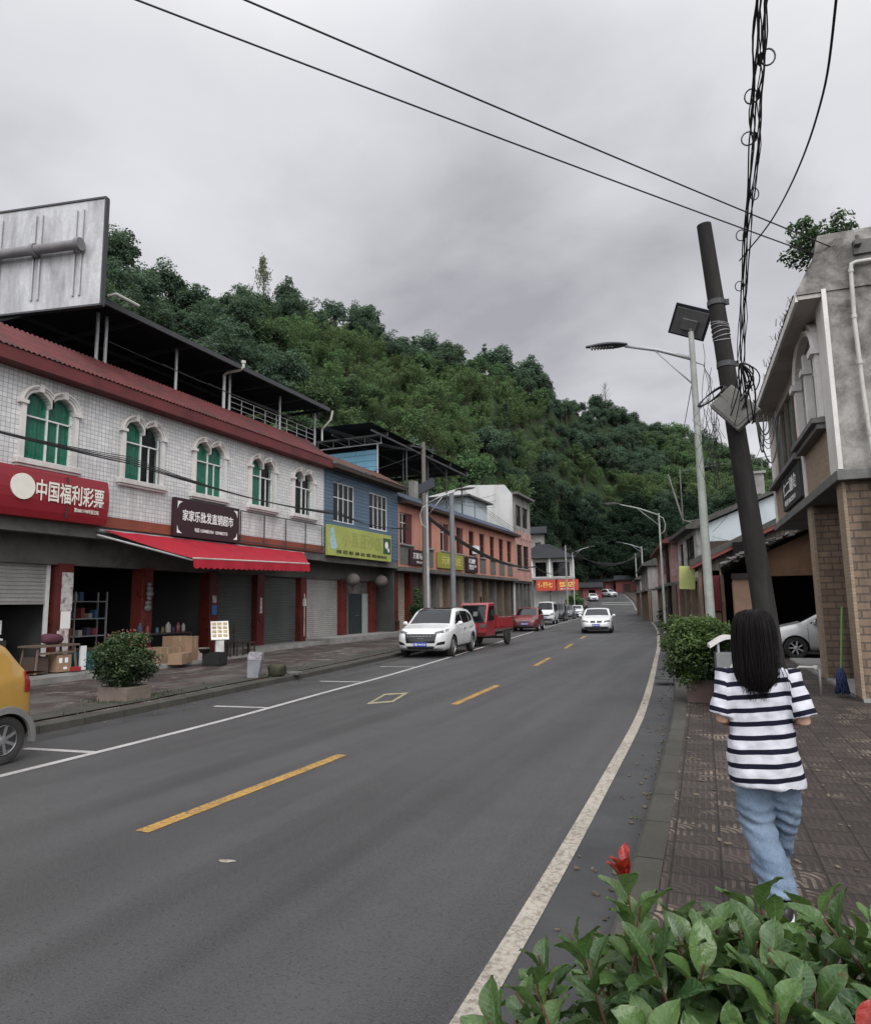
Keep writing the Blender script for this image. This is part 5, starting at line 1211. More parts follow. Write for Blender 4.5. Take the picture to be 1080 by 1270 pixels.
# right street lamp with solar panel
def street_lamp(label, base, h, arm, armrise, rz, pole_mat, r=.075, panel=True, loop=True, group=None):
    L_ = thing('street_lamp', label, 'street lamp', base, rz, group)
    mb = MB(); mb.tube([(0,0,0),(0,0,h*.5),(0,0,h)],[r*1.08,r*.9,r*.62],14); mb.lathe([(r*1.9,0),(r*1.9,.03),(r*1.2,.05),(r*1.1,.3)],14); build('pole', mb, pole_mat, L_, smooth=True, angle=50)
    z0 = h-.55 if panel else h-.1
    mb = MB(); mb.tube([(0,0,z0),(-arm*.5,0,z0+armrise*.6),(-arm,0,z0+armrise)],[.042,.036,.03],10); mb.tube([(0,0,z0-.55),(-arm*.55,0,z0+armrise*.62)],.016,8)
    if loop: mb.tube([(0,0,z0-.05),(.2,0,z0-.15),(.31,0,z0-.5),(.25,0,z0-.85),(.02,0,z0-1.05)],.022,8)
    build('arm', mb, pole_mat if not panel else M['galv'], L_, smooth=True)
    c_ = (-arm-.36,0,z0+armrise+.02)
    mb = MB(); rings = []
    for k in range(11):
        t = k/10; wx = c_[0]+.42-.84*t; hw = .03+.13*sin(pi*min(1,(t*1.05)**.8)); hw = max(hw if t < .97 else .03,.02)
        zc = c_[2]+.06*t; th = .035+.035*sin(pi*t)
        rings.append([(wx, hw*cos(a), zc+th*(sin(a) if sin(a) > 0 else .45*sin(a))) for a in [2*pi*j/14 for j in range(14)]])
    mb.loft(rings); hd = build('lamp_head', mb, M['steel_dark'], L_, smooth=True, angle=60)
    mb = MB()
    for k in range(8): mb.box((c_[0]+.12-.06*k,0,c_[2]-.018+.004*k),(.03,.15,.012))
    build('led_strip', mb, M['galv'], hd)
    if panel:
        mb = MB(); mb.box((0,.02,h+.22),(.72,.62,.035),(R(-52),R(24),0)); pn = build('solar_panel', mb, mat_plain('solar cells',(.02,.022,.03),.55,spec=.2), L_)
        mb = MB(); mb.box((-.012,-.004,h+.193),(.62,.52,.03),(R(-52),R(24),0)); mb.box((-.03,-.03,h+.15),(.3,.2,.08),(R(-52),R(24),0)); mb.cyl((0,0,h-.05),(0,0,h+.15),.035,.035,8); build('panel_back', mb, mat_rough('panel back sheet',(.10,.10,.10),(.15,.15,.15),4,.6,.1,30,stain=(.05,.05,.05)), pn)
    return L_
M['lamp_old'] = mat_rough('mossy pale lamp pole', (.26,.28,.255), (.36,.38,.35), 3, .7, .15, 30, stain=(.12,.15,.09), stain_scale=2.5, stain_amt=.5)
street_lamp('tall pale solar street lamp on the right pavement, arm reaching over the road', (-.29,14.0,.1), 6.95, 1.28, .45, R(3), M['lamp_old'], .085)
street_lamp('grey solar street lamp standing behind the white parked car on the left', (-11.5,26.6,.15), 6.45, 1.3, .5, R(190), M['galv'], .075)
street_lamp('thin street lamp in front of the peeling house on the right', (-3.0,38,.12), 6.3, 2.0, .7, R(5), M['lamp_old'], .07, False)
street_lamp('distant street lamp near the last house on the right', (-9.4,90,gz(90)), 8.5, 2.4, .8, R(8), M['galv'], .08, False, False)
street_lamp('distant street lamp in front of the restaurant at the bend', (-18.2,90,gz(90)), 8.3, 2.2, .7, R(185), M['galv'], .08, False, False)
def plain_pole(label, base, h, r0, r1, mat, arms=()):
    P_ = thing('utility_pole', label, 'utility pole', base)
    mb = MB(); mb.tube([(0,0,-.05),(0,0,h)],[r0,r1],12); build('pole', mb, mat, P_, smooth=True, angle=50)
    for (z,l,ry) in arms:
        mb = MB(); mb.box((0,0,z),(l,.07,.07),(0,0,ry))
        for s in (-1,0,1): mb.cyl((s*l*.42*cos(ry),s*l*.42*sin(ry),z+.03),(s*l*.42*cos(ry),s*l*.42*sin(ry),z+.16),.03,.025,8)
        build('cross_arm', mb, M['steel_dark'], P_)
    return P_
plain_pole('tall brown grey utility pole rising above the blue house roof', (-13.2,30.2,.3), 9.4, .135,.10, mat_rough('brown grey pole',(.12,.11,.10),(.17,.155,.14),2,.85,.2,30), ((9.1,1.6,R(70)),))
plain_pole('thick smooth grey pole in front of the orange house', (-12.55,32.2,.3), 7.1, .14,.125, mat_rough('blue grey pole',(.15,.165,.18),(.2,.215,.23),2,.7,.1,30))
plain_pole('thin pole standing in front of the restaurant boards', (-17.4,82,gz(82)), 8.6, .13,.09, M['concrete'], ((8.2,1.4,0),))
plain_pole('distant pole right of the road before the bend', (-10.9,104,gz(104)), 9.5, .14,.1, M['concrete'], ((9,1.4,0),))
plain_pole('distant thin pole right of the road, farther one', (-13.4,118,gz(118)), 9, .14,.1, M['concrete'])
plain_pole('dark wooden pole in front of the peeling house wall', (-3.3,46,.1), 6.6, .12,.1, M['pole_dark'])
# cables along the left house fronts and across
mb = MB()
for i in range(4):
    a = [(-14.4,3,6.1+i*.05),(-14.4,13.4,5.62+i*.06),(-14.3,24,5.45+i*.05),(-14.2,30.5,5.5+i*.04)]
    for p,q in zip(a,a[1:]): mb.tube(sag(p,q,.16+.05*i,14), .018 if i < 2 else .012, 5)
o = build('street_cables', mb, M['cable'], None, smooth=True); tag(o,'dark cables strung along the upper windows of the white and blue houses','cables')
mb = MB()
for i in range(4): mb.tube(sag((-13.2,30.2,6.2-i*.04),(-13.6,53,4.6+i*.03),.75+.05*i,24), .03, 5)
for i in range(2): mb.tube(sag((-13.6,53,4.6),(-17.4,82,6.5+i*.3),.9,20), .025, 5)
for i in range(3): mb.tube(sag((-13.2,30.2,9.2),(-15,13+i*2,9.0),.4,12), .008, 4)
mb.tube(sag((-13.2,30.2,9.2),(-14.8,24.5,6.9),.05,10), .01, 4)
o = build('sagging_cables', mb, M['cable'], None, smooth=True); tag(o,'black cables sagging across the front of the orange house','cables')
tubes('roof_wires','two thin wires running down past the hill to the terrace canopy','wire',[(sag((-16,12.5,11.6),(-16.2,27,10.2),.1),.012),(sag((-16.2,12.5,10.95),(-16,22,10.55),.1),.012)],M['cable'])
mb = MB()
for i in range(5): mb.tube(sag((-17.4,82,8+.25*i),(-10.9,104,8.6+.2*i),1.4+.3*i,20), .03, 4)
for i in range(3): mb.tube(sag((-12.55,32.2,7+.1*i),(-16.5,52,9.5+.5*i),.2,10), .012, 4)
for i in range(3): mb.tube(sag((-13.2,30.2,9.1),(-17.4,82,8.4),1.2+.2*i,20), .014, 4)
o = build('distant_wires', mb, M['cable'], None, smooth=True); tag(o,'thin wires crossing the road in front of the dark valley end','wire')
tubes('side_wires','thin wires strung between the right hand houses','wire',[(sag((-.29,14,6.2),(-3.0,38,6),.5),.008),(sag((1.3,20,6.2),(-.4,35,5.0),.4),.008),(sag((-.4,35.1,4.8),(2.4,35.0,4.3),.15),.008),(sag((1.6,21,4.2),(.8,29.5,4.2),.2),.007),(sag((1.72,16.3,4.75),(4.5,13.3,4.5),.15),.006)],M['cable'])
# ======================================================= cars: local +x = forward, z up, origin on the ground at the middle
def catmull(tab, n):
    xs = [lerp(tab[0][0],tab[-1][0],i/n) for i in range(n+1)]
    return [(x, smooth_interp(tab,x)) for x in xs]
def car(name, label, loc, rotz, prof, plan, belt, zb, L, W, H, paint, wheel_x, wheel_r, spec, cat='car', group=None, plate='渝F·6N218', cladding=None):
    """prof: (x,z) upper outline front->rear as increasing x from rear to front; plan: (x,half width); belt: (x,z)"""
    T_ = thing(name, label, cat, loc, rotz, group)
    NX = 64; x0, x1 = prof[0][0], prof[-1][0]; rings = []
    roofz = max(p[1] for p in prof)
    for i in range(NX+1):
        u = i/NX; u = .5-.5*cos(pi*u)*.35-.5*(1-2*u)*.65 if True else u
        x = lerp(x0,x1,u)
        zt = interp(prof,x); w_ = smooth_interp(plan,x); zl = interp(belt,x); zl = min(zl, zt-.03); b0 = interp(zb,x) if isinstance(zb,list) else zb
        k = max(0,min(1,(zt-zl)/(roofz-interp(belt,0))))
        yt = w_*(.965-.20*k-.10*(1-k))
        half = [(0,b0),(w_*.7,b0),(w_*.93,b0+.03),(w_*.985,b0+.12),(w_,lerp(b0,zl,.45)),(w_*.995,lerp(b0,zl,.72)),(w_*.975,lerp(b0,zl,.93)),(w_*.95,zl+.0)]
        for f in (.3,.62,.86): half.append((lerp(w_*.945,yt,f*(1 if k>.2 else .7)), lerp(zl,zt,f)))
        half += [(yt*.955,zt-.02*k-.008),(yt*.8,zt-.004),(yt*.45,zt+.008*k+.004),(0,zt+.012*k+.006)]
        rings.append([(x,y,z) for y,z in half]+[(x,-y,z) for y,z in half[-2:0:-1]])
    mb = MB(); mb.loft(rings)
    me = bpy.data.meshes.new('b'); me.from_pydata(mb.v,[],mb.f)
    b = bmesh.new(); b.from_mesh(me); bmesh.ops.recalc_face_normals(b, faces=b.faces); b.to_mesh(me); b.free()
    tmp = bpy.data.objects.new('b', me); COL.objects.link(tmp)
    sm = tmp.modifiers.new('s','SUBSURF'); sm.levels = 1
    dg = bpy.context.evaluated_depsgraph_get(); dg.update()
    sm_me = bpy.data.meshes.new_from_object(tmp.evaluated_get(dg))
    bvh = BVHTree.FromPolygons([v.co for v in sm_me.vertices],[tuple(p.vertices) for p in sm_me.polygons])
    bpy.data.objects.remove(tmp)
    me2 = sm_me; me2.materials.clear(); me2.materials.append(paint); me2.materials.append(M['black'])
    body = bpy.data.objects.new('body', me2); COL.objects.link(body); body.parent = T_
    # wheel arches
    cb = MB()
    for wx in wheel_x:
        for s in (-1,1): cb.cyl((wx,s*(W/2-.24),wheel_r),(wx,s*(W/2+.3),wheel_r),wheel_r*1.16,wheel_r*1.16,28,1)
    cut = build('cut', cb, [paint,M['black']], None)
    cut.matrix_world = Matrix.Identity(4)
    body.parent = None
    bm_ = body.modifiers.new('c','BOOLEAN'); bm_.operation = 'DIFFERENCE'; bm_.object = cut; bm_.solver = 'EXACT'
    dg = bpy.context.evaluated_depsgraph_get(); dg.update()
    done = bpy.data.meshes.new_from_object(body.evaluated_get(dg)); body.modifiers.clear(); body.data = done; bpy.data.objects.remove(cut)
    body.parent = T_
    done.polygons.foreach_set('use_smooth',[True]*len(done.polygons)); done.set_sharp_from_angle(angle=R(38))
    def patch(pname, rows, direction, mat, off=.006, parent=T_, smooth=True, lbl=None):
        """rows: grid of origins cast along direction onto the body"""
        d = Vector(direction).normalized(); P = []
        m_ = MB(); nr, nc = len(rows), len(rows[0])
        for r_ in rows:
            for p in r_:
                h, nn, _, _ = bvh.ray_cast(Vector(p), d)
                if h is None: h = Vector(p)+d*2; 
                P.append(h-d*off)
        m_.add(P,[(i*nc+j,i*nc+j+1,(i+1)*nc+j+1,(i+1)*nc+j) for i in range(nr-1) for j in range(nc-1)])
        o = build(pname, m_, mat, parent, smooth=smooth)
        if lbl: o['label'] = lbl
        return o
    def bil(q, nu, nv):
        A,B,C_,D_ = [Vector(p) for p in q]
        return [[A.lerp(B,u/nu).lerp(D_.lerp(C_,u/nu),v/nv) for u in range(nu+1)] for v in range(nv+1)]
    T = {}
    # spec entries: (part, dir, quad4 2D points, material, nu, nv)
    for sp in spec:
        nm, dr, q, mt = sp[:4]; off = sp[4] if len(sp) > 4 else .006
        if dr == 'side':
            for s in (-1,1): patch(nm, bil([(p[0],s*3,p[1]) for p in q],10,6),(0,-s,0),mt,off)
        elif dr == 'front': patch(nm, bil([(5,p[0],p[1]) for p in q],14,5),(-1,0,0),mt,off)
        elif dr == 'front2':
            for s in (-1,1): patch(nm, bil([(5,s*p[0],p[1]) for p in q],8,5),(-1,0,0),mt,off)
        elif dr == 'rear': patch(nm, bil([(-5,p[0],p[1]) for p in q],14,5),(1,0,0),mt,off)
        elif dr == 'rear2':
            for s in (-1,1): patch(nm, bil([(-5,s*p[0],p[1]) for p in q],8,5),(1,0,0),mt,off)
        elif dr == 'top': patch(nm, bil([(p[0],p[1],4) for p in q],14,10),(0,0,-1),mt,off)
    for wx in wheel_x:
        for s in (-1,1):
            yo = s*(W/2-.02); yi = s*(W/2-.22); r = wheel_r
            m_ = MB(); prof_ = [(r*.62,yi),(r*.93,yi),(r,yi+s*.03),(r,yo-s*.035),(r*.95,yo-s*.005),(r*.8,yo),(r*.66,yo-s*.012),(r*.62,yo-s*.02)]
            m_.lathe(prof_,30,(wx,0,r),'Y'); wh = build('wheel', m_, M['tyre'], T_, smooth=True, angle=35)
            m_ = MB(); m_.lathe([(r*.64,yo-s*.02),(r*.6,yo-s*.005),(r*.57,yo-s*.03)],30,(wx,0,r),'Y')
            m_.lathe([(r*.16,yo-s*.03),(r*.15,yo-s*.008),(.001,yo-s*.004)],14,(wx,0,r),'Y')
            for k in range(7):
                a = 2*pi*k/7
                m_.box((wx+r*.36*cos(a),yo-s*.025,r+r*.36*sin(a)),(r*.5,.02,r*.13),(0,-a,0))
            rm = build('rim', m_, M['alloy'], wh)
            m_ = MB(); m_.lathe([(r*.63,yi+s*.05),(.001,yi+s*.05)],20,(wx,0,r),'Y'); build('brake_disc', m_, M['dark'], wh)
    for k in range(0): pass
    return T_, patch, bil
def plate_on(T_, x, y, z, tilt=0, rear=False):
    m_ = MB(); m_.box((x,y,z),(.015,.44,.14)); p = build('licence_plate', m_, M['plate'], T_)
    lettering(p,'渝F·6N218',(x+.009,y,z),.38,.08,M['white'],bold=.02,depth=.002)
    return p
def mirrors(T_, x, y, z, paint, s_=1):
    for s in (-1,1):
        m_ = MB(); m_.sphere((x,s*(y+.09),z),.1,12,(.55*s_,1.0*s_,.75*s_)); m_.cyl((x+.03,s*(y-.06),z-.06),(x,s*(y+.05),z-.02),.03,.03,8); build('mirror', m_, paint, T_, smooth=True)
P_white = mat_paint('white car paint', (.70,.71,.71), .25)
P_white2 = mat_paint('white car paint clean', (.72,.73,.73), .15)
P_red = mat_paint('dark red car paint', (.16,.008,.012), .25, .1)
P_truck = mat_paint('red truck paint', (.26,.012,.02), .25)
P_black = mat_paint('dark blue black car paint', (.022,.026,.036), .25, .2)
P_grey = mat_paint('grey car paint', (.12,.13,.14), .3, .3)
P_silver = mat_paint('silver car paint', (.50,.51,.50), .3, .35)
P_gold = mat_paint('golden yellow car paint', (.42,.24,.045), .3, .15, .32)
Gs, Bk, Ln = M['car_glass'], M['dark'], M['lens']
M['gloss_black'] = mat_plain('gloss black', (.01,.011,.012), .15)
M['cladding'] = mat_rough('grey sill cladding', (.13,.13,.125), (.19,.185,.175), 4, .7, .1, 40)
M['tail'] = mat_plain('red lamp glass', (.22,.012,.014), .2)
def seams(xs, z0, z1): return [('door_seam','side',[(x-.006,z0),(x+.006,z0),(x+.006,z1),(x-.006,z1)],M['black'],.003) for x in xs]
# ---- white SUV (front +x)
def suv(label, loc, rz, paint, roof=None, grille=True, name='parked_car', plate=True, H=1.66):
    k = H/1.66
    prof = [(-2.30,.62),(-2.28,.98),(-2.16,1.12),(-1.78,1.46*k),(-1.4,1.6*k),(-.5,1.66*k),(.1,1.65*k),(.5,1.56*k),(1.22,1.10),(1.5,1.05),(2.0,.97),(2.2,.86),(2.3,.62)]
    plan = [(-2.3,.72),(-2.1,.88),(-1.5,.935),(0,.94),(1.4,.935),(1.9,.89),(2.15,.8),(2.3,.6)]
    belt = [(-2.3,.98),(-1.2,1.06),(0,1.02),(1.2,.98),(2.3,.78)]
    sp = [('windshield','top',[(1.2,-.73),(1.2,.73),(.42,.60),(.42,-.60)],Gs),
     ('side_window','side',[(.98,1.08),(.06,1.09),(.06,1.53*k),(.42,1.51*k)],Gs),('side_window','side',[(.0,1.09),(-.95,1.13),(-.95,1.52*k),(.0,1.54*k)],Gs),('side_window','side',[(-1.0,1.13),(-1.6,1.2),(-1.5,1.36*k),(-1.0,1.51*k)],Gs),
     ('rear_window','rear',[(-.62,1.16),(.62,1.16),(.5,1.46*k),(-.5,1.46*k)],Gs),
     ('headlight','front2',[(.5,.80),(.86,.84),(.84,.95),(.48,.86)],Ln),('fog_lamp_recess','front2',[(.52,.42),(.8,.46),(.82,.56),(.6,.52)],M['gloss_black']),
     ('grille','front',[(-.5,.5),(.5,.5),(.56,.80),(-.56,.80)],M['gloss_black']),('bumper_intake','front',[(-.44,.30),(.44,.30),(.5,.40),(-.5,.40)],M['dark'],.008),
     ('tail_light','rear2',[(.5,.92),(.86,.95),(.85,1.08),(.55,1.02)],M['tail']),('sill','side',[(1.0,.24),(-1.0,.24),(-1.0,.36),(1.0,.36)],M['dark'],.01)]
    if roof: sp.append(('roof_glass','top',[(.38,-.56),(.38,.56),(-1.35,.56),(-1.35,-.56)],roof))
    sp += seams((1.02,.03,-.95),.4,1.04)
    T_,patch,bil = car(name,label,loc,rz,prof,plan,belt,[(-2.3,.34),(-2,.24),(2,.22),(2.3,.32)],4.6,1.88,H,paint,(1.36,-1.34),.355,sp)
    if grille:
        m_ = MB()
        for r_ in range(3):
            for c_ in range(-4,5): 
                y = c_*.115+(.057 if r_%2 else 0)
                if abs(y) < .5: m_.box((2.275-.16*y*y,y,.57+.08*r_),(.03,.085,.022),(0,0,0))
        build('grille_mesh', m_, M['chrome'], T_)
    if plate: plate_on(T_,2.315,0,.46)
    mirrors(T_,.86,.93,1.12,paint); 
    m_ = MB()
    for s in (-1,1): m_.box((-.1,s*.945,.93),(.2,.025,.03)); m_.box((-1.05,s*.945,.95),(.2,.025,.03))
    build('door_handle', m_, M['chrome'] , T_)
    return T_
suv('white crossover car with black glass roof parked facing the viewer', (-9.75,23.55,0), R(-90+6), P_white, M['gloss_black'])
suv('dark blue off-road car parked behind the white van', (-15.85,69.5,0), R(-90+8), P_black, name='parked_car', H=1.8)
# ---- hatchbacks and saloons
def hatch(label, loc, rz, paint, name='parked_car', L=4.1, H=1.5, W=1.70, plate=True, rear_lights=True):
    h = H
    prof = [(-2.05,.55),(-2.03,.95),(-1.9,1.08),(-1.6,h-.14),(-1.2,h-.03),(-.4,h),(.1,h-.02),(.35,h-.09),(1.15,1.0),(1.4,.95),(1.8,.85),(1.98,.7),(2.05,.55)]
    plan = [(-2.05,.62),(-1.85,.78),(-1.2,.845),(0,.85),(1.2,.845),(1.7,.8),(1.95,.66),(2.05,.5)]
    belt = [(-2.05,.92),(-1.0,.97),(0,.94),(1.15,.9),(2.05,.7)]
    sp = [('windshield','top',[(1.12,-.66),(1.12,.66),(.3,.55),(.3,-.55)],Gs),('side_window','side',[(.9,.98),(-.02,1.0),(-.02,h-.12),(.3,h-.14)],Gs),('side_window','side',[(-.08,1.0),(-1.0,1.04),(-.95,h-.14),(-.08,h-.12)],Gs),('side_window','side',[(-1.06,1.04),(-1.5,1.08),(-1.35,h-.24),(-1.04,h-.17)],Gs),
      ('rear_window','rear',[(-.55,1.08),(.55,1.08),(.46,h-.16),(-.46,h-.16)],Gs),('headlight','front2',[(.42,.66),(.74,.72),(.74,.86),(.5,.78)],Ln),('grille','front',[(-.4,.58),(.4,.58),(.42,.68),(-.42,.68)],M['gloss_black']),('bumper_intake','front',[(-.5,.28),(.5,.28),(.56,.4),(-.56,.4)],M['dark'],.008),('fog_lamp_recess','front2',[(.58,.38),(.72,.4),(.72,.48),(.6,.46)],M['dark'])]
    if rear_lights: sp.append(('tail_light','rear2',[(.52,.85),(.78,.85),(.76,1.1),(.6,1.1)],M['tail']))
    sp += seams((.95,-.05,-1.0),.35,.95)
    T_,patch,bil = car(name,label,loc,rz,prof,plan,belt,[(-2.05,.3),(-1.8,.2),(1.8,.19),(2.05,.28)],L,W,H,paint,(1.28,-1.25),.305,sp)
    if plate: plate_on(T_,2.06,0,.49)
    mirrors(T_,.78,.83,1.02,paint); return T_
hatch('dark red hatchback parked facing the viewer behind the red tricycle truck', (-12.15,44.9,0), R(-90+7), P_red)
# ---- white saloon driving towards the viewer
def saloon(label, loc, rz, paint, name='moving_car', kidney=True, W=1.81, lamps=False):
    h = 1.43
    prof = [(-2.31,.55),(-2.29,.92),(-2.15,1.02),(-1.6,1.06),(-1.05,h-.1),(-.6,h-.01),(-.1,h),(.2,h-.03),(.45,h-.11),(1.15,1.0),(1.4,.96),(2.0,.84),(2.2,.7),(2.31,.5)]
    plan = [(-2.31,.66),(-2.1,.82),(-1.4,.895),(0,.905),(1.4,.9),(1.95,.85),(2.2,.72),(2.31,.55)]
    belt = [(-2.31,.9),(-1.2,.97),(0,.94),(1.15,.92),(2.31,.68)]
    sp = [('windshield','top',[(1.13,-.7),(1.13,.7),(.34,.57),(.34,-.57)],Gs),('side_window','side',[(.9,.97),(.0,.99),(.0,h-.11),(.3,h-.13)],Gs),('side_window','side',[(-.06,.99),(-.95,1.0),(-.75,h-.14),(-.06,h-.11)],Gs),('rear_window','rear',[(-.58,1.06),(.58,1.06),(.48,h-.14),(-.48,h-.14)],Gs),
      ('headlight','front2',[(.42,.62),(.78,.66),(.78,.78),(.46,.72)],Ln),('bumper_intake','front',[(-.72,.26),(.72,.26),(.78,.40),(-.78,.40)],M['dark'],.008),('bumper_bar','front',[(-.78,.40),(.78,.40),(.78,.44),(-.78,.44)],paint,.012)]
    if kidney: sp.append(('grille','front2',[(.04,.6),(.30,.6),(.34,.72),(.05,.73)],M['gloss_black']))
    else: sp.append(('grille','front',[(-.4,.55),(.4,.55),(.45,.72),(-.45,.72)],M['gloss_black']))
    sp += [('tail_light','rear2',[(.5,.8),(.85,.8),(.85,.95),(.5,.95)],M['tail'])]+seams((.95,-.03,-.95),.35,.92)
    T_,patch,bil = car(name,label,loc,rz,prof,plan,belt,[(-2.31,.3),(-2,.2),(2,.18),(2.31,.26)],4.62,W,h,paint,(1.4,-1.4),.32,sp)
    plate_on(T_,2.32,0,.47); mirrors(T_,.8,.89,1.0,paint)
    if lamps:
        m_ = MB()
        for s in (-1,1):
            for y in (.54,.68): m_.sphere((2.13-.1*(y-.5),s*y,.70),.04,10,(.5,1,1))
        build('lit_headlamp', m_, mat_emit('lit headlamp', (1,.97,.9), 4), T_)
    return T_
saloon('white saloon car driving towards the viewer in the middle of the road', (-7.25,42.6,0), R(-90+7), P_white2, lamps=True)
# ---- white van
def van(label, loc, rz, paint):
    h = 1.9
    prof = [(-2.05,.6),(-2.04,1.5),(-1.95,h-.08),(-1.5,h),(.4,h),(.8,h-.07),(1.5,1.18),(1.72,1.08),(1.95,.95),(2.02,.8),(2.05,.6)]
    plan = [(-2.05,.74),(-1.9,.8),(0,.82),(1.5,.82),(1.85,.78),(2.05,.64)]
    belt = [(-2.05,1.06),(1.4,1.02),(2.05,.8)]
    sp = [('windshield','top',[(1.46,-.66),(1.46,.66),(.82,.58),(.82,-.58)],Gs),('side_window','side',[(1.2,1.14),(.4,1.14),(.4,1.68),(.85,1.68)],Gs),('side_window','side',[(.3,1.14),(-.75,1.14),(-.75,1.7),(.3,1.7)],Gs),('side_window','side',[(-.85,1.14),(-1.8,1.14),(-1.75,1.68),(-.85,1.7)],Gs),('rear_window','rear',[(-.6,1.15),(.6,1.15),(.55,1.7),(-.55,1.7)],Gs),
      ('headlight','front2',[(.42,.75),(.76,.78),(.74,.98),(.5,.9)],Ln),('grille','front',[(-.42,.7),(.42,.7),(.42,.82),(-.42,.82)],M['dark']),('bumper','front',[(-.78,.32),(.78,.32),(.78,.5),(-.78,.5)],M['dark'],.012)]+seams((1.25,.35,-.8),.4,1.1)
    T_,p_,b_ = car('parked_van',label,loc,rz,prof,plan,belt,.26,4.1,1.66,h,paint,(1.3,-1.2),.3,sp,'van')
    plate_on(T_,2.06,0,.55); mirrors(T_,1.15,.8,1.15,Bk); return T_
van('white minivan parked right behind the dark red hatchback', (-14.3,58.8,0), R(-90+7), P_white)
hatch('grey hatchback parked behind the dark off-road car', (-16.5,77.5,0), R(-90+8), P_grey)
saloon('white saloon parked last in the line at the left kerb', (-17.25,86.5,gz(86)), R(-90+8), P_white2, name='parked_car', kidney=False)
suv('white car parked across the far bend, left one of two', (-26.0,147.5,gz(147)), R(-90+20), P_white2, grille=False)
suv('white off-road car parked in the far bend, right one of two', (-24.8,162,gz(162)), R(-90+45), P_white2, grille=False, H=1.8)
# ---- silver car half hidden by the brick pillar on the right
hatch('silver car parked nose to the road behind the brick pillar', (3.0,22.75,.1), R(180), P_silver, L=4.1, H=1.52)
# ---- yellow micro car at the left edge, seen from its rear side
def micro(label, loc, rz, paint):
    h = 1.5
    prof = [(-1.68,.5),(-1.67,.8),(-1.62,1.0),(-1.36,h-.14),(-1.1,h-.02),(-.3,h),(.2,h-.03),(.5,h-.14),(1.15,.98),(1.45,.86),(1.68,.68),(1.75,.5)]
    plan = [(-1.68,.64),(-1.58,.715),(-1.0,.748),(0,.75),(1.0,.745),(1.5,.7),(1.75,.52)]
    belt = [(-1.75,.98),(-.9,.97),(0,.92),(1.15,.88),(1.75,.65)]
    sp = [('windshield','top',[(1.1,-.58),(1.1,.58),(.48,.5),(.48,-.5)],Gs),('side_window','side',[(.85,.95),(.1,.97),(.1,h-.12),(.42,h-.16)],Gs),('side_window','side',[(.04,.97),(-.75,1.0),(-.75,h-.13),(.04,h-.12)],Gs),('side_window','side',[(-.82,1.0),(-1.22,1.03),(-1.12,h-.22),(-.82,h-.15)],Gs),
      ('rear_window','rear',[(-.52,1.05),(.52,1.05),(.44,h-.16),(-.44,h-.16)],Gs),('tail_light','side',[(-1.52,.80),(-1.64,.80),(-1.60,1.04),(-1.54,1.04)],M['tail'],.012),('headlight','front2',[(.38,.62),(.64,.66),(.62,.8),(.42,.74)],Ln),
      ('cladding','side',[(.95,.2),(-.75,.2),(-.9,.36),(.95,.36)],M['cladding'],.014),('bumper','rear',[(-.68,.24),(.68,.24),(.7,.52),(-.7,.52)],paint,.03),('bumper_strip','rear',[(-.68,.3),(.68,.3),(.7,.36),(-.7,.36)],M['cladding'],.036)]
    sp += seams((.9,.07,-.8),.38,.92)
    T_,p_,b_ = car('parked_car',label,loc,rz,prof,plan,belt,[(-1.75,.26),(-1.5,.19),(1.5,.19),(1.75,.26)],3.5,1.5,h,paint,(1.12,-1.3),.275,sp)
    # grey arch lips, tail lamp wrap, handle
    for wx in (1.12,-1.3):
        for s in (-1,1):
            m_ = MB(); rings = []
            for k in range(15):
                a = pi*(-.06)+pi*1.12*k/14; c_, s_ = cos(a), sin(a)
                rings.append([(wx+c_*.305,s*.72,.275+s_*.305),(wx+c_*.305,s*.766,.275+s_*.305),(wx+c_*.375,s*.762,.275+s_*.375),(wx+c_*.39,s*.72,.275+s_*.39)])
            m_.loft(rings); build('arch_trim', m_, M['cladding'], T_, smooth=True, angle=40)
    for s in (-1,1):
        m_ = MB(); m_.box((-.62,s*.765,.86),(.2,.03,.05)); m_.box((.22,s*.765,.84),(.2,.03,.05)); build('door_handle', m_, M['chrome'], T_, bevel=.01)
    mirrors(T_,.72,.73,.98,paint,.9)
    m_ = MB(); m_.cyl((-1.0,0,h),(-1.2,0,h+.2),.008,.004,6); build('antenna', m_, M['dark'], T_)
    return T_
micro('small golden yellow hatchback cut by the left edge, rear wheel visible', (-8.55,4.34,0), R(-90-1), P_gold)
# ---- red three wheeled cargo truck
TK = thing('tricycle_truck','red cargo tricycle truck with cabin parked behind the white crossover','truck',(-9.75,28.9,0),R(-90-3))
mb = MB(); s_ = [(.55,.42),(1.5,.42),(1.62,.6),(1.6,1.0),(1.32,1.74),(1.16,1.82),(.58,1.82),(.53,1.65)]
rings = []
for y,k in ((-.64,.96),(-.60,1),(.60,1),(.64,.96)):
    rings.append([(lerp(.8,x,k),y,lerp(1.1,z,k)) for x,z in s_])
mb.loft(rings); build('cabin', mb, P_truck, TK, bevel=.03)
mb = MB(); mb.quad((1.605,-.54,1.04),(1.605,.54,1.04),(1.345,.50,1.68),(1.345,-.50,1.68)); w_ = build('windshield', mb, Gs, TK)
mb = MB()
for y in (-.55,.52): mb.tube([(1.61,y+.015,1.02),(1.34,y+.015,1.71)],.025,8)
mb.tube([(1.61,-.56,1.02),(1.61,.56,1.02)],.02,8); mb.tube([(1.34,-.54,1.71),(1.34,.54,1.71)],.025,8); build('windshield_frame', mb, M['dark'], w_)
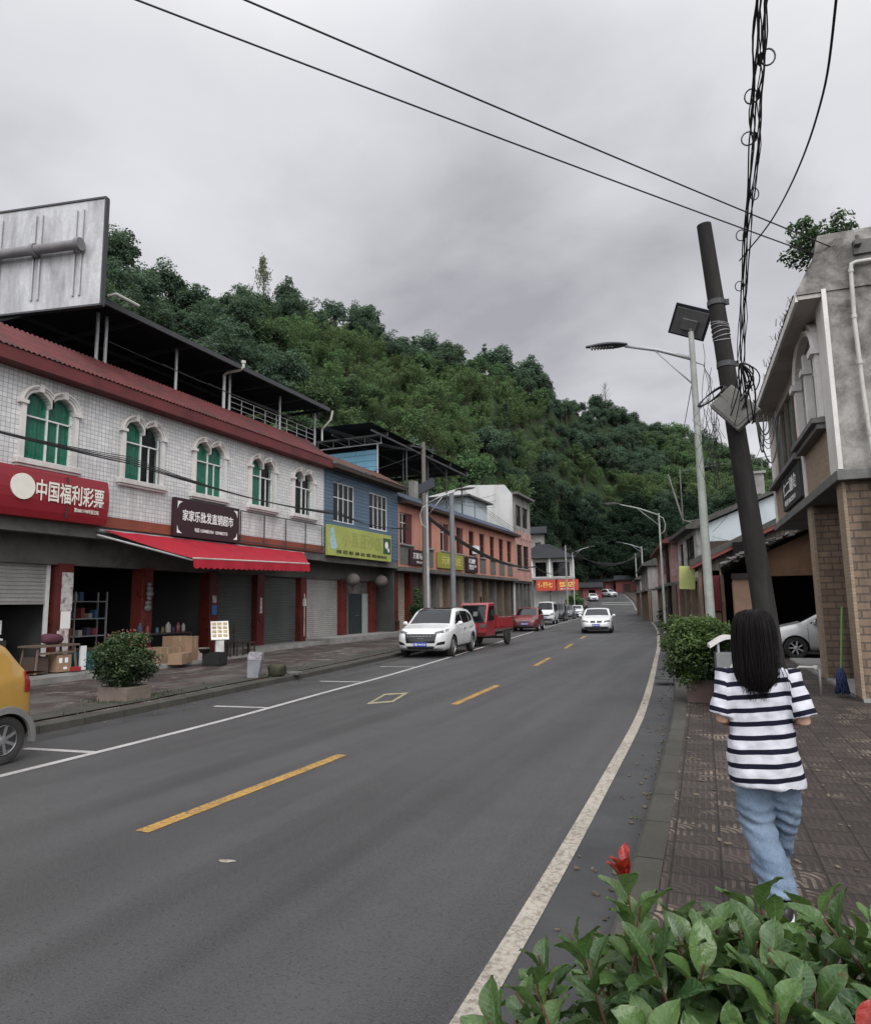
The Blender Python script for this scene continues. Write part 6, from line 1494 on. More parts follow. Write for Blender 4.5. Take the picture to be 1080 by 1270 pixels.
for s in (-1,1):
    mb = MB(); mb.quad((.7,s*.652,1.1),(1.42,s*.652,1.06),(1.24,s*.65,1.66),(.7,s*.65,1.70)); build('side_window', mb, Gs, TK)
    mb = MB(); mb.box((1.3,s*.84,1.4),(.05,.16,.24)); mb.cyl((1.3,s*.68,1.3),(1.3,s*.82,1.4),.012,.012,6); build('mirror', mb, M['dark'], TK, bevel=.01)
    mb = MB(); mb.prism([(1.55,.82),(1.63,.8),(1.62,.94),(1.54,.98)],'Y',s*.36,s*.62); build('headlight', mb, Ln, TK)
mb = MB(); mb.bx(1.6,1.625,-.25,.25,.62,.78); build('grille', mb, M['dark'], TK)
mb = MB(); mb.bx(1.345,1.36,-.35,.35,.0,.0) if False else mb.box((1.49,.12,1.36),(.01,.2,.2),(0,-.38,0)); build('window_notice', mb, M['beam'], TK)
mb = MB()
mb.bx(-1.35,.45,-.72,.72,.72,.8)
for s in (-1,1):
    mb.bx(-1.35,.45,s*.72-.02,s*.72+.02,.8,1.12)
    for k in range(6): x = -1.3+k*.34; mb.bx(x-.02,x+.02,s*.76-.02,s*.76+.02,.7,1.2)
    mb.cyl((-1.35,s*.73,1.2),(.45,s*.73,1.2),.018,.018,6)
mb.bx(-1.37,-1.34,-.72,.72,.8,1.12); mb.bx(.44,.48,-.72,.72,.8,1.3); build('cargo_bed', mb, P_truck, TK)
mb = MB(); mb.bx(-1.3,1.4,-.3,-.22,.45,.56); mb.bx(-1.3,1.4,.22,.3,.45,.56); mb.cyl((-.8,-.62,.3),(-.8,.62,.3),.05,.05,8); mb.bx(-.3,.1,-.35,.35,.3,.5); build('chassis', mb, M['dark'], TK)
for (x,y) in ((1.15,0),(-.8,.66),(-.8,-.66)):
    mb = MB(); mb.lathe([(.16,y-.07),(.29,y-.07),(.31,y-.04),(.31,y+.04),(.29,y+.07),(.16,y+.07)],24,(x,0,.31),'Y'); wh = build('wheel', mb, M['tyre'], TK, smooth=True, angle=40)
    mb = MB(); mb.lathe([(.17,y-.05),(.15,y-.02),(.001,y-.02)],18,(x,0,.31),'Y'); mb.lathe([(.17,y+.05),(.15,y+.02),(.001,y+.02)],18,(x,0,.31),'Y'); build('rim', mb, M['galv'], wh)
mb = MB(); mb.prism([(.9,.5),(1.42,.5),(1.36,.66),(1.15,.7),(.95,.66)],'Y',-.12,.12); build('mudguard', mb, M['dark'], TK)
lettering(TK,'渝F·31',(1.63,0,.55),.3,.07,M['white'],bold=.02)
# ---- far white motor tricycle on the right
TR = thing('motor_tricycle','small white and red motor tricycle on the right kerb far ahead','tricycle',(-10.0,99,gz(99)),R(-70))
mb = MB(); mb.prism([(-.1,.5),(1.0,.5),(1.15,.9),(.95,1.55),(-.1,1.6)],'Y',-.55,.55); build('cabin', mb, P_white2, TR, bevel=.05)
mb = MB(); mb.bx(-1.5,-.12,-.6,.6,.6,1.05); build('cargo_box', mb, P_truck, TR)
mb = MB(); mb.quad((1.09,-.45,1.0),(1.09,.45,1.0),(.96,.42,1.48),(.96,-.42,1.48)); build('windshield', mb, Gs, TR)
for (x,y) in ((.85,0),(-1.0,.55),(-1.0,-.55)):
    mb = MB(); mb.lathe([(.12,y-.06),(.28,y-.06),(.28,y+.06),(.12,y+.06)],18,(x,0,.28),'Y'); build('wheel', mb, M['tyre'], TR)
# ------------------------------------------------------------------ foliage
def leaf_mesh(name, C_, Nn, S, tone, mat, aspect=.55, T=None, extra=None, extra_mat=None):
    """quads (rhombus leaves): C_ centres, Nn normals, S sizes; tone per leaf"""
    n = len(C_); rs = np.random.RandomState(5)
    Nn = Nn/np.maximum(np.linalg.norm(Nn,axis=1,keepdims=True),1e-6)
    if T is None: T = rs.normal(size=(n,3))
    T = T - Nn*np.sum(T*Nn,axis=1,keepdims=True); T /= np.maximum(np.linalg.norm(T,axis=1,keepdims=True),1e-6)
    B = np.cross(Nn,T); s = S[:,None]
    P = np.stack([C_-T*s*.5, C_+B*s*aspect*.5-T*s*.05, C_+T*s*.5, C_-B*s*aspect*.5-T*s*.05],1).reshape(-1,3)
    V = P; nf = n
    faces = np.arange(n*4).reshape(n,4)
    me = bpy.data.meshes.new(name)
    ev = extra.v if extra else []; ef = extra.f if extra else []
    allv = [tuple(p) for p in V.tolist()] + [tuple(q) for q in ev]
    allf = [tuple(f) for f in faces.tolist()] + [tuple(i+n*4 for i in f) for f in ef]
    me.from_pydata(allv, [], allf)
    me.materials.append(mat)
    if extra:
        me.materials.append(extra_mat); mi = [0]*n + [1]*len(ef); me.polygons.foreach_set('material_index', mi)
    at = me.attributes.new('tone','FLOAT','FACE'); at.data.foreach_set('value', list(np.clip(tone,0,1)) + [0.3]*len(ef))
    me.update(); return me
def crown_points(rs, n_clump, per, rx, rz, zc, clump_r, leaf, upbias=.5, shell=.35, low=False):
    Cs=[];Ns=[];Ss=[];Ts=[]
    for k in range(n_clump):
        u = rs.normal(size=3); u /= np.linalg.norm(u)
        if u[2] < -.45 and not low: u[2] = -u[2]*.5
        d = rs.uniform(.62,1.0) if rs.rand() > .25 else rs.uniform(.2,.6)
        c = np.array([u[0]*rx*d, u[1]*rx*d, zc+u[2]*rz*d])
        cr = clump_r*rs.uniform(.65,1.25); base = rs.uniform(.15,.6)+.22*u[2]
        m = int(per*rs.uniform(.7,1.3))
        q = rs.normal(size=(m,3)); q /= np.linalg.norm(q,axis=1,keepdims=True)
        q[:,2] = np.where((q[:,2] < -.3) & (rs.rand(m) < .5), -q[:,2], q[:,2])
        rad = cr*(1-shell*rs.rand(m)**2)
        p = c + q*rad[:,None]*np.array([1.05,1.05,.95]) + rs.normal(size=(m,3))*cr*.12
        nn = q*.7 + rs.normal(size=(m,3))*.45 + np.array([0,0,upbias])
        Cs.append(p);Ns.append(nn);Ss.append(leaf*rs.uniform(.6,1.35,m)); Ts.append(base + .42*q[:,2]*.7 + rs.normal(size=m)*.13)  # painted shading: tone rises towards the tops of crown and clumps
    return np.concatenate(Cs),np.concatenate(Ns),np.concatenate(Ss),np.concatenate(Ts)
M['bark'] = mat_rough('bark', (.05,.042,.034), (.09,.078,.065), 6, .9, .5, 30)
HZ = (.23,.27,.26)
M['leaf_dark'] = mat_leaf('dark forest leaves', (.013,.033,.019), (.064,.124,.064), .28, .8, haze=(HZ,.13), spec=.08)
M['leaf_shade_painted'] = mat_leaf('valley leaves with painted shade', (.004,.011,.007), (.020,.042,.026), .2, .85, haze=(HZ,.03), spec=.05)  # darker leaf copy, the valley's shade is put into the colour
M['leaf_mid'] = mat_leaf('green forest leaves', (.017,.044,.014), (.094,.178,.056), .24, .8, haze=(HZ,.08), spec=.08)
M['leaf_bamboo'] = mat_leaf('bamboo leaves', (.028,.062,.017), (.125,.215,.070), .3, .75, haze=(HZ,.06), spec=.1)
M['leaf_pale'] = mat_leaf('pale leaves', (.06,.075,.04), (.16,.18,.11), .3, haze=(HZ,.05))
def broad(name, seed, mat, r, h, n_clump, per, leaf, cr=1.25, asp=.6):
    rs = np.random.RandomState(seed)
    C_,Nn,S,T = crown_points(rs, n_clump, per, r, h*.42, h*.62, cr, leaf)
    mb = MB()
    mb.tube([(0,0,-1.5),(.1,.05,h*.3),(0,.1,h*.75)], [.22,.17,.06], 6)
    for k in range(5):
        a = rs.rand()*6.28; mb.tube([(0,0,h*.3),(r*.45*cos(a),r*.45*sin(a),h*.55),(r*.75*cos(a),r*.75*sin(a),h*.75)],[.1,.06,.02],5)
    return leaf_mesh(name, C_,Nn,S,T,M[mat],asp,None,mb,M['bark'])
def bamboo(name, seed, mat, r, h, culms=16, per=95, leaf=.5):
    rs = np.random.RandomState(seed); Cs=[];Ns=[];Ss=[];Ts=[];Tn=[]; mb = MB()
    for k in range(culms):
        a = rs.rand()*6.28; ln = h*rs.uniform(.7,1.12); out_ = r*rs.uniform(.35,1.0); b0 = rs.rand(2)*1.2-.6
        pts = [(b0[0]+cos(a)*out_*(t**2.4), b0[1]+sin(a)*out_*(t**2.4), ln*(t-.16*t**4)) for t in [i/6 for i in range(7)]]
        mb.tube(pts, [.05]*6+[.01], 4)
        t = rs.uniform(.28,1.0,per)**.8; tip = (t-.3)/.7
        px = b0[0]+cos(a)*out_*t**2.4; py = b0[1]+sin(a)*out_*t**2.4; pz = ln*(t-.16*t**4)
        sp = (.85*(1-tip)+.28)[:,None]
        off = rs.normal(size=(per,3))*sp*np.array([.62,.62,.36])
        Cs.append(np.stack([px,py,pz],1)+off); Ns.append(rs.normal(size=(per,3))*.6+np.array([0,0,.8]))
        Tn.append(rs.normal(size=(per,3))*.6+np.array([cos(a)*.6,sin(a)*.6,-.6]))
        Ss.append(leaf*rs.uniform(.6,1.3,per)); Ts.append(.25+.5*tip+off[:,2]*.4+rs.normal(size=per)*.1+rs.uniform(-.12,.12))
    return leaf_mesh(name, np.concatenate(Cs),np.concatenate(Ns),np.concatenate(Ss),np.concatenate(Ts),M[mat],.38,np.concatenate(Tn),mb,M['bark'])
def conifer(name, seed, mat, r, h, leaf):
    rs = np.random.RandomState(seed); Cs=[];Ns=[];Ss=[];Ts=[]; mb = MB(); mb.tube([(0,0,-1),(0,0,h)],[.2,.02],6)
    for k in range(46):
        t = rs.uniform(.15,1)**.85; a = rs.rand()*6.28; ln = r*(1-t)**.8*rs.uniform(.6,1.1)+.25; m = 34
        s = rs.rand(m)**.7; p = np.stack([cos(a)*ln*s, sin(a)*ln*s, h*t - .22*ln*s**2],1)+rs.normal(size=(m,3))*np.array([.22,.22,.13])
        Cs.append(p);Ns.append(rs.normal(size=(m,3))*.5+np.array([0,0,1]));Ss.append(leaf*rs.uniform(.6,1.3,m));Ts.append(.3+.3*s+rs.normal(size=m)*.15)
    return leaf_mesh(name, np.concatenate(Cs),np.concatenate(Ns),np.concatenate(Ss),np.concatenate(Ts),M[mat],.5,None,mb,M['bark'])
KIND = {
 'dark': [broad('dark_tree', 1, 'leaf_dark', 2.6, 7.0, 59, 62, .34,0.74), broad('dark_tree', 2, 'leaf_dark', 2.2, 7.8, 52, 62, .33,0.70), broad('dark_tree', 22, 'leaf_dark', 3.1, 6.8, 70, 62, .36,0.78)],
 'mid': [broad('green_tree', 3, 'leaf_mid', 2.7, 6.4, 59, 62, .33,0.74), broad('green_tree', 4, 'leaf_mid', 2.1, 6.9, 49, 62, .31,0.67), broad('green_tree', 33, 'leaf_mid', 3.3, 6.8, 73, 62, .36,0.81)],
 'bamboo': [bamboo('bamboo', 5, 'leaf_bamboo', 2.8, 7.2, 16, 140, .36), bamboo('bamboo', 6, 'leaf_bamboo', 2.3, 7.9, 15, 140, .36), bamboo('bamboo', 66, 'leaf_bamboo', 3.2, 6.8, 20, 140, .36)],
 'shade': [broad('shade_tree', 41, 'leaf_shade_painted', 3.0, 7.4, 60, 60, .36,.78), broad('shade_tree', 42, 'leaf_shade_painted', 3.6, 8.4, 66, 60, .38,.85)],
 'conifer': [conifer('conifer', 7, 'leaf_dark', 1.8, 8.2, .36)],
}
LABEL = {'dark': ('broadleaf_tree','dark broadleaf tree on the steep wooded hill behind the street','tree','dark broadleaf trees of the hillside'),
 'mid': ('broadleaf_tree','mid green round crowned tree on the wooded hill behind the street','tree','mid green trees of the hillside'),
 'bamboo': ('bamboo_clump','light green feathery bamboo clump on the slope above the roofs','bamboo','feathery bamboo clumps of the slope'),
 'shade': ('broadleaf_tree','very dark shaded tree at the valley end where the road bends','tree','shaded trees at the valley end'),
 'conifer': ('conifer_tree','dark pointed conifer rising out of the wooded hill','tree','conifers of the hillside')}
# positions over the hill
cam_inv = cam.matrix_world.inverted()
def to_px(p):
    q = cam_inv @ Vector(p)
    if q.z > -.1: return None
    return (540 + q.x/-q.z*850, 635 - q.y/-q.z*850)
SKYLINE = [(0,384),(125,372),(400,500),(480,545),(570,600),(640,612),(660,640),(720,690),(800,700),(830,640),(880,610),(940,610),(965,540),(1000,380),(1080,300)]
trees = []; rs_ = random.Random(3)
a = -14.0
while a < 66:
    r0 = interp(FOOT, a); r1 = smooth_interp([(p[0],p[2]) for p in RID], a)
    r = r0 + rs_.uniform(0,4)
    while r < r1*1.035:
        t = (r-r0)/(r1-r0); aa = a + rs_.uniform(-.5,.5)*57.3*3.4/r
        x, y = polar(aa, r)
        z = hill(aa, r)
        pz = to_px((x, y, z+7))
        if pz and -60 < pz[0] < 1140 and pz[1] < interp(SKYLINE, pz[0])+50:
            q = noise.noise((x*.028, y*.028, 1.7)) + .35*noise.noise((x*.1,y*.1,5))
            if a < 15 and t < .38+.1*q: k = 'shade'                 # valley end, leaves painted darker for shade
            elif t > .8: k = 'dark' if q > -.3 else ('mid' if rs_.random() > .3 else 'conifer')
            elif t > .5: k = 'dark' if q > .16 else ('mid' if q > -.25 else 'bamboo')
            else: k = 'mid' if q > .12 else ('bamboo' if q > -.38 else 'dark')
            if t > .45 and rs_.random() < .035: k = 'conifer'
            sc = rs_.choice([.6,.72,.8,.88,.95,1.1,1.35])*(1.0 if k != 'conifer' else .85)
            if t > .94: sc *= rs_.choice([.55,.75,.95,1.2,1.5])
            trees.append((r, x, y, z, k, sc, pz, t))
        r += 3.1*rs_.uniform(.8,1.25)*(1+max(0,(r-150))*.0022)
    a += math.degrees(3.4/((r0+r1)*.5))*rs_.uniform(.9,1.1)
# the 260 that show largest stand on their own; the rest of the wood is one mass
vis = sorted([t for t in trees if t[6][1] < interp(SKYLINE, t[6][0])+4 and 0 < t[6][0] < 1080], key=lambda t: t[0]/t[5])
sky_trees = [t for t in vis if t[7] > .97][::2][:60]
front = [t for t in vis if t not in sky_trees][:220]
own = set(id(t) for t in sky_trees+front)
for t in sky_trees+front:
    r, x, y, z, k, sc, pz, tt = t
    nm, lb, ct, gp = LABEL[k]
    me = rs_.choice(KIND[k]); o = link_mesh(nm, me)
    o.location = (x, y, z-.6); o.rotation_euler = (rs_.uniform(-.06,.06), rs_.uniform(-.06,.06), rs_.uniform(0,6.28)); o.scale = (sc*rs_.uniform(.9,1.1), sc, sc*rs_.uniform(.9,1.12))
    if t in sky_trees: tag(o, {'dark':'dark tree whose crown stands against the sky on the ridge','mid':'green tree whose crown stands against the sky on the ridge','bamboo':'bamboo clump standing against the sky on the ridge','shade':'shaded tree standing against the sky on the ridge','conifer':'pointed conifer standing against the sky on the ridge'}[k], ct, {'dark':'dark ridge line trees','mid':'green ridge line trees','bamboo':'ridge line bamboo','shade':'ridge line shaded trees','conifer':'ridge line conifers'}[k])
    else: tag(o, lb, ct, gp)
rest = [t for t in trees if id(t) not in own]
protos = [m for k in ('dark','mid','bamboo','shade','conifer') for m in KIND[k]]
pidx = {k: [i for i, m in enumerate(protos) if m in KIND[k]] for k in KIND}
me = bpy.data.meshes.new('forest'); me.from_pydata([(t[1],t[2],t[3]-.6) for t in rest], [], [])
ia = me.attributes.new('which','INT','POINT'); ia.data.foreach_set('value', [rs_.choice(pidx[t[4]]) for t in rest])
sa = me.attributes.new('size','FLOAT','POINT'); sa.data.foreach_set('value', [t[5] for t in rest])
ra = me.attributes.new('turn','FLOAT_VECTOR','POINT'); ra.data.foreach_set('vector', [c for t in rest for c in (rs_.uniform(-.06,.06), rs_.uniform(-.06,.06), rs_.uniform(0,6.28))])
forest = link_mesh('forest', me); forest['kind'] = 'stuff'; tag(forest, 'dense green wood covering the rest of the steep hill', 'forest')
ng = bpy.data.node_groups.new('forest','GeometryNodeTree')
ng.interface.new_socket('Geometry', in_out='INPUT', socket_type='NodeSocketGeometry'); ng.interface.new_socket('Geometry', in_out='OUTPUT', socket_type='NodeSocketGeometry')
gi = ng.nodes.new('NodeGroupInput'); go = ng.nodes.new('NodeGroupOutput')
iop = ng.nodes.new('GeometryNodeInstanceOnPoints'); g2i = ng.nodes.new('GeometryNodeGeometryToInstance')
first = {}
for o in list(COL.objects):
    if o.type == 'MESH' and o.data in protos and o.data not in first: first[o.data] = o
for m in reversed(protos):
    oi = ng.nodes.new('GeometryNodeObjectInfo'); oi.transform_space = 'ORIGINAL'
    if m not in first:   # a kind none of whose own trees was placed: stand one on the far slope
        o = link_mesh('broadleaf_tree', m); o.location = (-150,150,hill(45,212)); tag(o, 'tree on the back slope of the hill', 'tree', 'trees beyond the ridge'); first[m] = o
    oi.inputs['Object'].default_value = first[m]; oi.inputs['As Instance'].default_value = True
    ng.links.new(oi.outputs['Geometry'], g2i.inputs[0])
def nattr(nm, ty):
    n_ = ng.nodes.new('GeometryNodeInputNamedAttribute'); n_.data_type = ty; n_.inputs['Name'].default_value = nm
    return n_.outputs['Attribute']
ng.links.new(gi.outputs[0], iop.inputs['Points']); ng.links.new(g2i.outputs[0], iop.inputs['Instance'])
iop.inputs['Pick Instance'].default_value = True
ng.links.new(nattr('which','INT'), iop.inputs['Instance Index']); ng.links.new(nattr('size','FLOAT'), iop.inputs['Scale'])
e2r = ng.nodes.new('FunctionNodeEulerToRotation'); ng.links.new(nattr('turn','FLOAT_VECTOR'), e2r.inputs[0]); ng.links.new(e2r.outputs[0], iop.inputs['Rotation'])
ng.links.new(iop.outputs[0], go.inputs[0])
forest.modifiers.new('forest','NODES').node_group = ng
print('trees', len(trees), 'own', len(own))
# the one tall pale tree and the bare one on the crest, the dark pair beside it
def own_tree(name, me, px_a, r, sc, label, lift=-.5):
    x, y = polar(px_a, r); o = link_mesh(name, me); o.location = (x, y, hill(px_a, r)+lift); o.scale = (sc[0],sc[0],sc[1]); tag(o, label, 'tree'); return o
def airy(name, seed, mat, h, r, n=240, leaf=.4):
    rs = np.random.RandomState(seed); mb = MB(); Cs = []
    mb.tube([(0,0,-1),(.1,0,h*.5),(0,.1,h)], [.18,.12,.02], 6)
    for k in range(26):
        a_ = rs.rand()*6.28; t = rs.uniform(.4,1); ln = r*(1.15-t)*rs.uniform(.7,1.2)
        e_ = (cos(a_)*ln, sin(a_)*ln, h*t+ln*.8); mb.tube([(0,0,h*t),(e_[0]*.5,e_[1]*.5,h*t+ln*.5),e_],[.05,.03,.01],4)
        for q in range(n//26): 
            s = rs.uniform(.4,1.1); Cs.append((e_[0]*s+rs.normal()*.25,e_[1]*s+rs.normal()*.25,h*t+ln*.8*s+rs.normal()*.25))
    C_ = np.array(Cs); m = len(C_)
    if n < 30: C_ = C_[:0]
    return leaf_mesh(name, C_.reshape(-1,3), rs.normal(size=(len(C_),3))+np.array([0,0,.5]) if len(C_) else np.zeros((0,3)), np.full(len(C_),leaf), rs.uniform(.2,.9,len(C_)), M[mat], .5, None, mb, M['bark'])
own_tree('pale_tree', airy('pale_tree', 8, 'leaf_pale', 7.5, 3.0, 900, .38), 37.2, 139, (1.0,2.0), 'tall thin pale leaved tree standing above the ridge', 0)
own_tree('dark_tree', KIND['dark'][1], 35.4, 139, (1.35,1.75), 'tall dense dark tree beside the pale tree on the ridge', 0)
own_tree('bare_tree', airy('bare_tree', 9, 'leaf_pale', 7.5, 3.2, 26), 8.2, 258, (1.2,2.1), 'leafless bare tree standing out above the ridge', 0)
# ======================================================= plants
M['leaf_bush'] = mat_leaf('bush leaves', (.008,.022,.008), (.05,.10,.03), .2, .4, .1)
M['leaf_bright'] = mat_leaf('bright bush leaves', (.007,.022,.005), (.085,.16,.03), .25, .4, .1)
M['petal'] = mat_plain('small red shoots', (.16,.045,.035), .6)
def bush(parent, seed, r, rz, zc, n_clump, per, leaf, mat, cr=.16, stems=True, name='foliage', up=.45):
    rs = np.random.RandomState(seed)
    C_,Nn,S,T = crown_points(rs, n_clump, per, r, rz, zc, cr, leaf, up, low=True)
    mb = MB()
    if stems:
        for k in range(9):
            a = rs.rand()*6.28; mb.tube([(rs.normal()*.04,rs.normal()*.04,zc-rz*1.25),(r*.3*cos(a),r*.3*sin(a),zc-rz*.4),(r*.7*cos(a),r*.7*sin(a),zc+rz*.3)],[.018,.012,.005],5)
    else: mb.tube([(0,0,zc-rz),(0,0,zc)],.01,5)
    return link_mesh(name, leaf_mesh(name, C_,Nn,S,T,M[mat],.5,None,mb,M['bark']), parent), (C_,Nn,S,T)
# left: round shrub in a low concrete planter
P_ = thing('planter','low round shrub with reddish tips in a mossy concrete planter on the left walk','planter',(-10.35,9.75,lz(-10.3,9.7)))
mb = MB(); mb.prism([(-.36,-.3),(.36,-.3),(.36,.3),(-.36,.3)],'Z',-.05,.26); tub = build('tub', mb, mat_rough('mossy planter',(.16,.13,.11),(.24,.19,.16),3,.9,.3,30,stain=(.06,.07,.04),stain_scale=3,stain_amt=.7), P_, bevel=.02)
mb = MB(); mb.bx(-.32,.32,-.26,.26,.2,.262); build('soil', mb, M['earth'], P_)
fo, pts = bush(P_, 12, .52, .46, .72, 150, 140, .058, 'leaf_bush', .15)
mb = MB(); rs4 = random.Random(2)
for k in range(34):
    a = rs4.uniform(0,6.28); e = rs4.uniform(.35,1.4); p = (.58*cos(a)*cos(e),.58*sin(a)*cos(e),.72+.56*sin(e))
    mb.box(p,(.02,.014,.035),(rs4.uniform(-1,1),rs4.uniform(-1,1),a))
q_ = build('red_shoots', mb, M['petal'], P_); q_['kind'] = 'stuff'
# right: clipped green shrub in planter, between kerb and walkers
P_ = thing('planter','big bright green shrub in a brick planter at the right kerb','planter',(-.42,12.45,.12))
mb = MB(); mb.bx(-.27,.27,-.25,.25,-.03,.36); build('tub', mb, mat_rough('pinkish planter',(.09,.062,.055),(.14,.095,.085),3,.9,.3,30,stain=(.06,.055,.045),stain_scale=2.5,stain_amt=.6), P_, bevel=.015)
mb = MB(); mb.bx(-.25,.25,-.23,.23,.3,.362); build('soil', mb, M['earth'], P_)
bush(P_, 13, .60, .58, .77, 180, 150, .06, 'leaf_bright', .15)
P_ = thing('kerb_shrub','smaller green shrub farther along the right kerb, before the plank house','shrub',(-1.5,23.6,.12))
bush(P_, 14, .62, .5, .62, 50, 80, .085, 'leaf_bright', .16)
P_ = thing('kerb_shrub','dark low shrub far along the right kerb by the pink row house','shrub',(-4.2,55,.12)); bush(P_, 15, .8, .6, .6, 26, 50, .16, 'leaf_bush', .22)
P_ = thing('kerb_shrub','distant shrub on the right kerb near the motor tricycle','shrub',(-7.4,80,gz(80)+.1)); bush(P_, 16, .9, .7, .7, 24, 50, .2, 'leaf_bush', .25)
P_ = thing('climbing_shrub','tall narrow dark shrub between the lamp post and the cream shutter','shrub',(-13.6,30.2,.35)); bush(P_, 17, .42, 1.05, 1.1, 46, 70, .10, 'leaf_bush', .2)
P_ = thing('potted_shrub','small dark shrub in front of the orange house shutters','shrub',(-13.9,40.2,.4)); bush(P_, 18, .7, .45, .6, 26, 60, .13, 'leaf_bush', .18)
P_ = thing('sign_shrub','bright green shrub under the restaurant boards','shrub',(-19.0,95,gz(95))); bush(P_, 19, 1.3, 1.3, 1.6, 34, 60, .3, 'leaf_bright', .4)
P_ = thing('roof_bush','leafy bush growing out of the parapet of the old corner house','bush',(2.02,13.6,7.85)); 
bush(P_, 20, .78, .42, .42, 44, 52, .085, 'leaf_bush', .15)
P_ = thing('ledge_plant','dark trailing plant on the ledge beside the nearest brick pillar','plant',(2.9,12.75,2.98)); bush(P_, 21, .55, .3, .2, 26, 60, .07, 'leaf_bush', .14, False)
# weeds along the old eave and kerbs
def weeds(name, label, pts, h, mat, seed, blades=9):
    rs = random.Random(seed); mb = MB()
    for (x,y,z) in pts:
        for k in range(rs.randint(max(2,blades//2),blades)):
            a = rs.uniform(0,6.28); ln = h*rs.uniform(.4,1.3); o_ = rs.uniform(.2,.9)*ln; w_ = .006+.004*rs.random()
            p0 = Vector((x+rs.gauss(0,.05),y+rs.gauss(0,.05),z)); p1 = p0+Vector((cos(a)*o_*.4,sin(a)*o_*.4,ln*.7)); p2 = p0+Vector((cos(a)*o_,sin(a)*o_,ln*(1-.4*rs.random())))
            sd_ = Vector((-sin(a),cos(a),0))*w_
            mb.add([p0-sd_,p0+sd_,p1+sd_*.8,p1-sd_*.8,p2],[(0,1,2,3),(3,2,4)])
    o = build(name, mb, mat, None, fix=False); o['kind'] = 'stuff'; tag(o, label, 'weeds'); return o
M['weed'] = mat_plain('weed blades', (.05,.075,.025), .7, var=.5, vs=20); M['dry'] = mat_plain('dry weed blades', (.12,.10,.07), .8, var=.4, vs=20)
rr_ = random.Random(6)
dirf = Vector((.4,-8.3,0)).normalized()
weeds('roof_weeds','dry weeds growing along the eave edge of the old corner house',[tuple(Vector((1.5,21.3,7.02))+dirf*s+Vector((-.46+rr_.uniform(0,.25),0,rr_.uniform(0,.06)))) for s in [rr_.uniform(2,8.3) for _ in range(45)]],.17,M['dry'],3,8)
weeds('kerb_weeds','short weeds growing in the gutter joint of the right kerb',[(kr(y)+rr_.uniform(-.04,.06),y,.02) for y in [rr_.uniform(5,34) for _ in range(60)]],.035,M['weed'],4,7)
weeds('planter_weeds','short weeds around the left planter and kerb',[(-10.35+rr_.uniform(-.6,.6),9.75+rr_.uniform(-.6,.6),.11) for _ in range(40)]+[(kl(y)-rr_.uniform(.2,1.0),y,.13) for y in [rr_.uniform(8,30) for _ in range(80)]],.06,M['weed'],5,6)

# foreground photinia shrub with large glossy leaves
SH_ = thing('photinia_shrub','glossy broad leaved shrub with red new shoots in the near right corner','shrub',(.05,1.5,.1))
def leaf_grid(mb, tones, base, d, upv, ln, wd, droop, fold, tone, red=0):
    d = d.normalized(); s = d.cross(upv).normalized(); n_ = s.cross(d).normalized(); vs = []
    NT = 7
    for i in range(NT+1):
        t = i/NT; w_ = wd*(max(0,sin(pi*min(1,t**1.12)))**.68)*(1 if t < .99 else 0) + .001
        if i == 0: w_ = .003
        c_ = base + d*ln*t - n_*droop*ln*t*t + n_*.06*ln*sin(pi*t)
        for k in (-1,-.5,0,.5,1):
            vs.append(c_ + s*w_*k + n_*(abs(k)**1.3*fold*w_) + n_*.004*sin(9*t+4*k))
    t_ = lambda i: i/NT
    o = len(mb.v); mb.v += [tuple(v) for v in vs]
    for i in range(NT):
        for k in range(4):
            mb.f.append((o+i*5+k,o+i*5+k+1,o+(i+1)*5+k+1,o+(i+1)*5+k)); mb.mi.append(0)
    for i in range(NT+1):
        for k in (-1,-.5,0,.5,1): tones.append((tone, abs(k), red, t_(i)))
rs5 = random.Random(21)
mb = MB(); tones = []; stems = MB(); tips = []
for k in range(215):
    u = math.sqrt(rs5.random()); a = rs5.uniform(0,6.28)
    x, y = .08+.62*u*cos(a), 1.52+.50*u*sin(a)
    z = 1.12-.26*u**3+.035*noise.noise((x*4,y*4,2))-(rs5.random()**1.5)*.22
    tips.append((Vector((x,y,z)), Vector((cos(a)*u*.75+rs5.gauss(0,.22),sin(a)*u*.75+rs5.gauss(0,.22),1)).normalized(), 0, rs5.uniform(.8,1.15)))
tips.append((Vector((-.225,1.52,1.185)), Vector((-.08,0,1)).normalized(), 1, .95))
tips.append((Vector((.137,1.25,1.10)), Vector((.1,-.1,1)).normalized(), 2, 1.0))
for x,y,z in ((-.42,1.22,1.03),(-.36,1.3,1.06),(-.3,1.42,1.09),(.02,1.68,1.13),(.14,1.62,1.12),(.26,1.6,1.12),(-.06,1.55,1.1),(-.17,1.4,1.1),(.06,1.35,1.1),(-.2,1.5,1.14)):
    tips.append((Vector((x,y,z)), Vector((rs5.gauss(0,.25)-.1,rs5.gauss(0,.25),1)).normalized(), 0, 1.1))
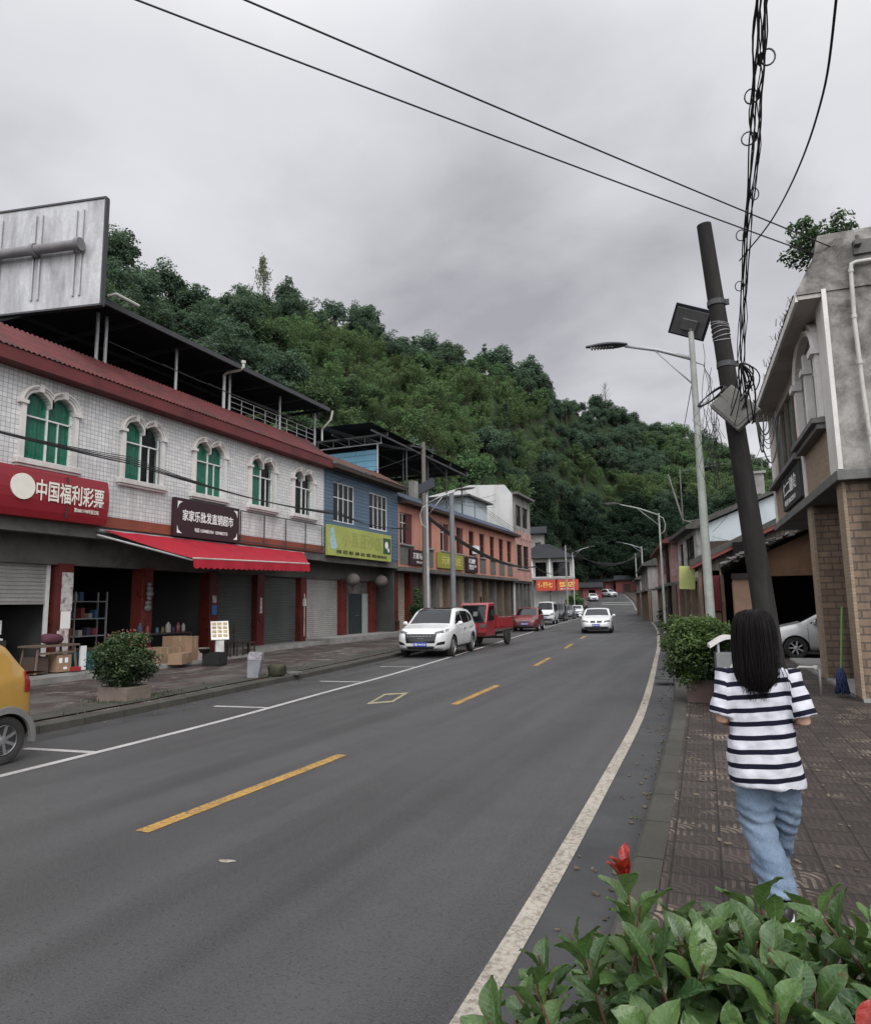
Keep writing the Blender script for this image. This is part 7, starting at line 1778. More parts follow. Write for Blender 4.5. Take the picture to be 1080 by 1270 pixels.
for (p, ax, red, sc) in tips:
    u0 = ax.orthogonal().normalized(); v0 = ax.cross(u0); tone0 = rs5.uniform(.0,.9)
    nl = rs5.randint(7,10); ph = rs5.uniform(0,6.28); L_stem = rs5.uniform(.10,.2) if red == 0 else .22
    for i in range(nl):
        f = i/nl; a = ph+i*2.4
        out_ = u0*cos(a)+v0*sin(a); el = lerp(.15,1.1,f)+rs5.gauss(0,.12)
        d = out_*cos(el)+ax*sin(el); base = p - ax*L_stem*(1-f) + out_*.004
        ln = sc*rs5.uniform(.085,.118)*(1-.25*f)
        leaf_grid(mb, tones, base, d, ax, ln, ln*rs5.uniform(.22,.285), rs5.uniform(-.05,.28), rs5.uniform(.15,.5), tone0+.3*f+rs5.gauss(0,.1), 0)
    if red:
        for i in range(7 if red == 1 else 1):
            a = i*2.2; el = rs5.uniform(.55,1.25); d = (u0*cos(a)+v0*sin(a))*cos(el)+ax*sin(el)
            leaf_grid(mb, tones, p+ax*(.005*i-.01), d, ax, rs5.uniform(.035,.055) if red == 1 else (.085), .010 if red == 1 else .0135, -.1, .8, .1 if red == 2 else .5, 1)
    stems.tube([p+ax*.01, p-ax*L_stem, Vector((.05+(p.x-.05)*.55,1.5+(p.y-1.5)*.55,p.z-.45)), Vector((.05+(p.x-.05)*.15,1.5+(p.y-1.5)*.15,.15))],[.0022,.0035,.006,.009],5)
fo = build('leaves', mb, [M['leaf_bush']], None, smooth=True, fix=False)
for nm_, j in (('tone',0),('across',1),('red',2),('along',3)):
    at = fo.data.attributes.new(nm_,'FLOAT','POINT'); at.data.foreach_set('value',[t[j] for t in tones])
m, nt, b = newmat('photinia leaf'); nt.nodes.remove(b); out = nt.nodes['Material Output']
def attr(nt, nm): 
    a_ = N(nt,'ShaderNodeAttribute'); a_.attribute_name = nm; return a_.outputs['Fac']
col = mixc(nt, attr(nt,'tone'), (.012,.040,.013), (.092,.165,.042))
nf = noise_f(nt, worldpos(nt), 14, 4, .6, .3, .7); col = mixc(nt, mathn(nt,'MULTIPLY',nf,.4), col, (.03,.08,.035))
mid = mathn(nt,'SUBTRACT',1.0,mathn(nt,'MULTIPLY',attr(nt,'across'),7.0),True); col = mixc(nt, mathn(nt,'MULTIPLY',mid,.55), col, (.16,.22,.1))
vein = mathn(nt,'POWER', mathn(nt,'ABSOLUTE', mathn(nt,'SINE', mathn(nt,'MULTIPLY', mathn(nt,'SUBTRACT', attr(nt,'along'), mathn(nt,'MULTIPLY',attr(nt,'across'),.16)), 30))), 10.0)
col = mixc(nt, mathn(nt,'MULTIPLY',vein,.22), col, (.15,.24,.09))
edge_ = mathn(nt,'MULTIPLY', mathn(nt,'SUBTRACT',attr(nt,'across'),.86), 4.0, True); col = mixc(nt, edge_, col, (.09,.09,.03))
blem = noise_f(nt, worldpos(nt), 38, 3, .6, .66, .72); col = mixc(nt, mathn(nt,'MULTIPLY',blem,.7), col, (.10,.07,.03))
dust = noise_f(nt, worldpos(nt), 6, 4, .6, .5, .7); col = mixc(nt, mathn(nt,'MULTIPLY',dust,.14), col, (.25,.26,.22))
col = mixc(nt, attr(nt,'red'), col, (.30,.022,.016))
pr = N(nt,'ShaderNodeBsdfPrincipled'); pr.inputs['Roughness'].default_value = .30; pr.inputs['Specular IOR Level'].default_value = .5; nt.links.new(col, pr.inputs['Base Color'])
tl = N(nt,'ShaderNodeBsdfTranslucent'); nt.links.new(mixc(nt,.5,col,(.1,.16,.02),'ADD'), tl.inputs[0])
mx = N(nt,'ShaderNodeMixShader'); mx.inputs[0].default_value = .22; nt.links.new(pr.outputs[0],mx.inputs[1]); nt.links.new(tl.outputs[0],mx.inputs[2]); nt.links.new(mx.outputs[0],out.inputs[0])
bw = N(nt,'ShaderNodeBump'); bw.inputs['Strength'].default_value = .25; bw.inputs['Distance'].default_value = .004; nt.links.new(noise_f(nt,worldpos(nt),90,3),bw.inputs['Height']); nt.links.new(bw.outputs[0],pr.inputs['Normal'])
fo.data.materials.clear(); fo.data.materials.append(m); 
fo.parent = SH_; fo.location = (-.05,-1.5,-.1)
st = build('stems', stems, mat_plain('reddish stems',(.10,.045,.03),.7), SH_, world=True)
mb = MB(); mb.bx(-.55,.75,.95,2.05,.1,.42); build('planter_box', mb, M['concrete_dark'], SH_, world=True)

# ======================================================= things on the left walk
z_ = lz(-10.4,13.6)
B_ = thing('litter_bin','small grey litter bin with dark lid leaning at the left kerb','litter bin',(-10.4,13.6,z_),.4)
mb = MB(); mb.loft([[(-.13,-.11,0),(.13,-.11,0),(.13,.11,0),(-.13,.11,0)],[(-.16,-.13,.42),(.16,-.13,.42),(.16,.13,.42),(-.16,.13,.42)]]); build('tub', mb, mat_rough('grey plastic',(.20,.21,.23),(.28,.29,.31),5,.6,.1,30), B_, bevel=.012)
mb = MB(); mb.loft([[(-.17,-.14,.42),(.17,-.14,.42),(.17,.14,.42),(-.17,.14,.42)],[(-.15,-.10,.60),(.15,-.10,.60),(.15,.13,.60),(-.15,.13,.60)]]); build('lid', mb, mat_rough('patterned lid',(.12,.11,.13),(.36,.34,.37),16,.6,.1,30), B_, bevel=.012)
B_.rotation_euler = (.0,.1,.4)
mb = MB(); mb.sphere((0,0,.15),.19,16,(1,.8,.8)); mb.v = [tuple(Vector((x,y,z-.15))*(.19/max(.04,max(abs(x),abs(y)/.8,abs(z-.15)/.8))*.72+.28)+Vector((0,0,.15))) for x,y,z in mb.v]

mb.v = [(x+.05*noise.noise((x*6,y*6,z*6)),y+.05*noise.noise((x*6+9,y*6,z*6)),max(z,0)+.04*noise.noise((x*6,y*6+5,z*6))) for x,y,z in mb.v]
o = build('mossy_stone', mb, mat_rough('mossy stone',(.035,.038,.022),(.07,.07,.045),6,.95,.5,30), None, smooth=True); o.location = (-10.05,14.05,z_); tag(o,'dark mossy stone block right beside the litter bin','stone')
mb = MB(); mb.box((0,0,.04),(.3,.24,.08)); o = build('paving_stone', mb, M['concrete_dark'], None, bevel=.02); o.location = (-9.85,14.5,z_); tag(o,'flat loose paving stone at the left kerb','stone')
zf = lz(-14,16)
def crate(label, loc, d, mat, rz=0, name='cardboard_box', cat='box', group=None, tape=True):
    o = thing(name,label,cat,loc,rz,group); mb = MB(); mb.bx(-d[0]/2,d[0]/2,-d[1]/2,d[1]/2,0,d[2]); build('carton', mb, mat, o, bevel=.006)
    if tape:
        mb = MB(); mb.bx(-d[0]/2-.002,d[0]/2+.002,-.03,.03,d[2]*.55,d[2]+.002); build('tape', mb, mat_plain('tape',(.35,.27,.18),.4), o)
    return o
C_ = thing('black_crate','black plastic crate on the walk in front of the shop stall','crate',(-13.55,15.95,zf),.15)
mb = MB(); mb.bx(-.27,.27,-.2,.2,0,.03); 
for s in (-1,1): mb.bx(-.27,.27,s*.2-.012,s*.2+.012,.03,.36); mb.bx(s*.27-.012,s*.27+.012,-.188,.188,.03,.36)
for k in range(5): mb.bx(-.285,.285,-.215,-.212,.06+.06*k,.075+.06*k); mb.bx(.282,.286,-.2,.2,.06+.06*k,.075+.06*k)
build('shell', mb, M['black'], C_)
mb = MB(); mb.lathe([(.12,0),(.17,.1),(.18,.11),(.16,.1),(.11,.01)],20); o = build('black_basin', mb, M['black'], None, smooth=True); o.location = (-13.75,15.75,zf+.36); tag(o,'round black basin standing on the black crate','basin')
zs = lz(-15,17)+.05
crate('brown carton at the left end of the stall row',(-15.0,15.35,zs),(.5,.55,.45),M['cardboard'],.1)
crate('upper pale brown carton stacked on the stall row',(-15.0,15.9,zs+.42),(.45,.5,.32),M['cardboard'],-.1)
crate('tall upright carton in the stall row',(-14.75,16.25,zs),(.35,.36,.72),M['cardboard'],.2)
crate('lower carton under the pale brown one',(-15.0,15.85,zs),(.5,.5,.42),M['cardboard'],0)
crate('long slanted carton at the front of the stall row',(-14.25,15.35,zs),(.4,.75,.3),M['cardboard'],.35)
crate('small pinkish white carton right of the stall row',(-14.6,16.62,zs),(.3,.3,.36),mat_rough('printed carton',(.3,.22,.21),(.42,.38,.38),4,.8,.1,20),.1)
D_ = thing('display_stand','slanted white price board on a white stand beside the wooden chairs','display stand',(-14.2,16.9,zs),-.75)
mb = MB(); mb.prism([(-.16,0),(.16,0),(.12,.62),(-.12,.62)],'Y',-.12,.12); build('base', mb, mat_plain('white base',(.5,.5,.48),.6,var=.3), D_)
mb = MB(); mb.box((.0,0,.86),(.04,.52,.62),(0,-.5,0)); bd = build('board', mb, M['white'], D_, bevel=.006)
mb = MB()
for r_ in range(4):
    for c_ in range(3): mb.box((.022*cos(.5)+(.2-.13*r_)*sin(-.5)*-1*-1,-.16+.16*c_,.87+.022*.5+(.2-.13*r_)*cos(.5)),(.004,.12,.09),(0,-.5,0))
build('picture', mb, mat_plain('small food pictures',(.42,.32,.14),.5,var=.6,vs=12), bd)
def chair(label, loc, rz, group=None):
    o = thing('wooden_chair',label,'chair',loc,rz,group)
    mb = MB(); mb.bx(-.2,.2,-.2,.2,.42,.46); build('seat', mb, M['wood_dark'], o, bevel=.006)
    for x in (-.17,.17):
        for y in (-.17,.17): mb = MB(); mb.bx(x-.02,x+.02,y-.02,y+.02,0,.42 if x > 0 else .95); build('leg', mb, M['wood_dark'], o)
    mb = MB(); mb.bx(-.185,-.155,-.15,.15,.85,.93); mb.bx(-.185,-.155,-.15,.15,.62,.68)
    for k in range(3): mb.bx(-.18,-.16,-.1+.1*k-.015,-.1+.1*k+.015,.68,.85)
    build('backrest', mb, M['wood_dark'], o); return o
chair('dark wooden chair next to the white price board', (-14.55,17.5,zs), .3); chair('dark wooden chair right of the first one by the dark shutter', (-14.6,18.15,zs+.02), .1)
chair('dark wooden chair alone by the cream shutter of the orange house', (-15.35,31.35,.56), .5)
mb = MB(); mb.bx(-.16,.16,-.16,.16,.32,.36)
for x in (-.13,.13):
    for y in (-.13,.13): mb.bx(x-.02,x+.02,y-.02,y+.02,0,.32)
mb.bx(-.14,.14,-.14,.14,.1,.12)
o = build('stool', mb, M['wood_dark']); o.location = (-14.7,18.95,zs+.05); tag(o,'low dark stool at the foot of the dark shutter','stool')
# stall table with goods inside the open shop
T_ = thing('stall_table','low wooden stall table with goods at the mouth of the open shop','table',(-15.6,16.2,zs))
mb = MB(); mb.bx(-.9,.0,-1.0,1.1,.78,.82); build('tabletop', mb, M['wood_dark'], T_)
for x in (-.85,-.05):
    for y in (-.95,1.05): mb = MB(); mb.bx(x-.03,x+.03,y-.03,y+.03,0,.78); build('leg', mb, M['wood_dark'], T_)
gc = [(.05,.06,.1),(.2,.05,.05),(.3,.3,.28),(.06,.12,.2),(.15,.12,.05),(.35,.33,.3)]
for k in range(9):
    mb = MB(); h = rs5.uniform(.16,.34); r = rs5.uniform(.05,.09); mb.lathe([(r*.9,0),(r,.02),(r,h*.7),(r*.4,h*.88),(r*.38,h)],12)
    o = build('bottle', mb, mat_plain('goods colour',gc[k%6],.3), None, smooth=True, angle=40); o.location = (-15.75-.3*rs5.random()*.8,15.35+.24*k,zs+.82); tag(o,'bottle among the goods lined up on the stall table','bottle','bottles on the stall table')
# left table with bundle
z1_ = .27
T_ = thing('work_table','worn wooden table in front of the half raised shutter','table',(-15.35,12.1,z1_))
mb = MB(); mb.bx(-.3,.3,-.62,.62,.62,.67); build('tabletop', mb, M['wood'], T_, bevel=.006)
for x in (-.24,.24):
    for y in (-.5,.5): mb = MB(); mb.tube([(x*1.15,y*1.12,0),(x,y,.62)],.03,6); build('leg', mb, M['wood'], T_)
mb = MB(); mb.bx(.22,.26,-.5,.5,.45,.5); build('rail', mb, M['wood'], T_)
mb = MB(); mb.sphere((0,0,.14),.3,14,(.7,1,.5)); mb.v = [(x+.05*noise.noise((x*5,y*5,z*5)),y+.07*noise.noise((x*5+9,y*5,z*5)),max(z,0)+.05*noise.noise((x*5,y*5+5,z*5))*(z>.02)) for x,y,z in mb.v]
o = build('cloth_bundle', mb, mat_rough('purple cloth',(.09,.035,.05),(.13,.05,.07),8,.9,.3,40), None, smooth=True); o.location = (-15.35,12.15,z1_+.67); tag(o,'purple cloth bundle lying on the worn wooden table','bundle')
bx_ = crate('brown carton with white stickers under the worn table',(-15.3,12.35,z1_),(.35,.4,.42),M['cardboard'],0,tape=False)
mb = MB()
for y in (-.1,.06): mb.bx(.176,.179,y-.05,y+.04,.22,.34)
mb.bx(.176,.179,-.02,.08,.06,.12); build('sticker', mb, M['white'], bx_)
crate('dark carton under the left half of the worn table',(-15.35,11.75,z1_),(.35,.42,.4),mat_plain('dark carton',(.07,.045,.035),.8),.1,tape=False)
crate('small red box on the floor beside the table leg',(-15.05,12.62,z1_),(.15,.2,.1),mat_plain('red box',(.3,.02,.02),.5),0,'small_box','box',tape=False)
C_ = thing('teal_bin','large teal plastic storage bin in the open shop front','storage bin',(-15.55,13.65,z1_-.05))
mb = MB(); mb.loft([[(-.28,-.5,0),(.28,-.5,0),(.28,.5,0),(-.28,.5,0)],[(-.33,-.58,.5),(.33,-.58,.5),(.33,.58,.5),(-.33,.58,.5)]]); build('tub', mb, mat_plain('teal plastic',(.02,.13,.16),.45), C_, bevel=.02)
mb = MB(); mb.bx(-.36,.36,-.6,.6,.5,.55); build('lid', mb, M['wood_dark'], C_)
mb = MB(); mb.box((0,0,.3),(.06,.16,.6)); o = build('white_board_strip', mb, M['white_paint']); o.location = (-15.1,12.85,z1_); tag(o,'upright pale strip of board leaning by the pillar','board')
# shop interior: counter, papers, shelves
mb = MB(); mb.bx(-.4,.4,-1.3,1.2,.0,.85); o = build('shop_counter', mb, M['wood_dark']); o.location = (-16.9,10.6,.2); tag(o,'dark counter heaped with papers behind the half raised shutter','counter')
for k in range(7):
    mb = MB(); mb.box((0,0,0),(.3,.22,.03+.05*rs5.random()),(rs5.uniform(-.2,.2),rs5.uniform(-.2,.2),rs5.uniform(0,3))); o = build('paper_pile', mb, M['paper_clean']); o.location = (-16.8+rs5.uniform(-.2,.2),9.6+.33*k,1.1); tag(o,'pile of papers on the counter behind the half raised shutter','papers','papers on the shop counter')
mb = MB(); mb.bx(-.02,.02,-.16,.16,0,.34); o = build('price_card', mb, M['white']); o.location = (-16.6,11.55,1.2); tag(o,'white card standing on the counter under the shutter','card')
mb = MB(); mb.bx(-.015,.0,-.12,.12,.05,.3); 
SF = thing('goods_shelf','metal shelf with dim goods deep inside the open shop','shelf',(-17.4,14.3,.2))
mb = MB()
for z in (.3,.8,1.3,1.8): mb.bx(-.2,.2,-1.1,1.1,z,z+.03)
for y in (-1.1,-.0,1.1): mb.bx(-.2,-.16,y-.02,y+.02,0,2.1); mb.bx(.16,.2,y-.02,y+.02,0,2.1)
build('rack', mb, M['galv'], SF)
for k in range(22):
    mb = MB(); h = rs5.uniform(.12,.35); mb.bx(-.1,.12,-.06,.06,0,h); o = build('packet', mb, mat_plain('packet',gc[k%6],.5)); o.location = (-17.4,13.3+.26*(k%8)+rs5.uniform(-.04,.04),.2+.83+.5*(k//8)-.5*(k//8==3)*0); tag(o,'packet of goods on the dim shop shelf','packet','packets on the shop shelf')
# blue notice and things on the stall pillar
mb = MB(); mb.bx(0,.006,-.12,.12,0,.32); o = build('blue_notice', mb, mat_plain('blue notice',(.03,.16,.42),.4)); o.location = (-15.8,18.5,1.55); tag(o,'small blue notice on the dark pillar of the shop stall','notice')
mb = MB(); mb.bx(0,.006,-.1,.1,0,.24); o = build('paper_notice', mb, M['paper']); o.location = (-15.8,18.5,1.95); tag(o,'pale paper notice above the blue one on the dark pillar','notice')
mb = MB()
for k in range(6): mb.sphere((.03*sin(k),0,-.14*k),.09+.05*((k*7)%3)/2,8,(.7,1,.8))
o = build('hanging_bags', mb, mat_rough('pale plastic bags',(.10,.10,.11),(.2,.2,.2),8,.5,.2,30), None, smooth=True); o.location = (-15.75,15.6,2.5); tag(o,'string of pale bags hanging on the dark pillar inside the open shop','bags')
mb = MB(); mb.cyl((0,0,0),(0,0,1.7),.02,.02,8); mb.bx(-.05,.05,-.06,.06,1.2,1.5); o = build('meter_pipe', mb, M['pvc']); o.location = (-15.72,23.75,.6); tag(o,'white conduit on the red pillar at the corner of the blue house','pipe')
# right: bin, broom, water pipe, plank
B_ = thing('litter_bin','grey pedestal litter bin with curved white cover on the right pavement','litter bin',(-.02,11.7,.12),.1)
mb = MB(); mb.bx(-.2,.2,-.2,.2,0,.85); build('body', mb, mat_rough('grey bin sheet',(.16,.165,.165),(.22,.225,.225),4,.5,.1,30), B_, bevel=.015)
mb = MB(); V = []; n = 12
for k in range(n+1):
    x = lerp(-.28,.28,k/n); V.append((x,1.0+.10*cos(x*7)))
mb.prism(V+[(x,z-.05) for x,z in V[::-1]],'Y',-.25,.25); build('cover', mb, M['white_trim'], B_)
mb = MB(); mb.bx(-.17,-.14,-.18,.18,.85,1.02); mb.bx(.14,.17,-.18,.18,.85,1.02); build('support', mb, M['galv'], B_)
BR = thing('mop','blue mop with green handle leaning against the nearest brick pillar','mop',(1.72,13.55,.17))
mb = MB(); mb.tube([(-.02,0,.3),(.06,-.2,1.45)],.014,8); build('handle', mb, mat_plain('green handle',(.16,.30,.10),.5), BR)
mb = MB()
for k in range(26): a = k*.7; mb.tube([(-.02,0,.48),(-.02+.06*cos(a),.06*sin(a),.3),(-.02+.10*cos(a*1.3),.10*sin(a*1.3),.0+.02*(k%3))],.018,5)
build('head', mb, mat_rough('blue rag',(.02,.03,.09),(.04,.055,.13),10,.9,.2,40), BR, smooth=True)
mb = MB(); mb.tube([(0,0,0),(0,0,.42),(-.06,0,.46),(-.3,0,.47),(-.36,0,.42)],.022,8); mb.cyl((-.05,0,.40),(-.05,0,.5),.04,.04,8); o = build('water_tap', mb, M['pvc'], None, smooth=True); o.location = (1.42,13.9,.1); tag(o,'small white water pipe with tap by the second pillar','tap')
# manhole lid near the right kerb
mb = MB(); mb.lathe([(.30,0),(.30,.012),(.27,.012),(.27,.006),(.001,.006)],28); o = build('manhole_lid', mb, M['gutter'], None); o.location = (kr(15.8)-.1,15.8,.118); tag(o,'round worn concrete lid in the right kerb','manhole lid')
# loose stones and rubble at the far right kerb
for k in range(8):
    mb = MB(); r = rs5.uniform(.12,.32); mb.sphere((0,0,r*.4),r,8,(1,.8,.6)); mb.v = [(x+.3*r*noise.noise((x*5+k,y*5,z*5)),y+.3*r*noise.noise((x*5,y*5+k,z*5)),max(z,0)) for x,y,z in mb.v]
    o = build('rubble_stone', mb, M['concrete'], None, smooth=True); y = 46+k*2.3; o.location = (kr(y)+.35+rs5.uniform(0,.3),y,.11); tag(o,'rough stone lying along the right kerb by the pink row house','stone','rubble stones along the right kerb')

# grit, leaf litter and pebbles lying in the gutters
mb = MB(); rs7 = random.Random(31)
for k in range(420):
    y = rs7.uniform(3.5,30)
    x = (kr(y)-abs(rs7.gauss(0,.16))-.02) if k < 230 else (kl(y)+.03+abs(rs7.gauss(0,.25)))
    s_ = rs7.uniform(.008,.026); mb.box((x,y,.004+s_*.2),(s_*rs7.uniform(.8,2.2),s_,s_*.5),(rs7.uniform(-.4,.4),rs7.uniform(-.4,.4),rs7.uniform(0,3)))
for k in range(160):
    y = rs7.uniform(4,16); x = kr(y)+.25+abs(rs7.gauss(0,1.1)); s_ = rs7.uniform(.01,.03)
    mb.box((x,y,.121+s_*.1),(s_*rs7.uniform(1,2),s_,s_*.25),(rs7.uniform(-.3,.3),rs7.uniform(-.3,.3),rs7.uniform(0,3)))
o = build('gutter_litter', mb, mat_rough('grit and dry leaves',(.07,.055,.04),(.17,.14,.10),8,.9,.3,40)); o['kind'] = 'stuff'; tag(o,'grit and dry leaf litter scattered along the gutters','litter')
# ======================================================= people
def remesh(name, mb, voxel, mats, parent, smooth_it=4, disp=None):
    me = bpy.data.meshes.new('t'); me.from_pydata(mb.v,[],mb.f)
    b = bmesh.new(); b.from_mesh(me); bmesh.ops.recalc_face_normals(b, faces=b.faces); b.to_mesh(me); b.free()
    o = bpy.data.objects.new('t', me); COL.objects.link(o)
    md = o.modifiers.new('r','REMESH'); md.mode = 'VOXEL'; md.voxel_size = voxel
    if smooth_it: s = o.modifiers.new('s','SMOOTH'); s.iterations = smooth_it; s.factor = .5
    dg = bpy.context.evaluated_depsgraph_get(); dg.update()
    m2 = bpy.data.meshes.new_from_object(o.evaluated_get(dg)); bpy.data.objects.remove(o)
    if disp:
        nn_ = [v.normal.copy() for v in m2.vertices]; cc_ = [disp(v.co.copy(), n_) for v, n_ in zip(m2.vertices, nn_)]
        m2.vertices.foreach_set('co', [x for c in cc_ for x in c]); m2.update()
    m2.materials.clear(); m2.materials.append(mats); m2.polygons.foreach_set('use_smooth',[True]*len(m2.polygons)); m2.name = name
    return link_mesh(name, m2, parent)
def hand(mb, w_, d, palm_n, s=1.0, curl=.7):
    """palm and five bent fingers from wrist w_ along d; palm_n: palm facing"""
    d = d.normalized(); n_ = (palm_n-d*palm_n.dot(d)).normalized(); sd_ = d.cross(n_)
    mb.loft([[w_+d*(.0+t*.085*s)+sd_*(ww*s*cos(a))+n_*(.013*s*sin(a)) for a in [2*pi*k/10 for k in range(10)]] for t,ww in ((-.1,.024),(.25,.032),(.7,.040),(1,.038))])
    for i,(off,ln) in enumerate(((-.029,.066),(-.010,.074),(.010,.070),(.028,.055))):
        p = w_+d*.08*s+sd_*off*s; dd = d; pts = [p]
        for seg,fr in ((0,.45),(1,.32),(2,.23)):
            dd = (dd*cos(curl*.6)+n_*sin(curl*.6)).normalized(); pts.append(pts[-1]+dd*ln*fr*s)
        mb.tube(pts,[.0088*s,.0085*s,.0078*s,.006*s],8)
    p = w_+d*.025*s-sd_*.03*s; q = p+(d*.5-sd_*.7+n_*.4).normalized()*.04*s; mb.tube([p,q,q+(d*.8-sd_*.1+n_*.4).normalized()*.034*s],[.0125*s,.0105*s,.007*s],8)
skin = mat_rough('skin', (.42,.25,.18), (.48,.30,.22), 12, .55, .05, 60)
hair_m, nt, b = newmat('black hair'); v = coords(nt,(60,60,3)); f = noise_f(nt, v, 4, 4, .6, .3, .7)
nt.links.new(mixc(nt, f, (.0025,.0022,.0022), (.008,.006,.0055)), b.inputs['Base Color']); b.inputs['Roughness'].default_value = .55; b.inputs['Specular IOR Level'].default_value = .16
# ---- the woman walking away
W_ = thing('person','person with long black hair in a striped tee and light blue jeans walking away','person',(.13,4.22,.117),R(-3))
V3 = Vector
bd = MB()
bd.tube([V3((0,-.005,1.2)),V3((0,0,1.33)),V3((0,.015,1.40))],[.06,.048,.05],14)
bd.sphere((0,.02,1.465),.098,20,(.80,.95,1.12)); bd.sphere((0,.055,1.41),.055,12,(.9,.9,.8))
bd.tube([V3((0,.108,1.48)),V3((0,.128,1.447)),V3((0,.108,1.437))],[.008,.013,.008],8)
for s in (-1,1): bd.sphere((s*.079,.015,1.455),.026,8,(.3,.7,1.1))
sh = {-1:V3((-.142,0,1.245)), 1:V3((.142,0,1.25))}; el = {-1:V3((-.190,-.04,.985)), 1:V3((.208,-.04,.995))}; wr = {-1:V3((-.145,.165,.955)), 1:V3((.115,.185,1.0))}
for s in (-1,1):
    bd.tube([V3((s*.03,0,1.215)),sh[s]+V3((-s*.012,0,-.03)),sh[s].lerp(el[s],.5),el[s],el[s].lerp(wr[s],.35),wr[s]],[.035,.036,.040,.034,.034,.024],14)
    hand(bd, wr[s], (wr[s]-el[s]).normalized()+V3((-s*.5,.2,0)), V3((-s*.5,0,.8)), .95, .75)
body_ = remesh('body', bd, .0055, skin, W_, 3)
mb = MB()
for s in (-1,1): mb.sphere((s*.03,.098,1.474),.011,8,(1.2,.6,.7))
build('eyes', mb, M['white'], W_, smooth=True)
mb = MB(); mb.sphere((0,.108,1.412),.016,8,(1.4,.5,.4)); build('mouth', mb, mat_plain('lips',(.35,.12,.11),.5), W_, smooth=True)
# tee: torso and sleeves grown together
def ell(c, rx, ry, n=28, p=2.4, tilt=0): 
    r_ = []
    for k in range(n):
        a = 2*pi*k/n; ca, sa = cos(a), sin(a)
        r_.append(V3((c[0]+rx*math.copysign(abs(ca)**(2/p),ca), c[1]+ry*math.copysign(abs(sa)**(2/p),sa), c[2]+tilt*ca*rx)))
    return r_
tb = MB()
tb.loft([ell((.005,.0,.655),.186,.138,p=2.2,tilt=-.03),ell((.004,0,.72),.184,.135,p=2.2,tilt=-.02),ell((0,0,.82),.176,.124),ell((0,0,.95),.160,.108),ell((0,.0,1.08),.158,.108),ell((0,0,1.17),.158,.104),ell((0,0,1.24),.146,.088),ell((0,.0,1.285),.118,.072),ell((0,.0,1.312),.075,.062),ell((0,.005,1.325),.06,.056)])
for s in (-1,1):
    a_ = V3((s*.09,0,1.23)); d = (el[s]+V3((s*.012,0,-.01))-sh[s]).normalized(); u = V3((0,1,0)); w2 = d.cross(u).normalized(); u = w2.cross(d)
    rg = []
    for c_, r1_, r2_ in ((a_+V3((0,0,.012)),.068,.066),(sh[s],.074,.076),(sh[s]+d*.08,.064,.078),(sh[s]+d*.17,.064,.082),(sh[s]+d*.245,.066,.086)):
        rg.append([c_+w2*r1_*cos(2*pi*k/20)+u*r2_*sin(2*pi*k/20) for k in range(20)])
    tb.loft(rg)
def fold(co, n_):
    low = max(0,min(1,(1.25-co.z)/.5))
    a = noise.noise((co.x*7,co.y*5,co.z*3.2))*.013*low + noise.noise((co.x*14+co.z*12,co.y*9,co.z*9-co.x*8))*.009 + noise.noise((co.x*30-co.z*20,co.y*20,co.z*22+co.x*12))*.0035
    a += .006*low*sin(co.x*34+6*noise.noise((co.x*3,co.z*2.5,1)))*max(0,min(1,(.95-co.z)/.25))
    return co+n_*a
tee = remesh('striped_tee', tb, .0075, skin, W_, 5, fold)
vals = []
dl = {s:(el[s]+V3((s*.012,0,-.01))-sh[s]).normalized() for s in (-1,1)}
for vtx in tee.data.vertices:
    c_ = vtx.co; s = -1 if c_.x < 0 else 1
    t = (c_-sh[s]).dot(dl[s]); off = ((c_-sh[s])-dl[s]*t).length
    seam = abs(c_.x) - (.156 if c_.z < 1.2 else .156-.15*(c_.z-1.2))
    slv = seam > 0 and c_.z > .95 and off < .1 and t > -.02
    vals.append((sh[s].z+.028 - t) if slv else c_.z - .10*c_.x + .008*noise.noise((c_.x*4,c_.z*3,2)))
at = tee.data.attributes.new('stripe','FLOAT','POINT'); at.data.foreach_set('value', vals)
m, nt, b = newmat('striped jersey'); sv = attr(nt,'stripe')
fr_ = mathn(nt,'FRACT',mathn(nt,'DIVIDE',mathn(nt,'SUBTRACT',sv,.655+.03),.0715))
dk_ = mathn(nt,'MULTIPLY',mathn(nt,'SUBTRACT',.37,fr_),60,True)
hem = mathn(nt,'MULTIPLY',mathn(nt,'SUBTRACT',sv,.655+.02),80,True); dk_ = mathn(nt,'MULTIPLY',dk_,hem)
wv = noise_f(nt, coords(nt,(1,1,1)), 260, 2, .5, .3, .7)
col = mixc(nt, dk_, mixc(nt, mathn(nt,'MULTIPLY',wv,.25), (.55,.555,.60), (.42,.43,.48)), (.008,.009,.020))
nt.links.new(col, b.inputs['Base Color']); b.inputs['Roughness'].default_value = .9; b.inputs['Specular IOR Level'].default_value = .15
bump(nt, b, mathn(nt,'ADD',wv,mathn(nt,'MULTIPLY',noise_f(nt,coords(nt),22,4,.6),1.5)), .35, .004)
tee.data.materials.clear(); tee.data.materials.append(m)
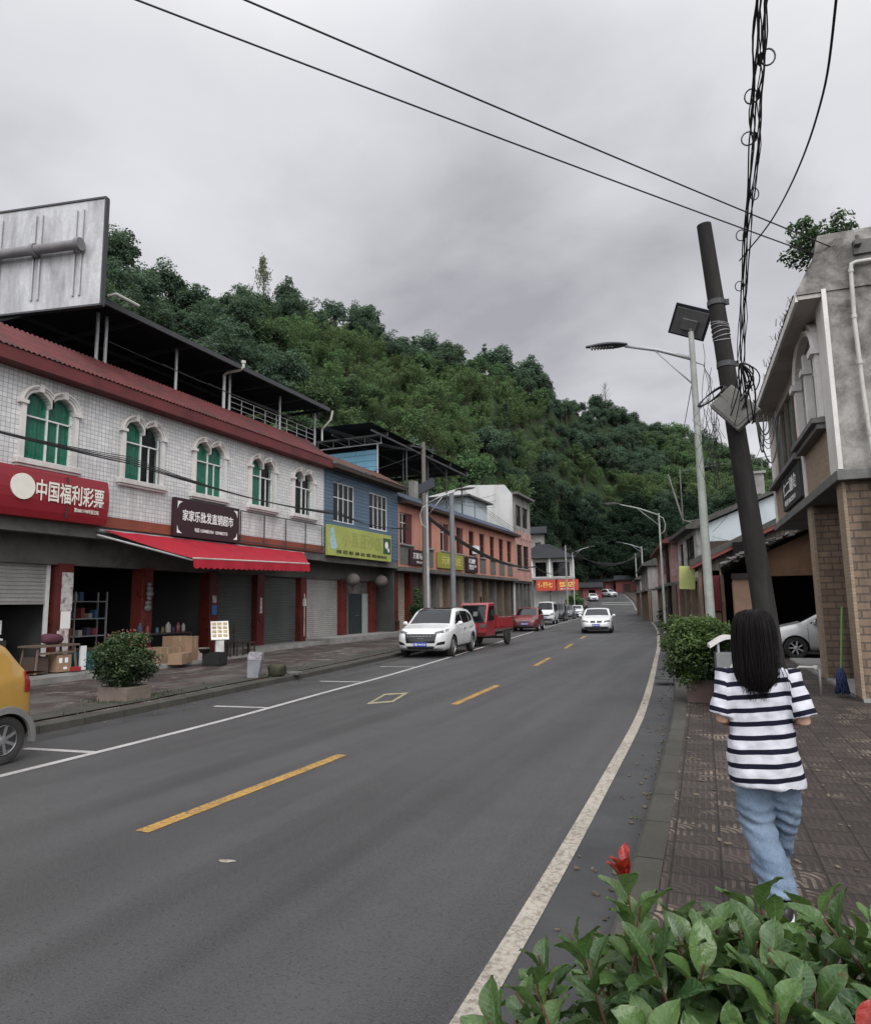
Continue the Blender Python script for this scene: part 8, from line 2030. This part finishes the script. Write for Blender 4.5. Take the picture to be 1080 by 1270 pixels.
# jeans
hipz = .76; hp = {-1:V3((-.082,.0,.78)),1:V3((.082,.0,.78))}
kn = {-1:V3((-.055,.035,.44)),1:V3((.075,.15,.47))}; an = {-1:V3((.045,-.12,.10)),1:V3((-.035,.30,.085))}
jb = MB(); jb.loft([ell((0,0,.70),.150,.100),ell((0,0,.78),.15,.100),ell((0,0,.86),.13,.09)])
for s in (-1,1):
    pts = [hp[s]+V3((0,0,.05)),hp[s].lerp(kn[s],.35),hp[s].lerp(kn[s],.7),kn[s],kn[s].lerp(an[s],.4),kn[s].lerp(an[s],.75),an[s].lerp(kn[s],.04)]
    jb.tube(pts,[.078,.088,.088,.085,.084,.086,.089],22)
def dfold(co, n_):
    a = noise.noise((co.x*9,co.y*9,co.z*5))*.012 + noise.noise((co.x*10+co.z*6,co.y*10,co.z*24+co.x*9))*.010*max(.45,min(1,(.6-co.z)/.3)) + .004*noise.noise((co.x*30,co.y*30,co.z*30))
    k = max(0,1-abs(co.z-.46)/.14)+max(0,1-abs(co.z-.17)/.12); a += .006*k*sin(co.z*95+co.x*25+3*noise.noise((co.x*6,co.y*6,co.z*4)))
    return co+n_*a
jeans = remesh('jeans', jb, .0075, skin, W_, 4, dfold)
m, nt, b = newmat('light denim'); v = coords(nt); f = noise_f(nt, v, 5, 5, .6, .3, .7); g = noise_f(nt, coords(nt,(1,1,.35)), 140, 3, .6, .3, .7)
col = mixc(nt, f, (.105,.15,.215), (.22,.285,.36)); col = mixc(nt, mathn(nt,'MULTIPLY',g,.35), col, (.06,.09,.15)); nt.links.new(col, b.inputs['Base Color']); b.inputs['Roughness'].default_value = .9; b.inputs['Specular IOR Level'].default_value = .15
bump(nt, b, mathn(nt,'ADD',g,noise_f(nt,v,18,4)), .4, .005); jeans.data.materials.clear(); jeans.data.materials.append(m)
for s in (-1,1):
    a_ = an[s]; up_ = .05 if s < 0 else 0.0
    def shoe(z0,z1,k,xo=0):
        return [[V3((a_.x+.044*k*w_*cos(t), a_.y+.085+.135*k*sin(t)*(1 if sin(t)>0 else .95)+0, zz)) for t in [2*pi*j/18 for j in range(18)]] for zz,w_ in ((z0,.95),((z0+z1)/2,1.0),(z1,.9))]
    mb = MB(); mb.loft(shoe(.0,.028,1.0)); so_ = build('shoe_sole', mb, M['white'], W_, smooth=True, angle=40)
    mb = MB(); r3 = shoe(.028,.06,.96); r3.append([V3((a_.x+.036*cos(t),a_.y+.03+.06*sin(t),.10)) for t in [2*pi*j/18 for j in range(18)]]); mb.loft(r3); build('shoe', mb, M['dark'], W_, smooth=True)
# hair: a shell with a few hundred strands laid over it
HR = [(1.582,.032,.035,.0),(1.566,.066,.072,.0),(1.538,.088,.096,-.002),(1.49,.101,.107,-.006),(1.44,.106,.107,-.012),(1.38,.108,.098,-.022),(1.32,.108,.088,-.034),(1.27,.106,.074,-.050),(1.225,.098,.058,-.064),(1.19,.082,.042,-.076),(1.165,.060,.026,-.086)]
def hr(t):   # t 0..1 down the shell
    k = t*(len(HR)-1); i = min(int(k),len(HR)-2); f = k-i; return [lerp(HR[i][j],HR[i+1][j],f) for j in range(4)]
mb = MB(); rings = []
for k in range(33):
    z,rx,ry,yc = hr(k/32); rx *= .93
    rings.append([V3((rx*cos(a)*(1+.025*noise.noise((a*3,z*3,0))), min(yc+ry*sin(a)*(1+.03*sin(a*17)), .045 if z < 1.53 else .2), z-.02*(k/32)**2*abs(cos(a))+.012*noise.noise((a*4,1,k*.02)))) for a in [2*pi*j/48 for j in range(48)]])
mb.loft(rings); hair = build('hair', mb, hair_m, W_, smooth=True)
mb = MB(); rs6 = random.Random(9)
for k in range(560):
    a = rs6.uniform(pi*.99,2.01*pi); t0 = rs6.uniform(.02,.25); t1 = rs6.uniform(.78,1.12); pts = []
    lift = rs6.uniform(.0,.009) if k % 9 else rs6.uniform(.008,.02); da = rs6.gauss(0,.16)
    for i in range(12):
        t = lerp(t0,t1,i/11); z,rx,ry,yc = hr(min(t,1)); rx *= .93; aa = a+da*(i/11)**2
        pts.append(V3(((rx+lift)*cos(aa), min(yc+(ry+lift)*sin(aa), .05), z-(max(0,t-1))*.5-.01*rs6.random()*(i==11))))
    mb.tube(pts,[.0018]*9+[.0015,.0011,.0005],4)
for k in range(3):   # loose locks over the right shoulder
    x0 = .088+.003*k; e_ = rs6.uniform(-.01,.012)
    mb.tube([V3((x0,-.05,1.40)),V3((x0+.010+.006*k,-.082,1.31)),V3((x0+.018+.016*k,-.098,1.245)),V3((x0+.020+.022*k+e_,-.110,1.20-.03*k))],[.0026,.0024,.002,.0006],5)
build('strands', mb, hair_m, hair, smooth=True)
mb = MB(); mb.box(wr[-1]+V3((-.01,.045,.03)),(.145,.072,.009),(.2,-.1,.1)); o = build('phone', mb, M['white'], None, bevel=.004); o.location = (.13,4.22,.117); tag(o,'slim white phone held in the left hand of the walking person','phone')
# ---- two distant figures
def far_person(label, loc, rz, coat, trousers, lean=.0):
    P_ = thing('person', label, 'person', loc, rz)
    b_ = MB(); b_.sphere((0,.02,1.55),.1,12,(.85,1,1.15)); b_.tube([V3((0,0,1.3)),V3((0,.01,1.48))],.05,8)
    for s in (-1,1): b_.tube([V3((s*.2,0,1.36)),V3((s*.26,0,1.1)),V3((s*.24,.1,.86))],[.05,.042,.03],8); hand(b_,V3((s*.24,.1,.86)),V3((0,.2,-1)),V3((-s,0,0)),1,.5)
    remesh('body', b_, .012, skin, P_, 2)
    c_ = MB(); c_.loft([ell((0,0,.78),.2,.14),ell((0,0,1.0),.19,.13),ell((0,0,1.25),.21,.13),ell((0,0,1.40),.14,.09),ell((0,0,1.44),.08,.07)])
    for s in (-1,1): c_.tube([V3((s*.16,0,1.34)),V3((s*.26,0,1.1)),V3((s*.245,.08,.9))],[.075,.065,.055],10)
    remesh('jacket', c_, .016, coat, P_, 2, lambda co,n_: co+n_*noise.noise(co*9)*.012)
    t_ = MB(); t_.loft([ell((0,0,.72),.17,.12),ell((0,0,.85),.18,.13)])
    for s in (-1,1): t_.tube([V3((s*.09,0,.78)),V3((s*.1,.06*s,.45)),V3((s*.1,-.08*s,.06))],[.1,.078,.065],10)
    remesh('trousers', t_, .016, trousers, P_, 2)
    for s in (-1,1):
        m_ = MB(); m_.loft([[V3((s*.1+.05*cos(t),-.08*s+.06+.13*sin(t),z)) for t in [2*pi*j/12 for j in range(12)]] for z in (0,.07)]); build('shoe', m_, M['dark'], P_)
    m_ = MB(); m_.sphere((0,.0,1.585),.108,12,(.88,1,1.0)); m_.v = [(x,min(y,.06),max(z,1.52 if y > .0 else 1.46)) for x,y,z in m_.v]; build('hair', m_, hair_m, P_, smooth=True)
blk = mat_plain('black cloth', (.012,.012,.014), .9); drk = mat_plain('dark trousers', (.02,.02,.025), .9)
far_person('person in black walking on the right kerb near the pink row house', (-3.6,50.5,.117), R(10), blk, drk)
far_person('person in dark clothes walking on the left side of the road beyond the white saloon', (-15.4,83,gz(83)), R(190), blk, drk)
